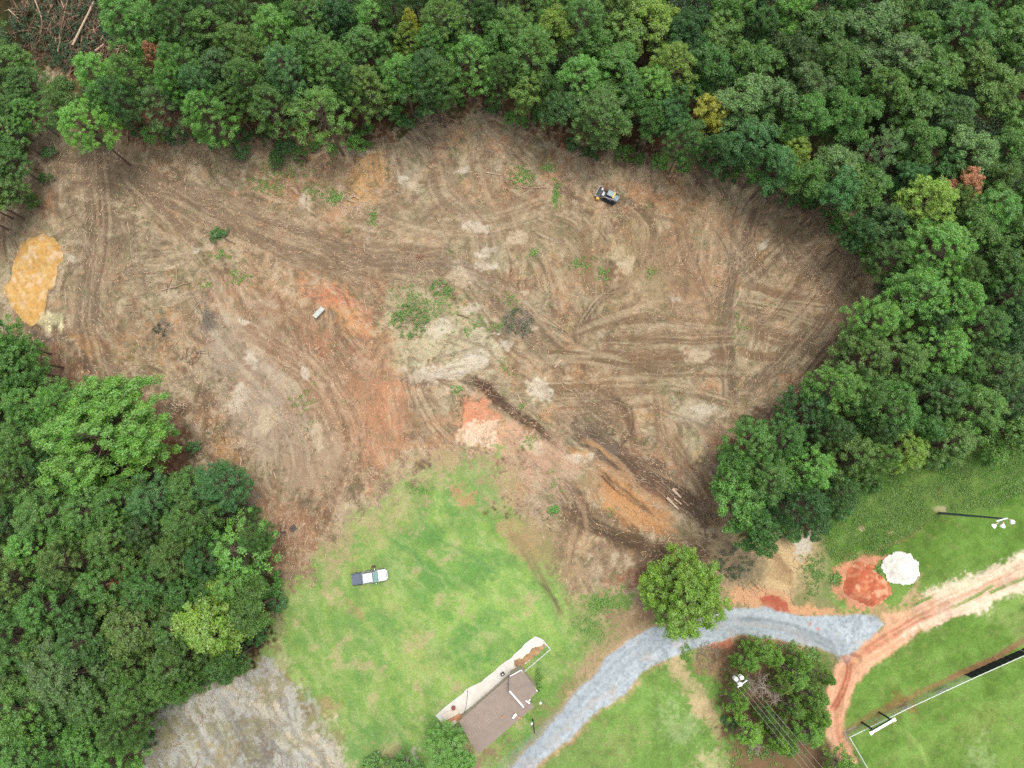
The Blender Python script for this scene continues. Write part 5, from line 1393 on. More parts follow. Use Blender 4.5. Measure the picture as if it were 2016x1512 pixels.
beam(beam(MB(), L(q2) + up, L(q3) + up, .12, .12), L(q1) + up * 1.2, L(q2) + up * 1.2, .1, .1).build("gutter", M_white, hut)
mb = MB()
for a, b in ((q1, q2), (q2, q3), (q3, q4)):
    a, b = L(a).lerp(L(r1.lerp(r2, .5)), .08), L(b).lerp(L(r1.lerp(r2, .5)), .08)
    a, b = Vector((a.x, a.y, 1.7)), Vector((b.x, b.y, 1.7))
    beam(mb, a, b, .1, 3.6)
mb.build("gable_wall", M_wall, hut)
mb = MB(); c0 = L(W(1014, 1408, 3.6)); mb.box(c0, (.5, .36, .12), .7, ch=.04); mb.box(c0 + Vector((-.22, -.3, .002)), (.42, .3, .12), .7, ch=.04); mb.tube([c0, c0 + Vector((0, 0, -.7))], .06)
mb.build("roof_vent", M_white, hut)
mb = MB(); c0 = L(W(1039, 1382, 4.0)); mb.box(c0, (.75, .2, .12), -.6, ch=.03); mb.box(c0 + Vector((.22, .2, .0)), (.16, .5, .1), -.6, ch=.03); mb.tube([c0, c0 + Vector((0, 0, -.8))], .07)
mb.build("roof_vent", M_white, hut)
for a, b in [((1017, 1410), (1028, 1416)), ((986, 1414), (994, 1408))]:
    o = beam(MB(), (0, 0, 0), W(*b, 3.55) - W(*a, 3.55), .14, .06).build("loose_board", M_plank)
    o.location = W(*a, 3.55)
    tag(o, "orange board lying beside the white vent on the hut roof" if a[0] > 1000 else "thin pale stick lying in the middle of the hut roof", "board", "boards on the hut roof")
# slab
SL = [(857, 1409), (870, 1423), (903, 1410), (952, 1372), (1001, 1333), (1018, 1317), (1040, 1303), (1077, 1270), (1072, 1261), (1064, 1256), (1054, 1252), (1044, 1259), (1032, 1268), (1028, 1274), (1011, 1289), (1008, 1294),
      (995, 1302), (983, 1311), (972, 1322), (956, 1334), (948, 1342), (930, 1350), (917, 1357), (911, 1365), (901, 1372), (892, 1379), (874, 1393)]
sp = [W(*p) for p in SL]; sc_ = W(960, 1345)
slab = MB().prism([(p.x - sc_.x, p.y - sc_.y) for p in sp], -.15, .16, .995).build("concrete_slab", M_concrete)
slab.location = (sc_.x, sc_.y, 0); tag(slab, "long white concrete slab with ragged edge along the hut", "concrete slab")
mp = [W(*p) for p in [(1018, 1316), (1011, 1306), (1014, 1297), (1028, 1296), (1040, 1286), (1048, 1276), (1060, 1272), (1072, 1267), (1077, 1270), (1060, 1286), (1046, 1298), (1032, 1308)]]
wig = []
for i in range(len(mp)):
    a, b = mp[i], mp[(i + 1) % len(mp)]
    for k in range(4):
        q = a.lerp(b, k / 4); wig.append((q.x - sc_.x + rs.uniform(-.12, .12), q.y - sc_.y + rs.uniform(-.12, .12)))
mud = MB().prism(wig, .15, .166, .99).build("mud_stain", M_mud, slab)
jp = [W(*p) - sc_ for p in [(921, 1357), (920, 1372), (918, 1388), (914, 1402)]]
MB().tube([(p.x, p.y, .165) for p in jp], .035, 4).build("joint", M_dark, slab)
# things lying on the slab
o = MB()
bp = [W(871, 1406, .3), W(897, 1393, .3), W(903, 1405, .3), W(875, 1420, .3)]
o.prism([(p.x - bp[0].x, p.y - bp[0].y) for p in bp], .0, .12, .99)
b0 = o.build("plywood_sheet", M_palew); b0.location = (bp[0].x, bp[0].y, .2); tag(b0, "pale sheet of plywood on the near end of the white slab", "board")
for i in range(5):
    a, b = W(869 + i * 1.5, 1424 + i * 2.3, .3), W(905 + i * 2.5, 1405 + i * 1.7, .3)
    o = beam(MB(), (0, 0, 0), b - a, .2, .12).build("plank", M_plank); o.location = (a.x, a.y, .24 + .02 * i)
    tag(o, ["topmost orange plank against the plywood sheet", "second orange plank down from the plywood sheet", "middle orange plank of five below the plywood sheet", "fourth orange plank down from the plywood sheet", "lowest orange plank nearest the small tree by the hut"][i], "plank", "planks stacked on the slab")
p = W(893, 1393, .3)
o = MB().tube([(0, 0, 0), (0, 0, .15), (0, 0, .5), (0, 0, .55)], [.22, .3, .34, .3], 12).build("tub", mat("red_tub", S(140, 78, 74), .6)); o.location = (p.x, p.y, .17); tag(o, "dark red round tub at the top corner of the plywood sheet", "tub")
p = W(891, 1424, .3)
o = MB().box((0, 0, .2), (1.3, .55, .4), .62, ch=.03).build("crate", M_palew); o.location = (p.x, p.y, .1); tag(o, "pale wooden crate below the orange planks", "crate")
p = W(989.6, 1326.4, .5)
g_ = empty("grill", (p.x, p.y, .16), .6); tag(g_, "small dark grill standing on the white slab", "grill")
MB().box((0, 0, .62), (.62, .5, .26), 0, ch=.05).build("fire_box", M_dark, g_); MB().box((0, 0, .77), (.24, .2, .05)).build("lid_vent", M_greym, g_)
for sx in (-.24, .24):
    for sy in (-.18, .18): MB().tube([(sx, sy, 0), (sx, sy, .5)], .025, 6).build("leg", M_dark, g_)


def rail_fence(name, pts, h, post_gap, label, parent_loc, mesh_mat=None, top_mat=None, mid=True, post_r=.04, rail_r=.035):
    r_ = empty(name, (pts[0].x, pts[0].y, 0)); o0 = r_.location.copy()
    tag(r_, label, "fence")
    for i in range(len(pts) - 1):
        a, b = pts[i] - o0, pts[i + 1] - o0
        n = max(1, int(round((b - a).length / post_gap)))
        for k in range(n + (1 if i == len(pts) - 2 else 0)):
            q = a.lerp(b, k / n)
            MB().tube([(q.x, q.y, -.2), (q.x, q.y, h + .05)], post_r, 6).build("post", top_mat or M_greym, r_)
        m = MB().tube([(a.x, a.y, h), (b.x, b.y, h)], rail_r, 6)
        m.build("top_rail", top_mat or M_greym, r_)
        if mid: MB().tube([(a.x, a.y, h * .5), (b.x, b.y, h * .5)], rail_r * .8, 6).build("mid_rail", top_mat or M_greym, r_)
        if mesh_mat:
            m = MB(); m.add([(a.x, a.y, .05), (b.x, b.y, .05), (b.x, b.y, h), (a.x, a.y, h)], [(0, 1, 2, 3)]); m.build("wire_mesh", mesh_mat, r_)
    return r_


rail_fence("rail_fence", [W(1030, 1321), W(1083, 1276), W(1071, 1262)], 1.05, 1.6, "pale pipe rail round the far end of the white slab", None, top_mat=mat("pale_pipe", (.62, .63, .6), .5))

# chain link: fine wires woven with gaps
mm = bpy.data.materials.new("chain_link"); mm.use_nodes = True; t_ = mm.node_tree
pb = t_.nodes["Principled BSDF"]; pb.inputs["Base Color"].default_value = (.5, .52, .52, 1); pb.inputs["Metallic"].default_value = .4; pb.inputs["Roughness"].default_value = .5
tc_ = t_.nodes.new("ShaderNodeTexCoord"); sx_ = t_.nodes.new("ShaderNodeSeparateXYZ"); t_.links.new(tc_.outputs["Object"], sx_.inputs[0])
def mth(op, a, b=None):
    n = t_.nodes.new("ShaderNodeMath"); n.operation = op
    for i, v in enumerate((a, b)):
        if v is None: continue
        if isinstance(v, (int, float)): n.inputs[i].default_value = v
        else: t_.links.new(v, n.inputs[i])
    return n.outputs[0]
s1 = mth('ADD', sx_.outputs[0], sx_.outputs[2]); s2_ = mth('SUBTRACT', sx_.outputs[0], sx_.outputs[2])
w1 = mth('LESS_THAN', mth('PINGPONG', s1, .04), .006); w2 = mth('LESS_THAN', mth('PINGPONG', s2_, .04), .006)
al = mth('MAXIMUM', w1, w2); t_.links.new(al, pb.inputs["Alpha"])

FB = [W(1705, 1520), W(1690, 1494), W(1659.5, 1441.7), W(1780, 1382.4), W(1897, 1328.5), W(2080, 1247)]
fence = rail_fence("field_fence", FB, 2.2, 3.0, "tall chain link fence with pale top rail round the ball field corner", None, mesh_mat=mm, top_mat=mat("pale_rail", (.66, .70, .68), .5), mid=False, rail_r=.05)
# strip of plastic kerb along its foot
mb = MB()
for a, b in ((FB[2], FB[3]), (FB[3], FB[4]), (FB[0], FB[1]), (FB[1], FB[2])): beam(mb, a - fence.location + Vector((0, 0, .04)), b - fence.location + Vector((0, 0, .04)), .22, .16)
mb.build("bottom_board", mat("weathered_board", S(160, 150, 138), .9), fence)
# black windscreen on the fence
a, b = FB[4] - fence.location, FB[5] - fence.location
nn = (b - a).cross(Vector((0, 0, 1))).normalized() * -.06
mb = MB(); n = 60
for i in range(n + 1):
    t = i / n; q = a.lerp(b, t) + nn * (1 + .6 * math.sin(i * 1.7))
    mb.v += [(q.x, q.y, .12), (q.x, q.y, 1.1), (q.x, q.y, 2.12)]
for i in range(n):
    mb.f += [(3 * i, 3 * i + 3, 3 * i + 4, 3 * i + 1), (3 * i + 1, 3 * i + 4, 3 * i + 5, 3 * i + 2)]
w_o = mb.build("windscreen", mat("black_fabric", (.012, .018, .02), .8, 0, .3), fence)
# white banners wired to the fence
for i, (px, py, wd, hg, lab) in enumerate([(1779, 1387, 1.9, 1.3, "left white banner on the field fence, nearest the scoreboard"), (1851, 1350, 2.2, 1.4, "middle white banner of three on the field fence"), (1888, 1334, .9, .6, "smallest white banner, next to the black windscreen")]):
    p = W(px, py, 1.2)
    d = (FB[4] - FB[3]).normalized(); nrm = Vector((d.y, -d.x, 0))
    mb = MB(); nn_ = 8
    for k in range(nn_ + 1):
        t = k / nn_ - .5
        for zz, off in ((-.5, .25), (0, .08), (.5, 0)):
            q = d * (t * wd) + nrm * (off + .05 * math.sin(k * 2.1 + zz * 3)) + Vector((0, 0, zz * hg + .12 * math.sin(k * .9 + i)))
            mb.v.append(tuple(q))
    for k in range(nn_):
        for z_ in range(2): mb.f.append((k * 3 + z_, k * 3 + 3 + z_, k * 3 + 4 + z_, k * 3 + 1 + z_))
    o = mb.build("banner", M_white); sd = o.modifiers.new("cloth", 'SOLIDIFY'); sd.thickness = .01
    o.location = FB[3] + d * ((p - FB[3]).dot(d)) + nrm * .12 + Vector((0, 0, 1.15)); tag(o, lab, "banner", "white banners on the field fence")
# scoreboard
p1, p2 = W(1695.7, 1421), W(1729.6, 1401.3)
sb = empty("scoreboard", (p1.x, p1.y, 0)); tag(sb, "white scoreboard on two dark posts behind the field fence", "scoreboard")
for q in (p1, p2):
    q0 = q - sb.location; beam_ = MB().box((q0.x, q0.y, 1.7), (.22, .22, 3.6), .46, ch=.02).build("post", M_dark, sb)
d = (p2 - p1).normalized(); n_ = Vector((d.y, -d.x, 0))
a = Vector((0, 0, 2.7)) - d * .45 + n_ * .28; b = (p2 - p1) + Vector((0, 0, 2.7)) + d * .45 + n_ * .28
beam(MB(), a + Vector((0, 0, .55)), b + Vector((0, 0, .55)), .3, .45).build("board", mat("board_green", (.05, .12, .07), .6), sb)
beam(MB(), a + Vector((0, 0, .84)), b + Vector((0, 0, .84)), .36, .08).build("top_cap", M_white, sb)
for e_ in (a, b): MB().box(tuple(e_ + Vector((0, 0, .86))), (.5, .5, .12), .46).build("end_cap", M_white, sb)

# ------------------------------------------------------------------ floodlight mast
p = G0(1848, 1010); m_ = empty("floodlight_mast", p); tag(m_, "tall steel floodlight mast rising from a sandy spot in the meadow", "floodlight")
tp = W(1975, 1021, 15) - p
MB().tube([(0, 0, -.3), tuple(tp * .5), tuple(tp)], [.21, .17, .12], 10).build("pole", mat("mast_steel", (.10, .14, .15), .5, .3, .3, 1), m_)
MB().tube([(.3, -.15, 0), tuple(tp * .5 + Vector((.2, -.2, 0)))], .03, 5).build("conduit", M_greym, m_)
a, b = W(1962, 1026, 15) - p, W(1983, 1020, 15) - p
beam(MB(), a, b, .14, .1).build("cross_arm", M_white, m_)
for (lx, ly), (bx_, by_) in [((1957.5, 1035), (1964, 1029.5)), ((1974.5, 1034.5), (1975.5, 1027)), ((1992, 1026.5), (1987, 1022))]:
    c0, c1 = W(lx, ly, 14.7) - p, W(bx_, by_, 14.8) - p
    l_ = MB().tube([tuple(c1), tuple(c1.lerp(c0, .45))], [.09, .13], 8).build("ballast", mat("beige_box", S(210, 180, 150), .6), m_)
    d = (c0 - c1).normalized() + Vector((0, 0, -.6)); d.normalize()
    MB().tube([tuple(c0 - d * .28), tuple(c0 - d * .1), tuple(c0 + d * .12), tuple(c0 + d * .2)], [.1, .26, .36, .36], 14).build("lamp_head", M_white, m_)
    MB().tube([tuple(c1), tuple(a.lerp(b, .5) + (c1 - a.lerp(b, .5)) * .25)], .03, 5).build("bracket", M_greym, m_)

# ------------------------------------------------------------------ power pole, its wires, the service pole
p = G0(1424, 1307); pp = empty("power_pole", p); tag(pp, "wooden power pole with white transformers above the cedar thicket", "utility pole")
top = W(1457, 1339, 9.6) - p
MB().tube([(0, 0, -.4), tuple(top * .5), tuple(top)], [.17, .14, .11], 8).build("pole", mat("pole_wood", S(150, 132, 114), .9), pp)
a, b = W(1452, 1353, 9.4) - p, W(1471, 1339, 9.4) - p
beam(MB(), a, b, .13, .13).build("cross_arm", M_white, pp)
for i, (qx, qy) in enumerate([(1459, 1333), (1448, 1336), (1456, 1346)]):
    c = W(qx, qy, 8.9) - p
    tr = MB().tube([tuple(c + Vector((0, 0, -.5))), tuple(c + Vector((0, 0, -.46))), tuple(c + Vector((0, 0, .4))), tuple(c + Vector((0, 0, .5)))], [.26, .31, .31, .22], 12).build("transformer", M_white, pp)
    MB().tube([tuple(c + Vector((0, 0, .45))), tuple(c + Vector((0, 0, .75)))], [.05, .03], 6).build("bushing", M_greym, tr)
    MB().tube([tuple(c), tuple(top * .96)], .04, 5).build("bracket", M_greym, pp)
for k in range(4):
    c = a.lerp(b, k / 3); MB().tube([tuple(c), tuple(c + Vector((0, 0, .22)))], [.06, .04], 8).build("insulator", M_greym, pp)
M_wire = mat("bare_wire", (.38, .37, .34), .5, .3)
wl = ["lowest", "second from lowest", "third from lowest", "uppermost"]
far = [(1712, 1672), (1724, 1668), (1734, 1664), (1746, 1656)]
for k in range(4):
    s0 = p + a.lerp(b, k / 3) + Vector((0, 0, .22)); s1_ = W(*far[k], 9.0)
    pts = []
    for i in range(13):
        t = i / 12; q = s0.lerp(s1_, t); q.z -= 1.3 * 4 * t * (1 - t); pts.append(q - s0)
    o = MB().tube(pts, .016, 5).build("power_wire", M_wire); o.location = s0
    tag(o, f"{wl[k]} of four bare wires running off the power pole", "wire", "wires from the power pole")
p = G0(1048.5, 1416); sp_ = empty("service_pole", p); tag(sp_, "dark thin pole with a white meter box beside the hut", "utility pole")
top = W(1052.5, 1444, 6.4) - p
MB().tube([(0, 0, -.3), tuple(top)], [.11, .07], 8).build("pole", M_dark, sp_)
MB().box(tuple(top * .32 + Vector((-.2, .0, 0))), (.34, .3, .6), .2, ch=.03).build("meter_box", M_white, sp_)
MB().tube([tuple(top * .32 + Vector((-.2, 0, .3))), tuple(top * .98 + Vector((-.1, .05, 0)))], .025, 5).build("conduit", M_greym, sp_)
p = G0(1063, 1376); lp = empty("lantern_post", p); tag(lp, "short white post with a round lantern right of the hut", "lamp post")
MB().tube([(0, 0, -.2), (0, 0, 2.0)], [.05, .04], 8).build("post", M_white, lp); MB().ball((0, 0, 2.15), .2, 10, 1.1).build("lantern", M_white, lp)

# ------------------------------------------------------------------ the pickup
M_silver = mat("silver_paint", (.52, .55, .58), .3, .55, .04)
M_rubber = mat("rubber", (.018, .018, .019), .85)
M_cover = mat("vinyl_cover", (.085, .105, .14), .55, 0, .08, 2)
c0 = P(727.6, 1136, .9)
tk = empty("pickup_truck", (c0.x, c0.y, zat(c0.x, c0.y)), math.radians(8.6))
tag(tk, "silver pickup with a dark bed cover parked on the lawn", "pickup truck")


def hull(mb, rows):
    """rows: list of (x, halfwidth, z0, z1) cross sections joined along x, with rounded shoulders"""
    n = 8
    base = len(mb.v)
    for x, w_, z0, z1 in rows:
        sh = min(.12, (z1 - z0) * .25)
        ring = [(-w_ * .93, z0), (-w_, z0 + sh), (-w_, z1 - sh), (-w_ + sh, z1), (w_ - sh, z1), (w_, z1 - sh), (w_, z0 + sh), (w_ * .93, z0)]
        mb.v += [(x, y, z) for y, z in ring]
    for i in range(len(rows) - 1):
        for k in range(n):
            k2 = (k + 1) % n
            mb.f.append((base + i * n + k, base + (i + 1) * n + k, base + (i + 1) * n + k2, base + i * n + k2))
    mb.f.append(tuple(base + k for k in range(n))); mb.f.append(tuple(base + (len(rows) - 1) * n + k for k in range(n - 1, -1, -1)))
    return mb


mb = hull(MB(), [(-2.78, .86, .5, 1.22), (-2.7, .92, .45, 1.26), (-.95, .94, .4, 1.26), (1.25, .94, .4, 1.2), (1.35, .95, .4, 1.2), (2.2, .93, .42, 1.14), (2.58, .86, .45, 1.06), (2.74, .68, .5, .92)])
mb.build("body", M_silver, tk)
mb = hull(MB(), [(1.28, .84, 1.1, 1.24), (1.5, .84, 1.1, 1.235), (2.2, .8, 1.0, 1.17), (2.52, .7, .9, 1.09)])
hood = mb.build("hood", M_silver, tk)
for y in (-.42, .42): MB().box((1.9, y, 1.212), (1.0, .05, .03)).build("crease", M_silver, hood)
mb = MB(); mb.side([(-1.02, 1.2), (1.38, 1.2), (.62, 1.78), (-.86, 1.78)], -.86, .86)
for i, v in enumerate(mb.v):
    if v[2] > 1.5: mb.v[i] = (v[0], v[1] * .83, v[2])
mb.build("cabin_glass", M_glass, tk)
MB().box((-.12, 0, 1.80), (1.5, 1.46, .07), 0, ch=.05).build("roof", M_silver, tk)
ws = MB(); ws.add([(.68, -.70, 1.775), (.68, .70, 1.775), (1.34, .80, 1.27), (1.34, -.80, 1.27)], [(0, 3, 2, 1)]); o = ws.build("windscreen", mat("green_glass", (.16, .27, .25), .06, 0, .15, 2, spec=.8), tk)
sd = o.modifiers.new("t", 'SOLIDIFY'); sd.thickness = .015; sd.offset = -1; o.location = (.02, 0, .02)
MB().box((1.36, 0, 1.245), (.12, 1.5, .04)).build("cowl", M_dark, tk)
for y in (-1, 1):
    MB().tube([(.66, y * .71, 1.78), (1.36, y * .82, 1.24)], .035, 5).build("pillar", M_silver, tk)
    MB().tube([(-.85, y * .71, 1.78), (-1.0, y * .84, 1.24)], .05, 5).build("pillar", M_silver, tk)
    MB().tube([(-.1, y * .715, 1.76), (-.1, y * .855, 1.24)], .03, 5).build("pillar", M_silver, tk)
    mi = MB().box((1.0, y * 1.1, 1.28), (.14, .24, .2), 0, ch=.03).build("mirror", M_silver, tk)
    MB().box((2.62, y * .62, .88), (.16, .3, .2), y * -.25, ch=.03).build("headlight", mat("lamp_glass", (.6, .63, .66), .1), tk)
    MB().box((-2.76, y * .8, .95), (.08, .16, .4), 0).build("tail_light", mat("red_lens", (.25, .01, .01), .3), tk)
    MB().box((-1.9, y * .87, 1.275), (1.7, .1, .04)).build("bed_rail", M_dark, tk)
    MB().box((.15, y * .97, .62), (1.9, .1, .08)).build("side_step", M_dark, tk)
    for x in (-1.75, 1.85):
        wh = MB().tube([(x, y * .70, .38), (x, y * .74, .38), (x, y * .93, .38), (x, y * .955, .38)], [.36, .39, .39, .36], 18).build("wheel", M_rubber, tk)
        MB().tube([(x, y * .90, .38), (x, y * .965, .38)], [.22, .2], 12).build("rim", M_greym, wh)
        MB().tube([(x - .5, y * .955, .5), (x - .3, y * .965, .82), (x, y * .97, .92), (x + .3, y * .965, .82), (x + .5, y * .955, .5)], .03, 5).build("wheel_arch", M_dark, tk)
MB().box((-1.88, 0, 1.285), (1.66, 1.62, .05), 0, ch=.02).build("bed_cover", M_cover, tk)
MB().box((-2.82, 0, .58), (.14, 1.7, .2), 0, ch=.04).build("bumper", M_dark, tk)
MB().box((2.76, 0, .6), (.14, 1.3, .22), 0, ch=.04).build("bumper", M_greym, tk)

# ------------------------------------------------------------------ the compact track loader with its mulching head
M_yel = mat("machine_yellow", (.62, .40, .06), .45, 0, .1)
M_cabr = mat("pale_cab_roof", (.20, .27, .29), .45, .1, .08)
M_mach = mat("machine_grey", (.10, .115, .12), .5, .3, .25)
M_steel = mat("worn_steel", (.34, .33, .32), .5, .5, .2)
c0 = P(1200.5, 386.5, .9)
ld = empty("track_loader", (c0.x, c0.y, zat(c0.x, c0.y)), math.radians(154.3))
tag(ld, "compact track loader with pale cab roof and front mulching head", "track loader")
for y in (-.72, .72):
    prof = [(1.05, .22), (1.15, .42), (1.0, .62), (.3, .62), (-.9, .66), (-1.15, .5), (-1.2, .3), (-1.05, .1), (-.8, 0), (.8, 0)]
    t_o = MB().side(prof, y - .2, y + .2).build("crawler_track", M_rubber, ld, bevel=.03)
    for x in (-.8, -.3, .2, .7): MB().tube([(x, y - .215, .22), (x, y + .215, .22)], .14, 10).build("roller", M_mach, t_o)
hull(MB(), [(-1.45, .42, .35, 1.15), (-1.3, .52, .3, 1.3), (.5, .54, .3, 1.25), (.95, .5, .3, .8)]).build("chassis", M_mach, ld)
eh = hull(MB(), [(-1.62, .34, .6, 1.2), (-1.5, .46, .55, 1.4), (-.75, .5, .55, 1.5)]).build("engine_hood", M_cabr, ld)
MB().tube([(-1.15, -.1, 1.44), (-1.15, -.1, 1.5), (-1.15, -.1, 1.52)], [.3, .3, .22], 16).build("fan_grille", mat("blue_grey", (.22, .32, .38), .5), eh)
MB().tube([(-1.15, -.1, 1.5), (-1.15, -.1, 1.535)], .1, 12).build("fan_hub", M_dark, eh)
MB().tube([(-.95, .38, 1.3), (-.95, .38, 1.78)], .05, 8).build("exhaust", M_dark, ld)
MB().box((-.62, -.06, 1.95), (.26, 1.2, .12), 0, ch=.03).build("rear_band", M_yel, ld)
mb = MB().box((.05, -.08, 1.32), (1.15, .92, 1.2), 0, ch=.06, taper=.94); mb.build("cab", M_glass, ld)
MB().box((.02, -.08, 1.99), (1.1, .98, .12), 0, ch=.08).build("cab_roof", M_cabr, ld)
for y in (-.52, .36):
    for x in (-.5, .58): MB().tube([(x, y, .75), (x * .96, y * .97, 1.95)], .04, 6).build("cab_post", M_mach, ld)
for y in (-.62, .62):
    ar = MB(); pts = [(-1.25, 1.55), (-1.0, 1.78), (.7, 1.35), (1.15, .85), (1.45, .5), (1.3, .42), (.95, .75), (.55, 1.15), (-1.0, 1.55), (-1.3, 1.35)]
    ar.side(pts, y - .07, y + .07); a_o = ar.build("lift_arm", M_steel if y > 0 else M_mach, ld, bevel=.015)
    MB().tube([(-.5, y * .93, .8), (.75, y * .93, 1.1)], [.06, .045], 8).build("lift_cylinder", M_greym, ld)
hd = MB(); hd.side([(1.45, .25), (1.5, .85), (1.75, 1.0), (2.15, .75), (2.2, .4), (2.1, .2)], -.95, .95); h_o = hd.build("mulching_head", M_mach, ld, bevel=.02)
MB().tube([(1.95, -.88, .3), (1.95, .88, .3)], .22, 12).build("drum", M_dark, h_o)
MB().tube([(2.32, -.98, .95), (2.32, .98, .95)], .06, 6).build("push_bar", M_steel, h_o)
for y in (-.95, .95): MB().tube([(1.75, y, .98), (2.32, y, .95)], .05, 6).build("bar_arm", M_steel, h_o)
MB().box((1.72, 1.13, .55), (.55, .34, .62), .1, ch=.06).build("drive_cover", M_yel, h_o)
MB().box((1.6, -.62, 1.0), (.36, .4, .16), .2, ch=.03).build("motor_cover", M_white, h_o)
for i, (y0, c) in enumerate([(-.5, S(206, 140, 112)), (-.62, S(186, 96, 84)), (-.35, (.03, .03, .03))]):
    MB().tube([(.85, y0 + .1, .9), (1.1, y0 - .25, 1.35 + .05 * i), (1.45, y0 - .35, 1.25), (1.62, y0 - .05, .95)], .035, 6).build("hose", mat("hose", c, .6), ld)
MB().box((1.15, -.1, .62), (.5, .8, .1), 0, ch=.02).build("quick_coupler", M_steel, ld)

# ------------------------------------------------------------------ the person beside the pickup
def skin(name, verts, edges, radii, material, parent, sub=1):
    me = bpy.data.meshes.new(name); me.from_pydata(verts, edges, []); me.update()
    o = bpy.data.objects.new(name, me); COL.objects.link(o); o.parent = parent
    sk = o.modifiers.new("skin", 'SKIN'); sk.use_smooth_shade = True
    for i, r in enumerate(radii): me.skin_vertices[0].data[i].radius = (r, r) if not isinstance(r, tuple) else r
    me.skin_vertices[0].data[0].use_root = True
    sb_ = o.modifiers.new("sub", 'SUBSURF'); sb_.levels = sub; sb_.render_levels = sub
    me.materials.append(material)
    return o


p = P(733.7, 1116.2, 1.4)
pn = empty("person", (p.x, p.y, zat(p.x, p.y)), math.radians(-75))
tag(pn, "person in dark clothes and a brown cap standing beside the pickup hood", "person")
M_skin = mat("skin", S(196, 146, 118), .6); M_shirt = mat("dark_shirt", (.035, .03, .032), .85); M_jean = mat("jeans", (.03, .04, .06), .9); M_cap = mat("brown_cap", S(126, 84, 74), .85)
V = [(0, 0, .98), (0, 0, 1.2), (0, 0, 1.42), (.01, 0, 1.52), (.03, 0, 1.62), (.04, 0, 1.74),
     (0, .19, 1.42), (.03, .26, 1.16), (.2, .22, 1.0), (.28, .2, .97), (0, -.19, 1.42), (.0, -.27, 1.15), (.14, -.25, .96), (.2, -.24, .92),
     (0, .1, .93), (.03, .11, .52), (-.01, .12, .1), (.12, .13, .04), (0, -.1, .93), (.0, -.12, .52), (-.02, -.13, .1), (.11, -.14, .04)]
E = [(0, 1), (1, 2), (2, 3), (3, 4), (4, 5), (2, 6), (6, 7), (7, 8), (8, 9), (2, 10), (10, 11), (11, 12), (12, 13), (0, 14), (14, 15), (15, 16), (16, 17), (0, 18), (18, 19), (19, 20), (20, 21)]
Rr = [(.15, .12), (.14, .11), (.15, .11), .055, (.08, .095), (.07, .085), .065, .045, .032, (.045, .02), .065, .045, .032, (.045, .02), .09, .062, .045, .04, .09, .062, .045, .04]
for hx, hy, hz, sd_ in ((.28, .2, .97, 1), (.2, -.24, .92, -1)):
    b0 = 9 if sd_ > 0 else 13
    for k, ln in enumerate((.075, .085, .08, .065)):
        i0 = len(V); y = hy + (k - 1.5) * .022
        V += [(hx + .045, y, hz), (hx + .045 + ln * .6, y, hz - .012), (hx + .045 + ln, y, hz - .04)]; Rr += [.010, .009, .008]
        E += [(b0, i0), (i0, i0 + 1), (i0 + 1, i0 + 2)]
    i0 = len(V); V += [(hx + .01, hy - sd_ * .045, hz), (hx + .05, hy - sd_ * .06, hz - .02)]; Rr += [.011, .009]; E += [(b0, i0), (i0, i0 + 1)]
skin("body", V, E, Rr, M_skin, pn, 1)
skin("shirt", [(0, 0, .96), (0, 0, 1.2), (0, 0, 1.42), (0, .2, 1.42), (.03, .265, 1.2), (0, -.2, 1.42), (0, -.275, 1.2)], [(0, 1), (1, 2), (2, 3), (3, 4), (2, 5), (5, 6)], [(.175, .14), (.165, .13), (.17, .125), .085, .065, .085, .065], M_shirt, pn)
skin("trousers", [(0, 0, .97), (0, .1, .9), (.03, .11, .52), (-.01, .12, .13), (0, -.1, .9), (0, -.12, .52), (-.02, -.13, .13)], [(0, 1), (1, 2), (2, 3), (0, 4), (4, 5), (5, 6)], [(.165, .13), .105, .08, .065, .105, .08, .065], M_jean, pn)
cp = MB().ball((.03, 0, 1.77), .115, 12, .75).build("cap", M_cap, pn); MB().prism([(.1, -.08), (.2, -.06), (.23, 0), (.2, .06), (.1, .08)], 1.76, 1.775, .98).build("cap_peak", M_cap, cp)
hm = MB()
for s_ in (-1, 1): hm.ball((.115, s_ * .03, 1.71), .012, 6)
hm.build("eyes", M_dark, pn); MB().ball((.125, 0, 1.68), .016, 6, 1.3).build("nose", M_skin, pn); MB().box((.112, 0, 1.645), (.015, .045, .01)).build("mouth", M_cap, pn)
for s_ in (-1, 1): MB().ball((.03, s_ * .085, 1.69), .022, 6, 1.3).build("ear", M_skin, pn)
for s_, x0 in ((.125, .08), (-.135, .07)): MB().box((x0, s_, .045), (.28, .1, .09), 0, ch=.02).build("shoe", M_dark, pn)

# ------------------------------------------------------------------ small things lying in the clearing
M_tab = mat("grey_tabletop", S(196, 200, 190), .7, 0, .14, 5)
c0 = P(627.3, 615, .7); tb = empty("table", (c0.x, c0.y, zat(c0.x, c0.y)), math.radians(48)); tag(tb, "pale grey table standing alone on the scraped ground", "table")
MB().box((0, 0, .72), (2.1, .82, .06), 0, ch=.02).build("table_top", M_tab, tb)
for x in (-.85, .85):
    for y in (-.3, .3): MB().tube([(x * 1.05, y * 1.5, 0), (x, y, .7)], .03, 6).build("leg", M_dark, tb)
    MB().tube([(x, -.38, .4), (x, .38, .4)], .022, 6).build("brace", M_dark, tb)
c0 = G0(577.5, 1040); pl = empty("pallet", c0, math.radians(42)); tag(pl, "dark weathered square pallet on the leaf litter", "pallet")
M_pal = mat("weathered_wood", S(106, 96, 88), .95, 0, .25, 6)
for i in range(6): MB().box((0, -.42 + i * .168, .15), (1.0, .13, .025)).build("deck_board", M_pal, pl)
for x in (-.45, 0, .45): MB().box((x, 0, .075), (.09, 1.0, .12)).build("bearer", M_pal, pl)

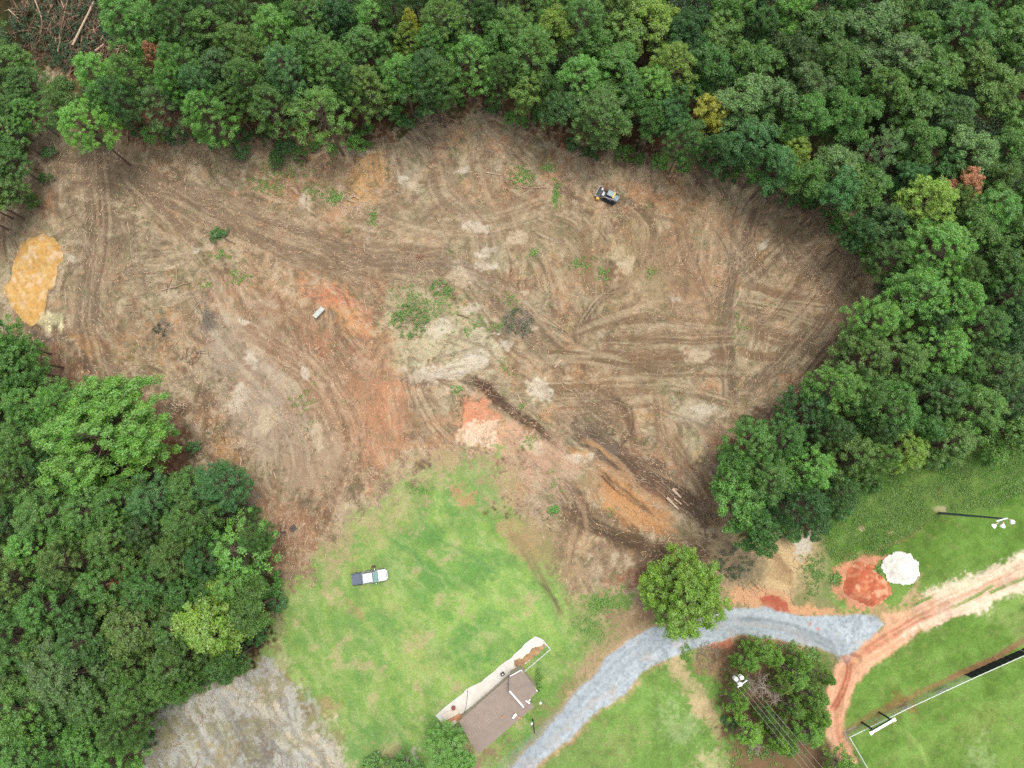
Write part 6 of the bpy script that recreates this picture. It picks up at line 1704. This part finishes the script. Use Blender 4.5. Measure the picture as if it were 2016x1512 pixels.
LAND = [("track loader", 1197, 385), ("grey table", 627, 615), ("yellow sand heap", 75, 530), ("dead treetop", 412, 630), ("leafy cut bush", 432, 463), ("pickup", 727, 1135), ("splintered wood heap", 690, 400),
        ("root ball", 826, 507), ("pale stone patch", 1068, 772), ("orange clay spot", 930, 830), ("dark trench", 1000, 800), ("green brush heap", 810, 630), ("grey brush heap", 1020, 635), ("split white logs", 1330, 975),
        ("sandy hole", 1370, 885), ("dark pallet", 577, 1040), ("white slab", 960, 1345), ("round tree", 1348, 1160), ("fan of tracks", 1560, 600), ("corner brush pile", 160, 80), ("big oak", 205, 862), ("pale stone spots", 390, 485)]
used_l = {}


def where(px, py):
    best = sorted(LAND, key=lambda l: math.hypot(l[1] - px, l[2] - py))[0]
    dx, dy = px - best[1], py - best[2]
    a = math.degrees(math.atan2(-dy, dx)) % 360
    dr = ["right of", "above and right of", "above", "above and left of", "left of", "below and left of", "below", "below and right of"][int((a + 22.5) // 45) % 8]
    return dr, best[0], math.hypot(dx, dy)


def log(x1, y1, x2, y2, wd=1.0, tone="stick", off=(0, 0), k=3.78, z=0.0, nm=None):
    """a stick or log lying between two photo places (zoom coordinates of a view with origin off and scale k)"""
    a, b = (off[0] + x1 / k, off[1] + y1 / k), (off[0] + x2 / k, off[1] + y2 / k)
    A, B = G0(*a), G0(*b); L_ = (B - A).length; c = (A + B) / 2
    rad = .055 * wd; n = 5; pts = []; dirv = B - A; sd_ = Vector((-dirv.y, dirv.x, 0)).normalized()
    for i in range(n):
        t = i / (n - 1); pts.append(A.lerp(B, t) - c + sd_ * rt.uniform(-.03, .03) * (.2 if wd > 1.7 else 1) * L_ * (0 if i in (0, n - 1) else 1) + Vector((0, 0, rad + .05 + z + rt.uniform(0, .06))))
    m = {"stick": M_stick, "pale": M_deadwood, "dark": M_log}[tone]
    o = MB().tube(pts, [rad * rt.uniform(.85, 1.1) * (1 - .35 * i / n) for i in range(n)], 7).build(nm or ("log" if wd > 1.8 else "branch"), m); o.location = c
    dr, ln, ds = where((a[0] + b[0]) / 2, (a[1] + b[1]) / 2)
    size = "short" if L_ < 1.6 else ("long" if L_ > 3.4 else "medium")
    look = {"stick": "dry tan", "pale": "pale barkless", "dark": "dark brown"}[tone]
    th = "thick" if wd > 1.8 else "thin"
    nn_ = "log" if wd > 1.8 else "stick"
    lab = f"{size} {th} {look} {nn_} {'just' if ds < 45 else ('well' if ds > 110 else 'lying')} {dr} the {ln}"
    used_l.setdefault(lab, []).append((o, (a[0] + b[0]) / 2, (a[1] + b[1]) / 2, math.degrees(math.atan2(dirv.y, dirv.x)) % 180))
    tag(o, lab, nn_, "sticks and logs scattered over the clearing")
    return o


for q in [(948, 215, 966, 300), (1060, 170, 1125, 222), (1308, 538, 1316, 645), (1365, 1010, 1362, 1070), (1345, 1075, 1275, 1165), (960, 883, 1025, 885), (460, 1088, 520, 1065), (1300, 960, 1250, 1015), (1410, 900, 1510, 800), (610, 270, 650, 295), (985, 1040, 1050, 1080), (875, 1030, 930, 1075), (1310, 1385, 1350, 1345)]:
    log(*q, 1.2, rt.choice(["stick", "pale"]), (0, 380))
log(1200, 725, 1420, 670, 1.6, "stick", (0, 380)); log(1280, 640, 1250, 715, .9, "dark", (0, 380))
for q in [(820, 775, 843, 890), (130, 78, 272, 78), (622, 455, 740, 456), (655, 600, 735, 572), (940, 975, 1040, 1030), (565, 880, 572, 920), (800, 260, 830, 320), (820, 380, 824, 440), (1330, 700, 1420, 690), (100, 760, 135, 840), (1880, 20, 1870, 75), (1700, 1170, 1765, 1168), (1600, 560, 1612, 545)]:
    log(*q, 1.1, rt.choice(["stick", "pale", "stick"]), (500, 380))
for q in [(250, 900, 455, 1050, 1.5), (620, 745, 800, 748, 1.1), (410, 1190, 520, 1205, 1.4), (370, 1395, 500, 1395, 1), (295, 690, 300, 720, 1.4), (1830, 480, 1910, 550, 1.2), (345, 1300, 395, 1250, 2.4), (470, 820, 520, 915, 1.1), (1600, 880, 1625, 855, 1), (1870, 830, 1920, 865, 1.2), (120, 1085, 30, 1140, 1.2), (1850, 1500, 1885, 1465, 1.2)]:
    log(*q, "stick" if q[4] < 2 else "pale", (1000, 380))
for q in [(375, 645, 470, 515, 1.7), (350, 600, 405, 515, 1.1), (345, 830, 415, 735, 1.9), (375, 965, 430, 880, 1.2), (560, 920, 620, 850, 1), (10, 540, 45, 570, 1.4), (510, 590, 560, 525, 1), (340, 160, 460, 60, 1.5), (425, 710, 480, 630, 1), (390, 1065, 412, 1045, 1.4), (0, 1310, 60, 1240, 1.2), (440, 1010, 475, 960, 1)]:
    log(*q, "stick", (1496, 380))
for q in [(980, 1160, 1040, 1010, 1.1), (900, 1260, 1130, 1165, 1.3), (40, 1400, 285, 1400, 1.6), (180, 1475, 300, 1345, 1.1), (0, 1130, 85, 1240, 1.2), (0, 1042, 60, 1040, 1), (320, 1410, 300, 1460, 1), (850, 1215, 880, 1205, 1.2)]:
    log(*q, "stick", (1000, 0))
for q in [(1800, 1050, 1950, 1040, 1.2), (1725, 1285, 1840, 1305, 2.0), (1580, 1200, 1620, 1110, 1.3), (190, 1385, 380, 1385, 1.1), (500, 1415, 498, 1460, 1.6), (280, 1170, 350, 1230, 1), (190, 1320, 245, 1340, 1.3), (70, 1100, 120, 1115, 1), (520, 1330, 555, 1380, 1)]:
    log(*q, "pale" if q[4] > 1.5 else "stick", (500, 0))
for q in [(1450, 1225, 1510, 1170, 1.6), (1700, 1248, 1830, 1228, 1.3), (440, 1195, 475, 1080, .9), (1400, 1190, 1435, 1192, 1.1), (950, 975, 955, 1060, 1.3), (845, 1080, 850, 1160, 1), (430, 575, 450, 605, 1.6)]:
    log(*q, "stick", (0, 0))
for q in [(1220, 765, 1285, 830, 4.2), (1180, 830, 1265, 915, 4.0), (1235, 835, 1290, 880, 3.2), (70, 60, 100, 125, 1.6), (1300, 850, 1345, 892, 1.3), (1228, 763, 1262, 770, 1.6), (1850, 75, 1885, 35, 1.4), (1355, 870, 1375, 882, 1.2)]:
    log(*q, "pale", (1000, 760))
for q in [(700, 665, 800, 775, 1.8), (475, 1290, 500, 1370, 1.2), (1000, 1300, 1028, 1265, 1.3), (1490, 290, 1520, 265, 1), (120, 740, 160, 800, 1.1), (630, 1280, 640, 1305, 1), (470, 1150, 530, 1215, 1), (700, 1270, 740, 1290, 1)]:
    log(*q, "dark" if q[4] == 1.8 else "stick", (1000, 760))
for q in [(1235, 370, 1258, 450, 1.4), (1255, 463, 1310, 465, 1.1), (720, 110, 775, 180, 1.8), (805, 185, 830, 150, 1.3), (45, 730, 65, 790, 1.1), (470, 990, 525, 1008, 1.3), (385, 1330, 415, 1300, 1.3), (1075, 572, 1110, 574, 1), (1270, 700, 1320, 725, 1.1), (1170, 720, 1270, 710, 1), (355, 1140, 380, 1165, 1)]:
    log(*q, "stick", (500, 760))
for q in [(1795, 525, 1795, 600, 1.5), (1795, 525, 1840, 540, 1.1), (1935, 730, 1955, 790, 1.1), (1275, 220, 1295, 240, 2), (1430, 460, 1550, 480, 1), (1640, 420, 1700, 470, 1)]:
    log(*q, "pale" if q[4] > 1.4 else "stick", (0, 760))
for q in [(180, 155, 360, 130, 1.6), (20, 160, 65, 158, 1.5)]: log(*q, "dark" if q[0] > 100 else "pale", (1496, 760))
for q in [(1635, 785, 1660, 840, 1.1), (1480, 915, 1530, 850, 1.4)]: log(*q, "stick", (0, 1112))
for q in [(1100, 1220, 1240, 1060, 1.4), (1250, 1340, 1370, 1220, 2.4)]: log(*q, "stick" if q[4] < 2 else "dark", (0, 620), 9.45)
for q in [(440, 930, 590, 950, 1.0)]: log(*q, "stick", (100, 640), 5)
rr_ = random.Random(44)
for (x, y) in [(235, 300), (330, 282), (420, 300), (500, 300), (640, 300), (800, 262), (880, 232), (1000, 250), (1110, 292), (1240, 322), (1330, 340), (1420, 345), (1500, 385), (1600, 425), (1680, 500), (1730, 545), (1690, 620), (1650, 690), (1580, 780),
               (1480, 840), (200, 330), (150, 420), (260, 600), (330, 560), (520, 640), (560, 720), (600, 560), (900, 620), (960, 720), (1100, 700), (1250, 780), (1180, 620), (1330, 500), (1400, 560), (1000, 900), (1080, 960), (860, 430), (940, 400), (440, 860), (540, 930)]:
    a_ = rr_.uniform(0, 3.14); l_ = rr_.uniform(8, 26)
    log(x, y, x + l_ * math.cos(a_), y + l_ * math.sin(a_), rr_.uniform(1.0, 1.7), rr_.choice(["stick", "pale", "dark", "stick"]), (0, 0), 1)
# logs of the brush pile in the upper left corner (view scale 7.2)
for q in [(900, 810, 1000, 380, 2.2, 1.6), (930, 640, 1060, 0, 1.8, 2.0), (560, 0, 690, 350, 2.4, 2.2), (1130, 740, 1420, 130, 3.4, 2.2), (980, 960, 1100, 800, 2.4, 1.2), (760, 30, 800, 180, 1.8, 1.8), (840, 0, 820, 200, 2, 2.1),
          (160, 170, 300, 300, 1.8, .6), (230, 50, 380, 270, 2, .8), (1490, 640, 1540, 550, 2.6, 1.4), (1400, 770, 1520, 680, 3, 1.0), (1610, 590, 1780, 600, 3.6, .9), (1740, 770, 1820, 830, 1.8, .7), (1800, 740, 1900, 800, 1.8, .6),
          (860, 620, 900, 780, 2.6, 1.4), (740, 690, 860, 740, 1.4, 1.2), (610, 230, 660, 330, 3, 2.0), (1050, 690, 1180, 580, 2, 1.4), (1290, 680, 1460, 560, 1.8, 1.0), (960, 110, 1000, 210, 2, 2.1), (1560, 740, 1740, 730, 2.0, .8)]:
    log(q[0], q[1], q[2], q[3], q[4], rt.choice(["stick", "dark", "stick", "pale"]), (0, 0), 7.2, z=q[5] * .7, nm="log")
# split labels that several share by where each lies
for lab, ls in used_l.items():
    if len(ls) < 2: continue
    ls.sort(key=lambda t: t[1])
    for i, t in enumerate(ls):
        pre = {2: ["left", "right"], 3: ["leftmost", "middle", "rightmost"]}.get(len(ls), [("leftmost" if j == 0 else ORD[j] + " from left") for j in range(len(ls))])[i]
        t[0]["label"] = f"{pre} {lab}"


def stick_heap(mb, rng, c, r, n, lmin, lmax, hmax, rad=.03, ang=None, spread=3.14):
    for i in range(n):
        a = rng.uniform(0, 6.28); d = r * math.sqrt(rng.random()); x, y = c[0] + d * math.cos(a), c[1] + d * math.sin(a)
        al = (rng.uniform(0, 3.14) if ang is None else ang + rng.gauss(0, spread)); L_ = rng.uniform(lmin, lmax)
        z = c[2] + hmax * max(.05, 1 - d / r) * rng.uniform(.1, 1) + .04
        dx, dy, dz = L_ / 2 * math.cos(al), L_ / 2 * math.sin(al), rng.uniform(-.22, .22) * L_ * .5
        dz = max(-z + .03, min(dz, z - .03)) if z > .05 else 0
        q = rng.uniform(-.1, .1) * L_
        mb.tube([(x - dx, y - dy, z - dz), (x - q * math.sin(al), y + q * math.cos(al), z + .05), (x + dx, y + dy, z + dz)], [rad * rng.uniform(.6, 1.4), rad, rad * .4], 4, cap=False)
    return mb


rg = random.Random(9)
# corner brush pile
p0 = G0(150, 85); bp_ = empty("brush_pile", p0); tag(bp_, "big pile of felled tops and branches in the upper left corner", "brush pile")
mb = MB(); mb2 = MB()
for (x, y, r, hh, n) in [(150, 60, 5.2, 2.6, 230), (100, 70, 4.0, 2.0, 120), (200, 60, 4.6, 2.2, 150), (150, 110, 3.6, 1.4, 110), (225, 105, 3.0, 1.2, 120), (60, 30, 3.5, 1.2, 70), (130, 10, 5, 2.4, 160), (190, 10, 4.5, 2.2, 110)]:
    q = G0(x, y) - p0
    stick_heap(mb, rg, (q.x, q.y, 0), r, int(n * .7), 1.2, 5.5, hh + .7, .055, math.pi / 2 + rg.uniform(-.25, .1), .5)
    stick_heap(mb2, rg, (q.x, q.y, .2), r, int(n * .25), .8, 3.0, hh, .06, None)
mb.build("branches", mat("brown_branches", S(128, 104, 88), .95, 0, .45, 1.2), bp_); mb2.build("broken_limbs", M_stick, bp_)
for c_ in bp_.children: c_["kind"] = "stuff"
cs = []
for (x, y, r) in [(90, 90, 4), (120, 60, 4.5), (160, 40, 4.5), (190, 30, 4), (110, 20, 4), (220, 60, 3), (150, 90, 3.5), (60, 60, 3), (130, 120, 2.5), (185, 75, 3), (200, 10, 4)]:
    q = G0(x, y) - p0
    for i in range(44): a = rg.uniform(0, 6.28); d = r * math.sqrt(rg.random()); cs.append((q.x + d * math.cos(a), q.y + d * math.sin(a), rg.uniform(.1, 1.7)))
me = leaf_cloud("needles", cs, [.55] * len(cs), 26, .36, 55, flat=.6, up=.5, aspect=.3)
o = link_mesh("needles", me, None, bp_); o.color = (.045, .11, .035, 1)


def heap(px, py, r, n, label, cat, name, m, lmin, lmax, hm, rad=.04, leaves=None, seed=1):
    g_ = G0(px, py); e = empty(name, g_); tag(e, label, cat)
    r_ = random.Random(seed); stick_heap(MB(), r_, (0, 0, 0), r, 0, 1, 2, hm)
    stick_heap(mb_ := MB(), r_, (0, 0, 0), r, n, lmin, lmax, hm, rad).build("sticks", m, e)
    if leaves:
        cs = [(r * math.sqrt(r_.random()) * math.cos(a), r * math.sqrt(r_.random()) * math.sin(a), r_.uniform(.05, hm)) for a in [r_.uniform(0, 6.28) for _ in range(leaves[1])]]
        o = link_mesh("leaves", leaf_cloud("leaves", cs, [.3] * len(cs), 16, .3, seed, up=.5, aspect=.35), None, e); o.color = (*leaves[0], 1)
    return e


heap(692, 400, 2.3, 26, "heap of splintered pale wood in the upper clearing", "wood heap", "splintered_wood", M_deadwood, .6, 2.4, .5, .085, None, 3)
heap(810, 632, 3.2, 90, "heap of green brush in the middle of the clearing", "brush heap", "brush_heap", M_stick, .8, 3, .6, .035, ((.13, .29, .06), 80), 4)
heap(868, 570, 1.8, 30, "small green brush heap above the middle brush heap", "brush heap", "brush_heap", M_stick, .8, 2, .4, .03, ((.14, .31, .06), 30), 5)
heap(1018, 636, 2.7, 130, "grey brush heap of dry twigs right of the green one", "brush heap", "brush_heap", M_twig, .8, 2.6, .7, .04, ((.14, .19, .09), 45), 6)
heap(352, 802, 1.4, 30, "pale broken stump with twigs right of the big oak", "stump", "stump", M_deadwood, .3, 1.2, .4, .07, None, 7)
heap(492, 985, 1.5, 40, "bleached stump roots at the left edge of the clearing", "stump", "stump", M_twig, .4, 1.6, .4, .05, None, 8)
heap(378, 700, 1.6, 24, "low tangle of dry twigs below the dead treetop", "twigs", "twig_tangle", M_log, .8, 2.4, .3, .03, None, 12)
heap(322, 645, 1.6, 36, "greyish tangle of twigs left of the dead treetop", "twigs", "twig_tangle", M_twig, .8, 2.2, .4, .03, ((.07, .1, .05), 12), 13)
heap(1395, 1290, 2.0, 70, "bare brown bush between gravel road and cedars", "bush", "bare_bush", M_twig, .6, 1.8, .8, .025, None, 14)
heap(1445, 1105, 3.0, 120, "grey dry brush patch below the clump of trees", "brush heap", "dry_brush", M_twig, .5, 1.8, .7, .022, ((.10, .15, .06), 60), 15)
# star shaped root ball
g_ = G0(826, 507); rb = empty("root_ball", g_); tag(rb, "star shaped upturned root on the wide wheel track", "root")
MB().ball((0, 0, .22), .28, 8).build("stump", M_log, rb)
for k in range(7):
    a = k * .9 + .3; L_ = rg.uniform(.6, 1.1)
    MB().tube([(0, 0, .25), (L_ * .5 * math.cos(a), L_ * .5 * math.sin(a), .38), (L_ * math.cos(a + .15), L_ * math.sin(a + .15), .22)], [.13, .08, .03], 6).build("root", mat("root_wood", S(176, 130, 100), .9) if k == 0 else bpy.data.materials["root_wood"], rb)
# dead treetop: forked stem with a fan of twigs
g_ = G0(403, 632); dt = empty("dead_treetop", g_); tag(dt, "fallen grey treetop with a fan of fine twigs", "fallen branch")
a = G0(402, 577) - g_; b = G0(418, 655) - g_
MB().tube([tuple(a + Vector((0, 0, .12))), tuple(a.lerp(Vector((0, 0, 0)), .6) + Vector((.05, 0, .25))), (0, 0, .4), tuple(b.lerp(Vector((0, 0, 0)), .5) + Vector((0, 0, .5)))], [.11, .1, .08, .04], 7).build("stem", M_twig, dt)
q = G0(375, 615) - g_
MB().tube([tuple(a.lerp(Vector((0, 0, 0)), .25) + Vector((0, 0, .2))), tuple(q.lerp(a, .5) + Vector((0, 0, .15))), tuple(q + Vector((0, 0, .1)))], [.06, .04, .015], 5).build("side_branch", M_twig, dt)
mb = MB()
for i in range(150):
    t = rg.random(); s = a.lerp(Vector((0, 0, 0)), .55 + .45 * t) + Vector((0, 0, .35))
    aa = math.atan2((G0(432, 668) - g_).y, (G0(432, 668) - g_).x) + rg.gauss(0, .42); L_ = rg.uniform(1.2, 3.8)
    e = s + Vector((L_ * math.cos(aa), L_ * math.sin(aa), rg.uniform(-.3, .4)))
    mb.tube([tuple(s), tuple(s.lerp(e, .5) + Vector((rg.uniform(-.15, .15), rg.uniform(-.15, .15), .12))), tuple(e)], [.03, .02, .008], 3, cap=False)
mb.build("twigs", M_twig, dt)
# leafy cut bush
g_ = G0(432, 463); cb = empty("cut_bush", g_); tag(cb, "fresh green cut bush lying above the pale stone spots", "cut bush")
q = G0(463, 481) - g_
MB().tube([tuple(q + Vector((0, 0, .1))), tuple(q * .5 + Vector((0, 0, .25))), (-.4, .1, .35)], [.08, .06, .03], 6).build("stem", M_bark, cb)
cs = [(rg.gauss(-.1, .75), rg.gauss(.05, .5), rg.uniform(.1, .7)) for _ in range(46)]
o = link_mesh("leaves", leaf_cloud("leaves", cs, [.32] * 46, 34, .26, 66, up=.5, aspect=.5), None, cb); o.color = (.085, .22, .05, 1)

# ------------------------------------------------------------------ what nobody could count: chips, weeds, meadow
inv = {}
def clear_at(p): 
    i = int(np.clip(np.searchsorted(gx, p.x), 0, NX - 1)); j = int(np.clip(np.searchsorted(gy, p.y), 0, NY - 1))
    return float(MASKS["clear"][j, i]), i, j


def sticks_np(name, n, lmin, lmax, wd, material, seed, dens, flow=.6):
    """thousands of slivers lying on the soil"""
    r = np.random.RandomState(seed)
    x = r.uniform(-90, 92, n * 4); y = r.uniform(-46, 86, n * 4)
    i = np.clip(np.searchsorted(gx, x), 0, NX - 1); j = np.clip(np.searchsorted(gy, y), 0, NY - 1)
    nz = fbm((x / 5).astype(np.float32), (y / 5).astype(np.float32), seed, 4, .6)
    road = np.maximum(MASKS["gravel"], MASKS["clay"])[j, i]
    m = dens(i, j) * (0.15 + 2.2 * sm(.45, .68, nz)) * (road < .2)
    k = r.rand(n * 4) < m
    x, y, i, j = x[k][:n], y[k][:n], i[k][:n], j[k][:n]; n = len(x)
    a = np.where(r.rand(n) < flow, ang[j, i] + r.normal(0, .35, n), r.uniform(0, 3.14, n))
    L_ = lmin + (lmax - lmin) * r.rand(n) ** 2.5; w_ = wd * (.5 + r.rand(n))
    z = Z[j, i]
    d = np.stack([np.cos(a), np.sin(a), np.zeros(n)], 1); s_ = np.stack([-np.sin(a), np.cos(a), np.zeros(n)], 1)
    c = np.stack([x, y, z + .02], 1); u = np.array([0, 0, 1.0])
    tilt = r.uniform(0, .10, n)[:, None] * u
    P0 = c - d * L_[:, None] / 2; P1 = c + d * L_[:, None] / 2 + tilt
    hw = (s_ * w_[:, None] / 2); hh = u * (w_[:, None] * .8)
    v = np.stack([P0 - hw, P0 + hw, P0 + hh, P1 - hw * .5, P1 + hw * .5, P1 + hh * .5], 1).reshape(-1, 3).astype(np.float32)
    b = np.arange(n)[:, None] * 6
    q = np.concatenate([b + np.array([[0, 3, 5, 2]]), b + np.array([[1, 2, 5, 4]])], 1).reshape(-1).astype(np.int32)
    me = bpy.data.meshes.new(name); me.vertices.add(len(v)); me.vertices.foreach_set("co", v.ravel())
    me.loops.add(len(q)); me.loops.foreach_set("vertex_index", q)
    me.polygons.add(2 * n); me.polygons.foreach_set("loop_start", np.arange(0, 8 * n, 4, dtype=np.int32)); me.update()
    o = link_mesh(name, me, material); o["kind"] = "stuff"
    return o


sticks_np("wood_chips", 19000, .12, .8, .07, mat("chips", S(226, 190, 156), .9, 0, .3, .7), 501, lambda i, j: MASKS["clear"][j, i] * (MASKS["lawn"][j, i] < .4))
sticks_np("twig_litter", 18000, .4, 2.2, .045, mat("litter_twigs", S(196, 176, 150), .9, 0, .3, .4), 502, lambda i, j: MASKS["clear"][j, i] * (MASKS["lawn"][j, i] < .4))
sticks_np("dark_litter", 9000, .15, .9, .045, mat("dark_bits", S(108, 92, 76), .95, 0, .3, .4), 503, lambda i, j: MASKS["clear"][j, i] * (MASKS["lawn"][j, i] < .4))
sticks_np("forest_litter", 9000, .4, 2.0, .06, mat("litter_sticks", S(150, 120, 98), .95, 0, .3, .4), 504, lambda i, j: np.where((MASKS["clear"][j, i] < .4) & (MASKS["lawn"][j, i] < .2) & (MASKS["park"][j, i] < .2) & (MASKS["verge"][j, i] < .2), .5, 0))

pts = []
for (x, y, rx, ry, n) in [(660, 388, 20, 14, 60), (735, 432, 8, 16, 24), (1030, 350, 26, 24, 70), (1095, 385, 8, 30, 50), (1080, 328, 14, 12, 26), (1050, 498, 10, 8, 14), (1130, 520, 14, 8, 14), (470, 545, 22, 16, 30), (830, 965, 18, 10, 26),
                          (805, 955, 8, 8, 10), (840, 600, 60, 40, 110), (800, 622, 40, 22, 70), (880, 575, 16, 14, 24), (1010, 590, 20, 20, 18), (530, 365, 40, 22, 50), (620, 375, 22, 18, 24), (1150, 520, 16, 14, 16), (1190, 540, 12, 18, 20),
                          (400, 560, 20, 8, 10), (1040, 870, 14, 20, 18), (1090, 950, 16, 20, 10), (980, 640, 14, 10, 16), (1030, 800, 10, 8, 5), (440, 500, 26, 12, 18), (900, 765, 14, 12, 14), (600, 790, 22, 50, 22), (1280, 535, 14, 14, 12),
                          (1190, 1190, 44, 16, 90), (1160, 1230, 40, 30, 60), (930, 640, 40, 30, 30), (1460, 650, 16, 40, 12), (1200, 1005, 8, 8, 4), (990, 720, 10, 14, 8), (560, 330, 60, 24, 40)]:
    for i in range(n):
        p = G0(x + rs.gauss(0, rx * .5), y + rs.gauss(0, ry * .5)); pts.append(p)
scatter_leaves("green_weeds", pts, .26, 302, (.17, .34, .055), .25, 9, .34)
pts = []
while len(pts) < 900:
    p = G0(rs.uniform(60, 1650), rs.uniform(280, 1150)); c, i, j = clear_at(p)
    if c > .7 and MASKS["lawn"][j, i] < .3 and vn(np.array([p.x / 3]), np.array([p.y / 3]), 8)[0] > .6: pts.append(p)
scatter_leaves("sparse_weeds", pts, .2, 303, (.17, .27, .08), .18, 5, .3)
pts = []
MEAD = [(1600, 1060), (1660, 960), (1820, 890), (2040, 870), (2040, 960), (1950, 1000), (1860, 1010), (1800, 1050), (1740, 1085), (1650, 1110)]
while len(pts) < 5200:
    q = (rs.uniform(1590, 2040), rs.uniform(860, 1110))
    if inpoly(q, MEAD):
        p = G0(*q)
        if vn(np.array([p.x / 1.6]), np.array([p.y / 1.6]), 18)[0] > rs.uniform(.1, .7) and not (1832 < q[0] < 1866 and 990 < q[1] < 1014): pts.append(p)
scatter_leaves("meadow_weeds", pts, .2, 304, (.14, .28, .042), .22, 5, .5)
pts = []
for (x, y, rx, ry, n) in [(1645, 1140, 10, 12, 50), (1728, 1120, 7, 7, 22), (1600, 1290, 18, 16, 60), (1490, 1480, 60, 30, 60), (1560, 1275, 30, 12, 30), (1350, 1285, 10, 14, 26), (1600, 1130, 20, 40, 60), (770, 1505, 30, 10, 40), (1060, 1340, 6, 26, 30)]:
    for i in range(n): pts.append(G0(x + rs.gauss(0, rx * .5), y + rs.gauss(0, ry * .5)))
scatter_leaves("rough_grass", pts, .3, 305, (.14, .30, .045), .35, 9, .4)
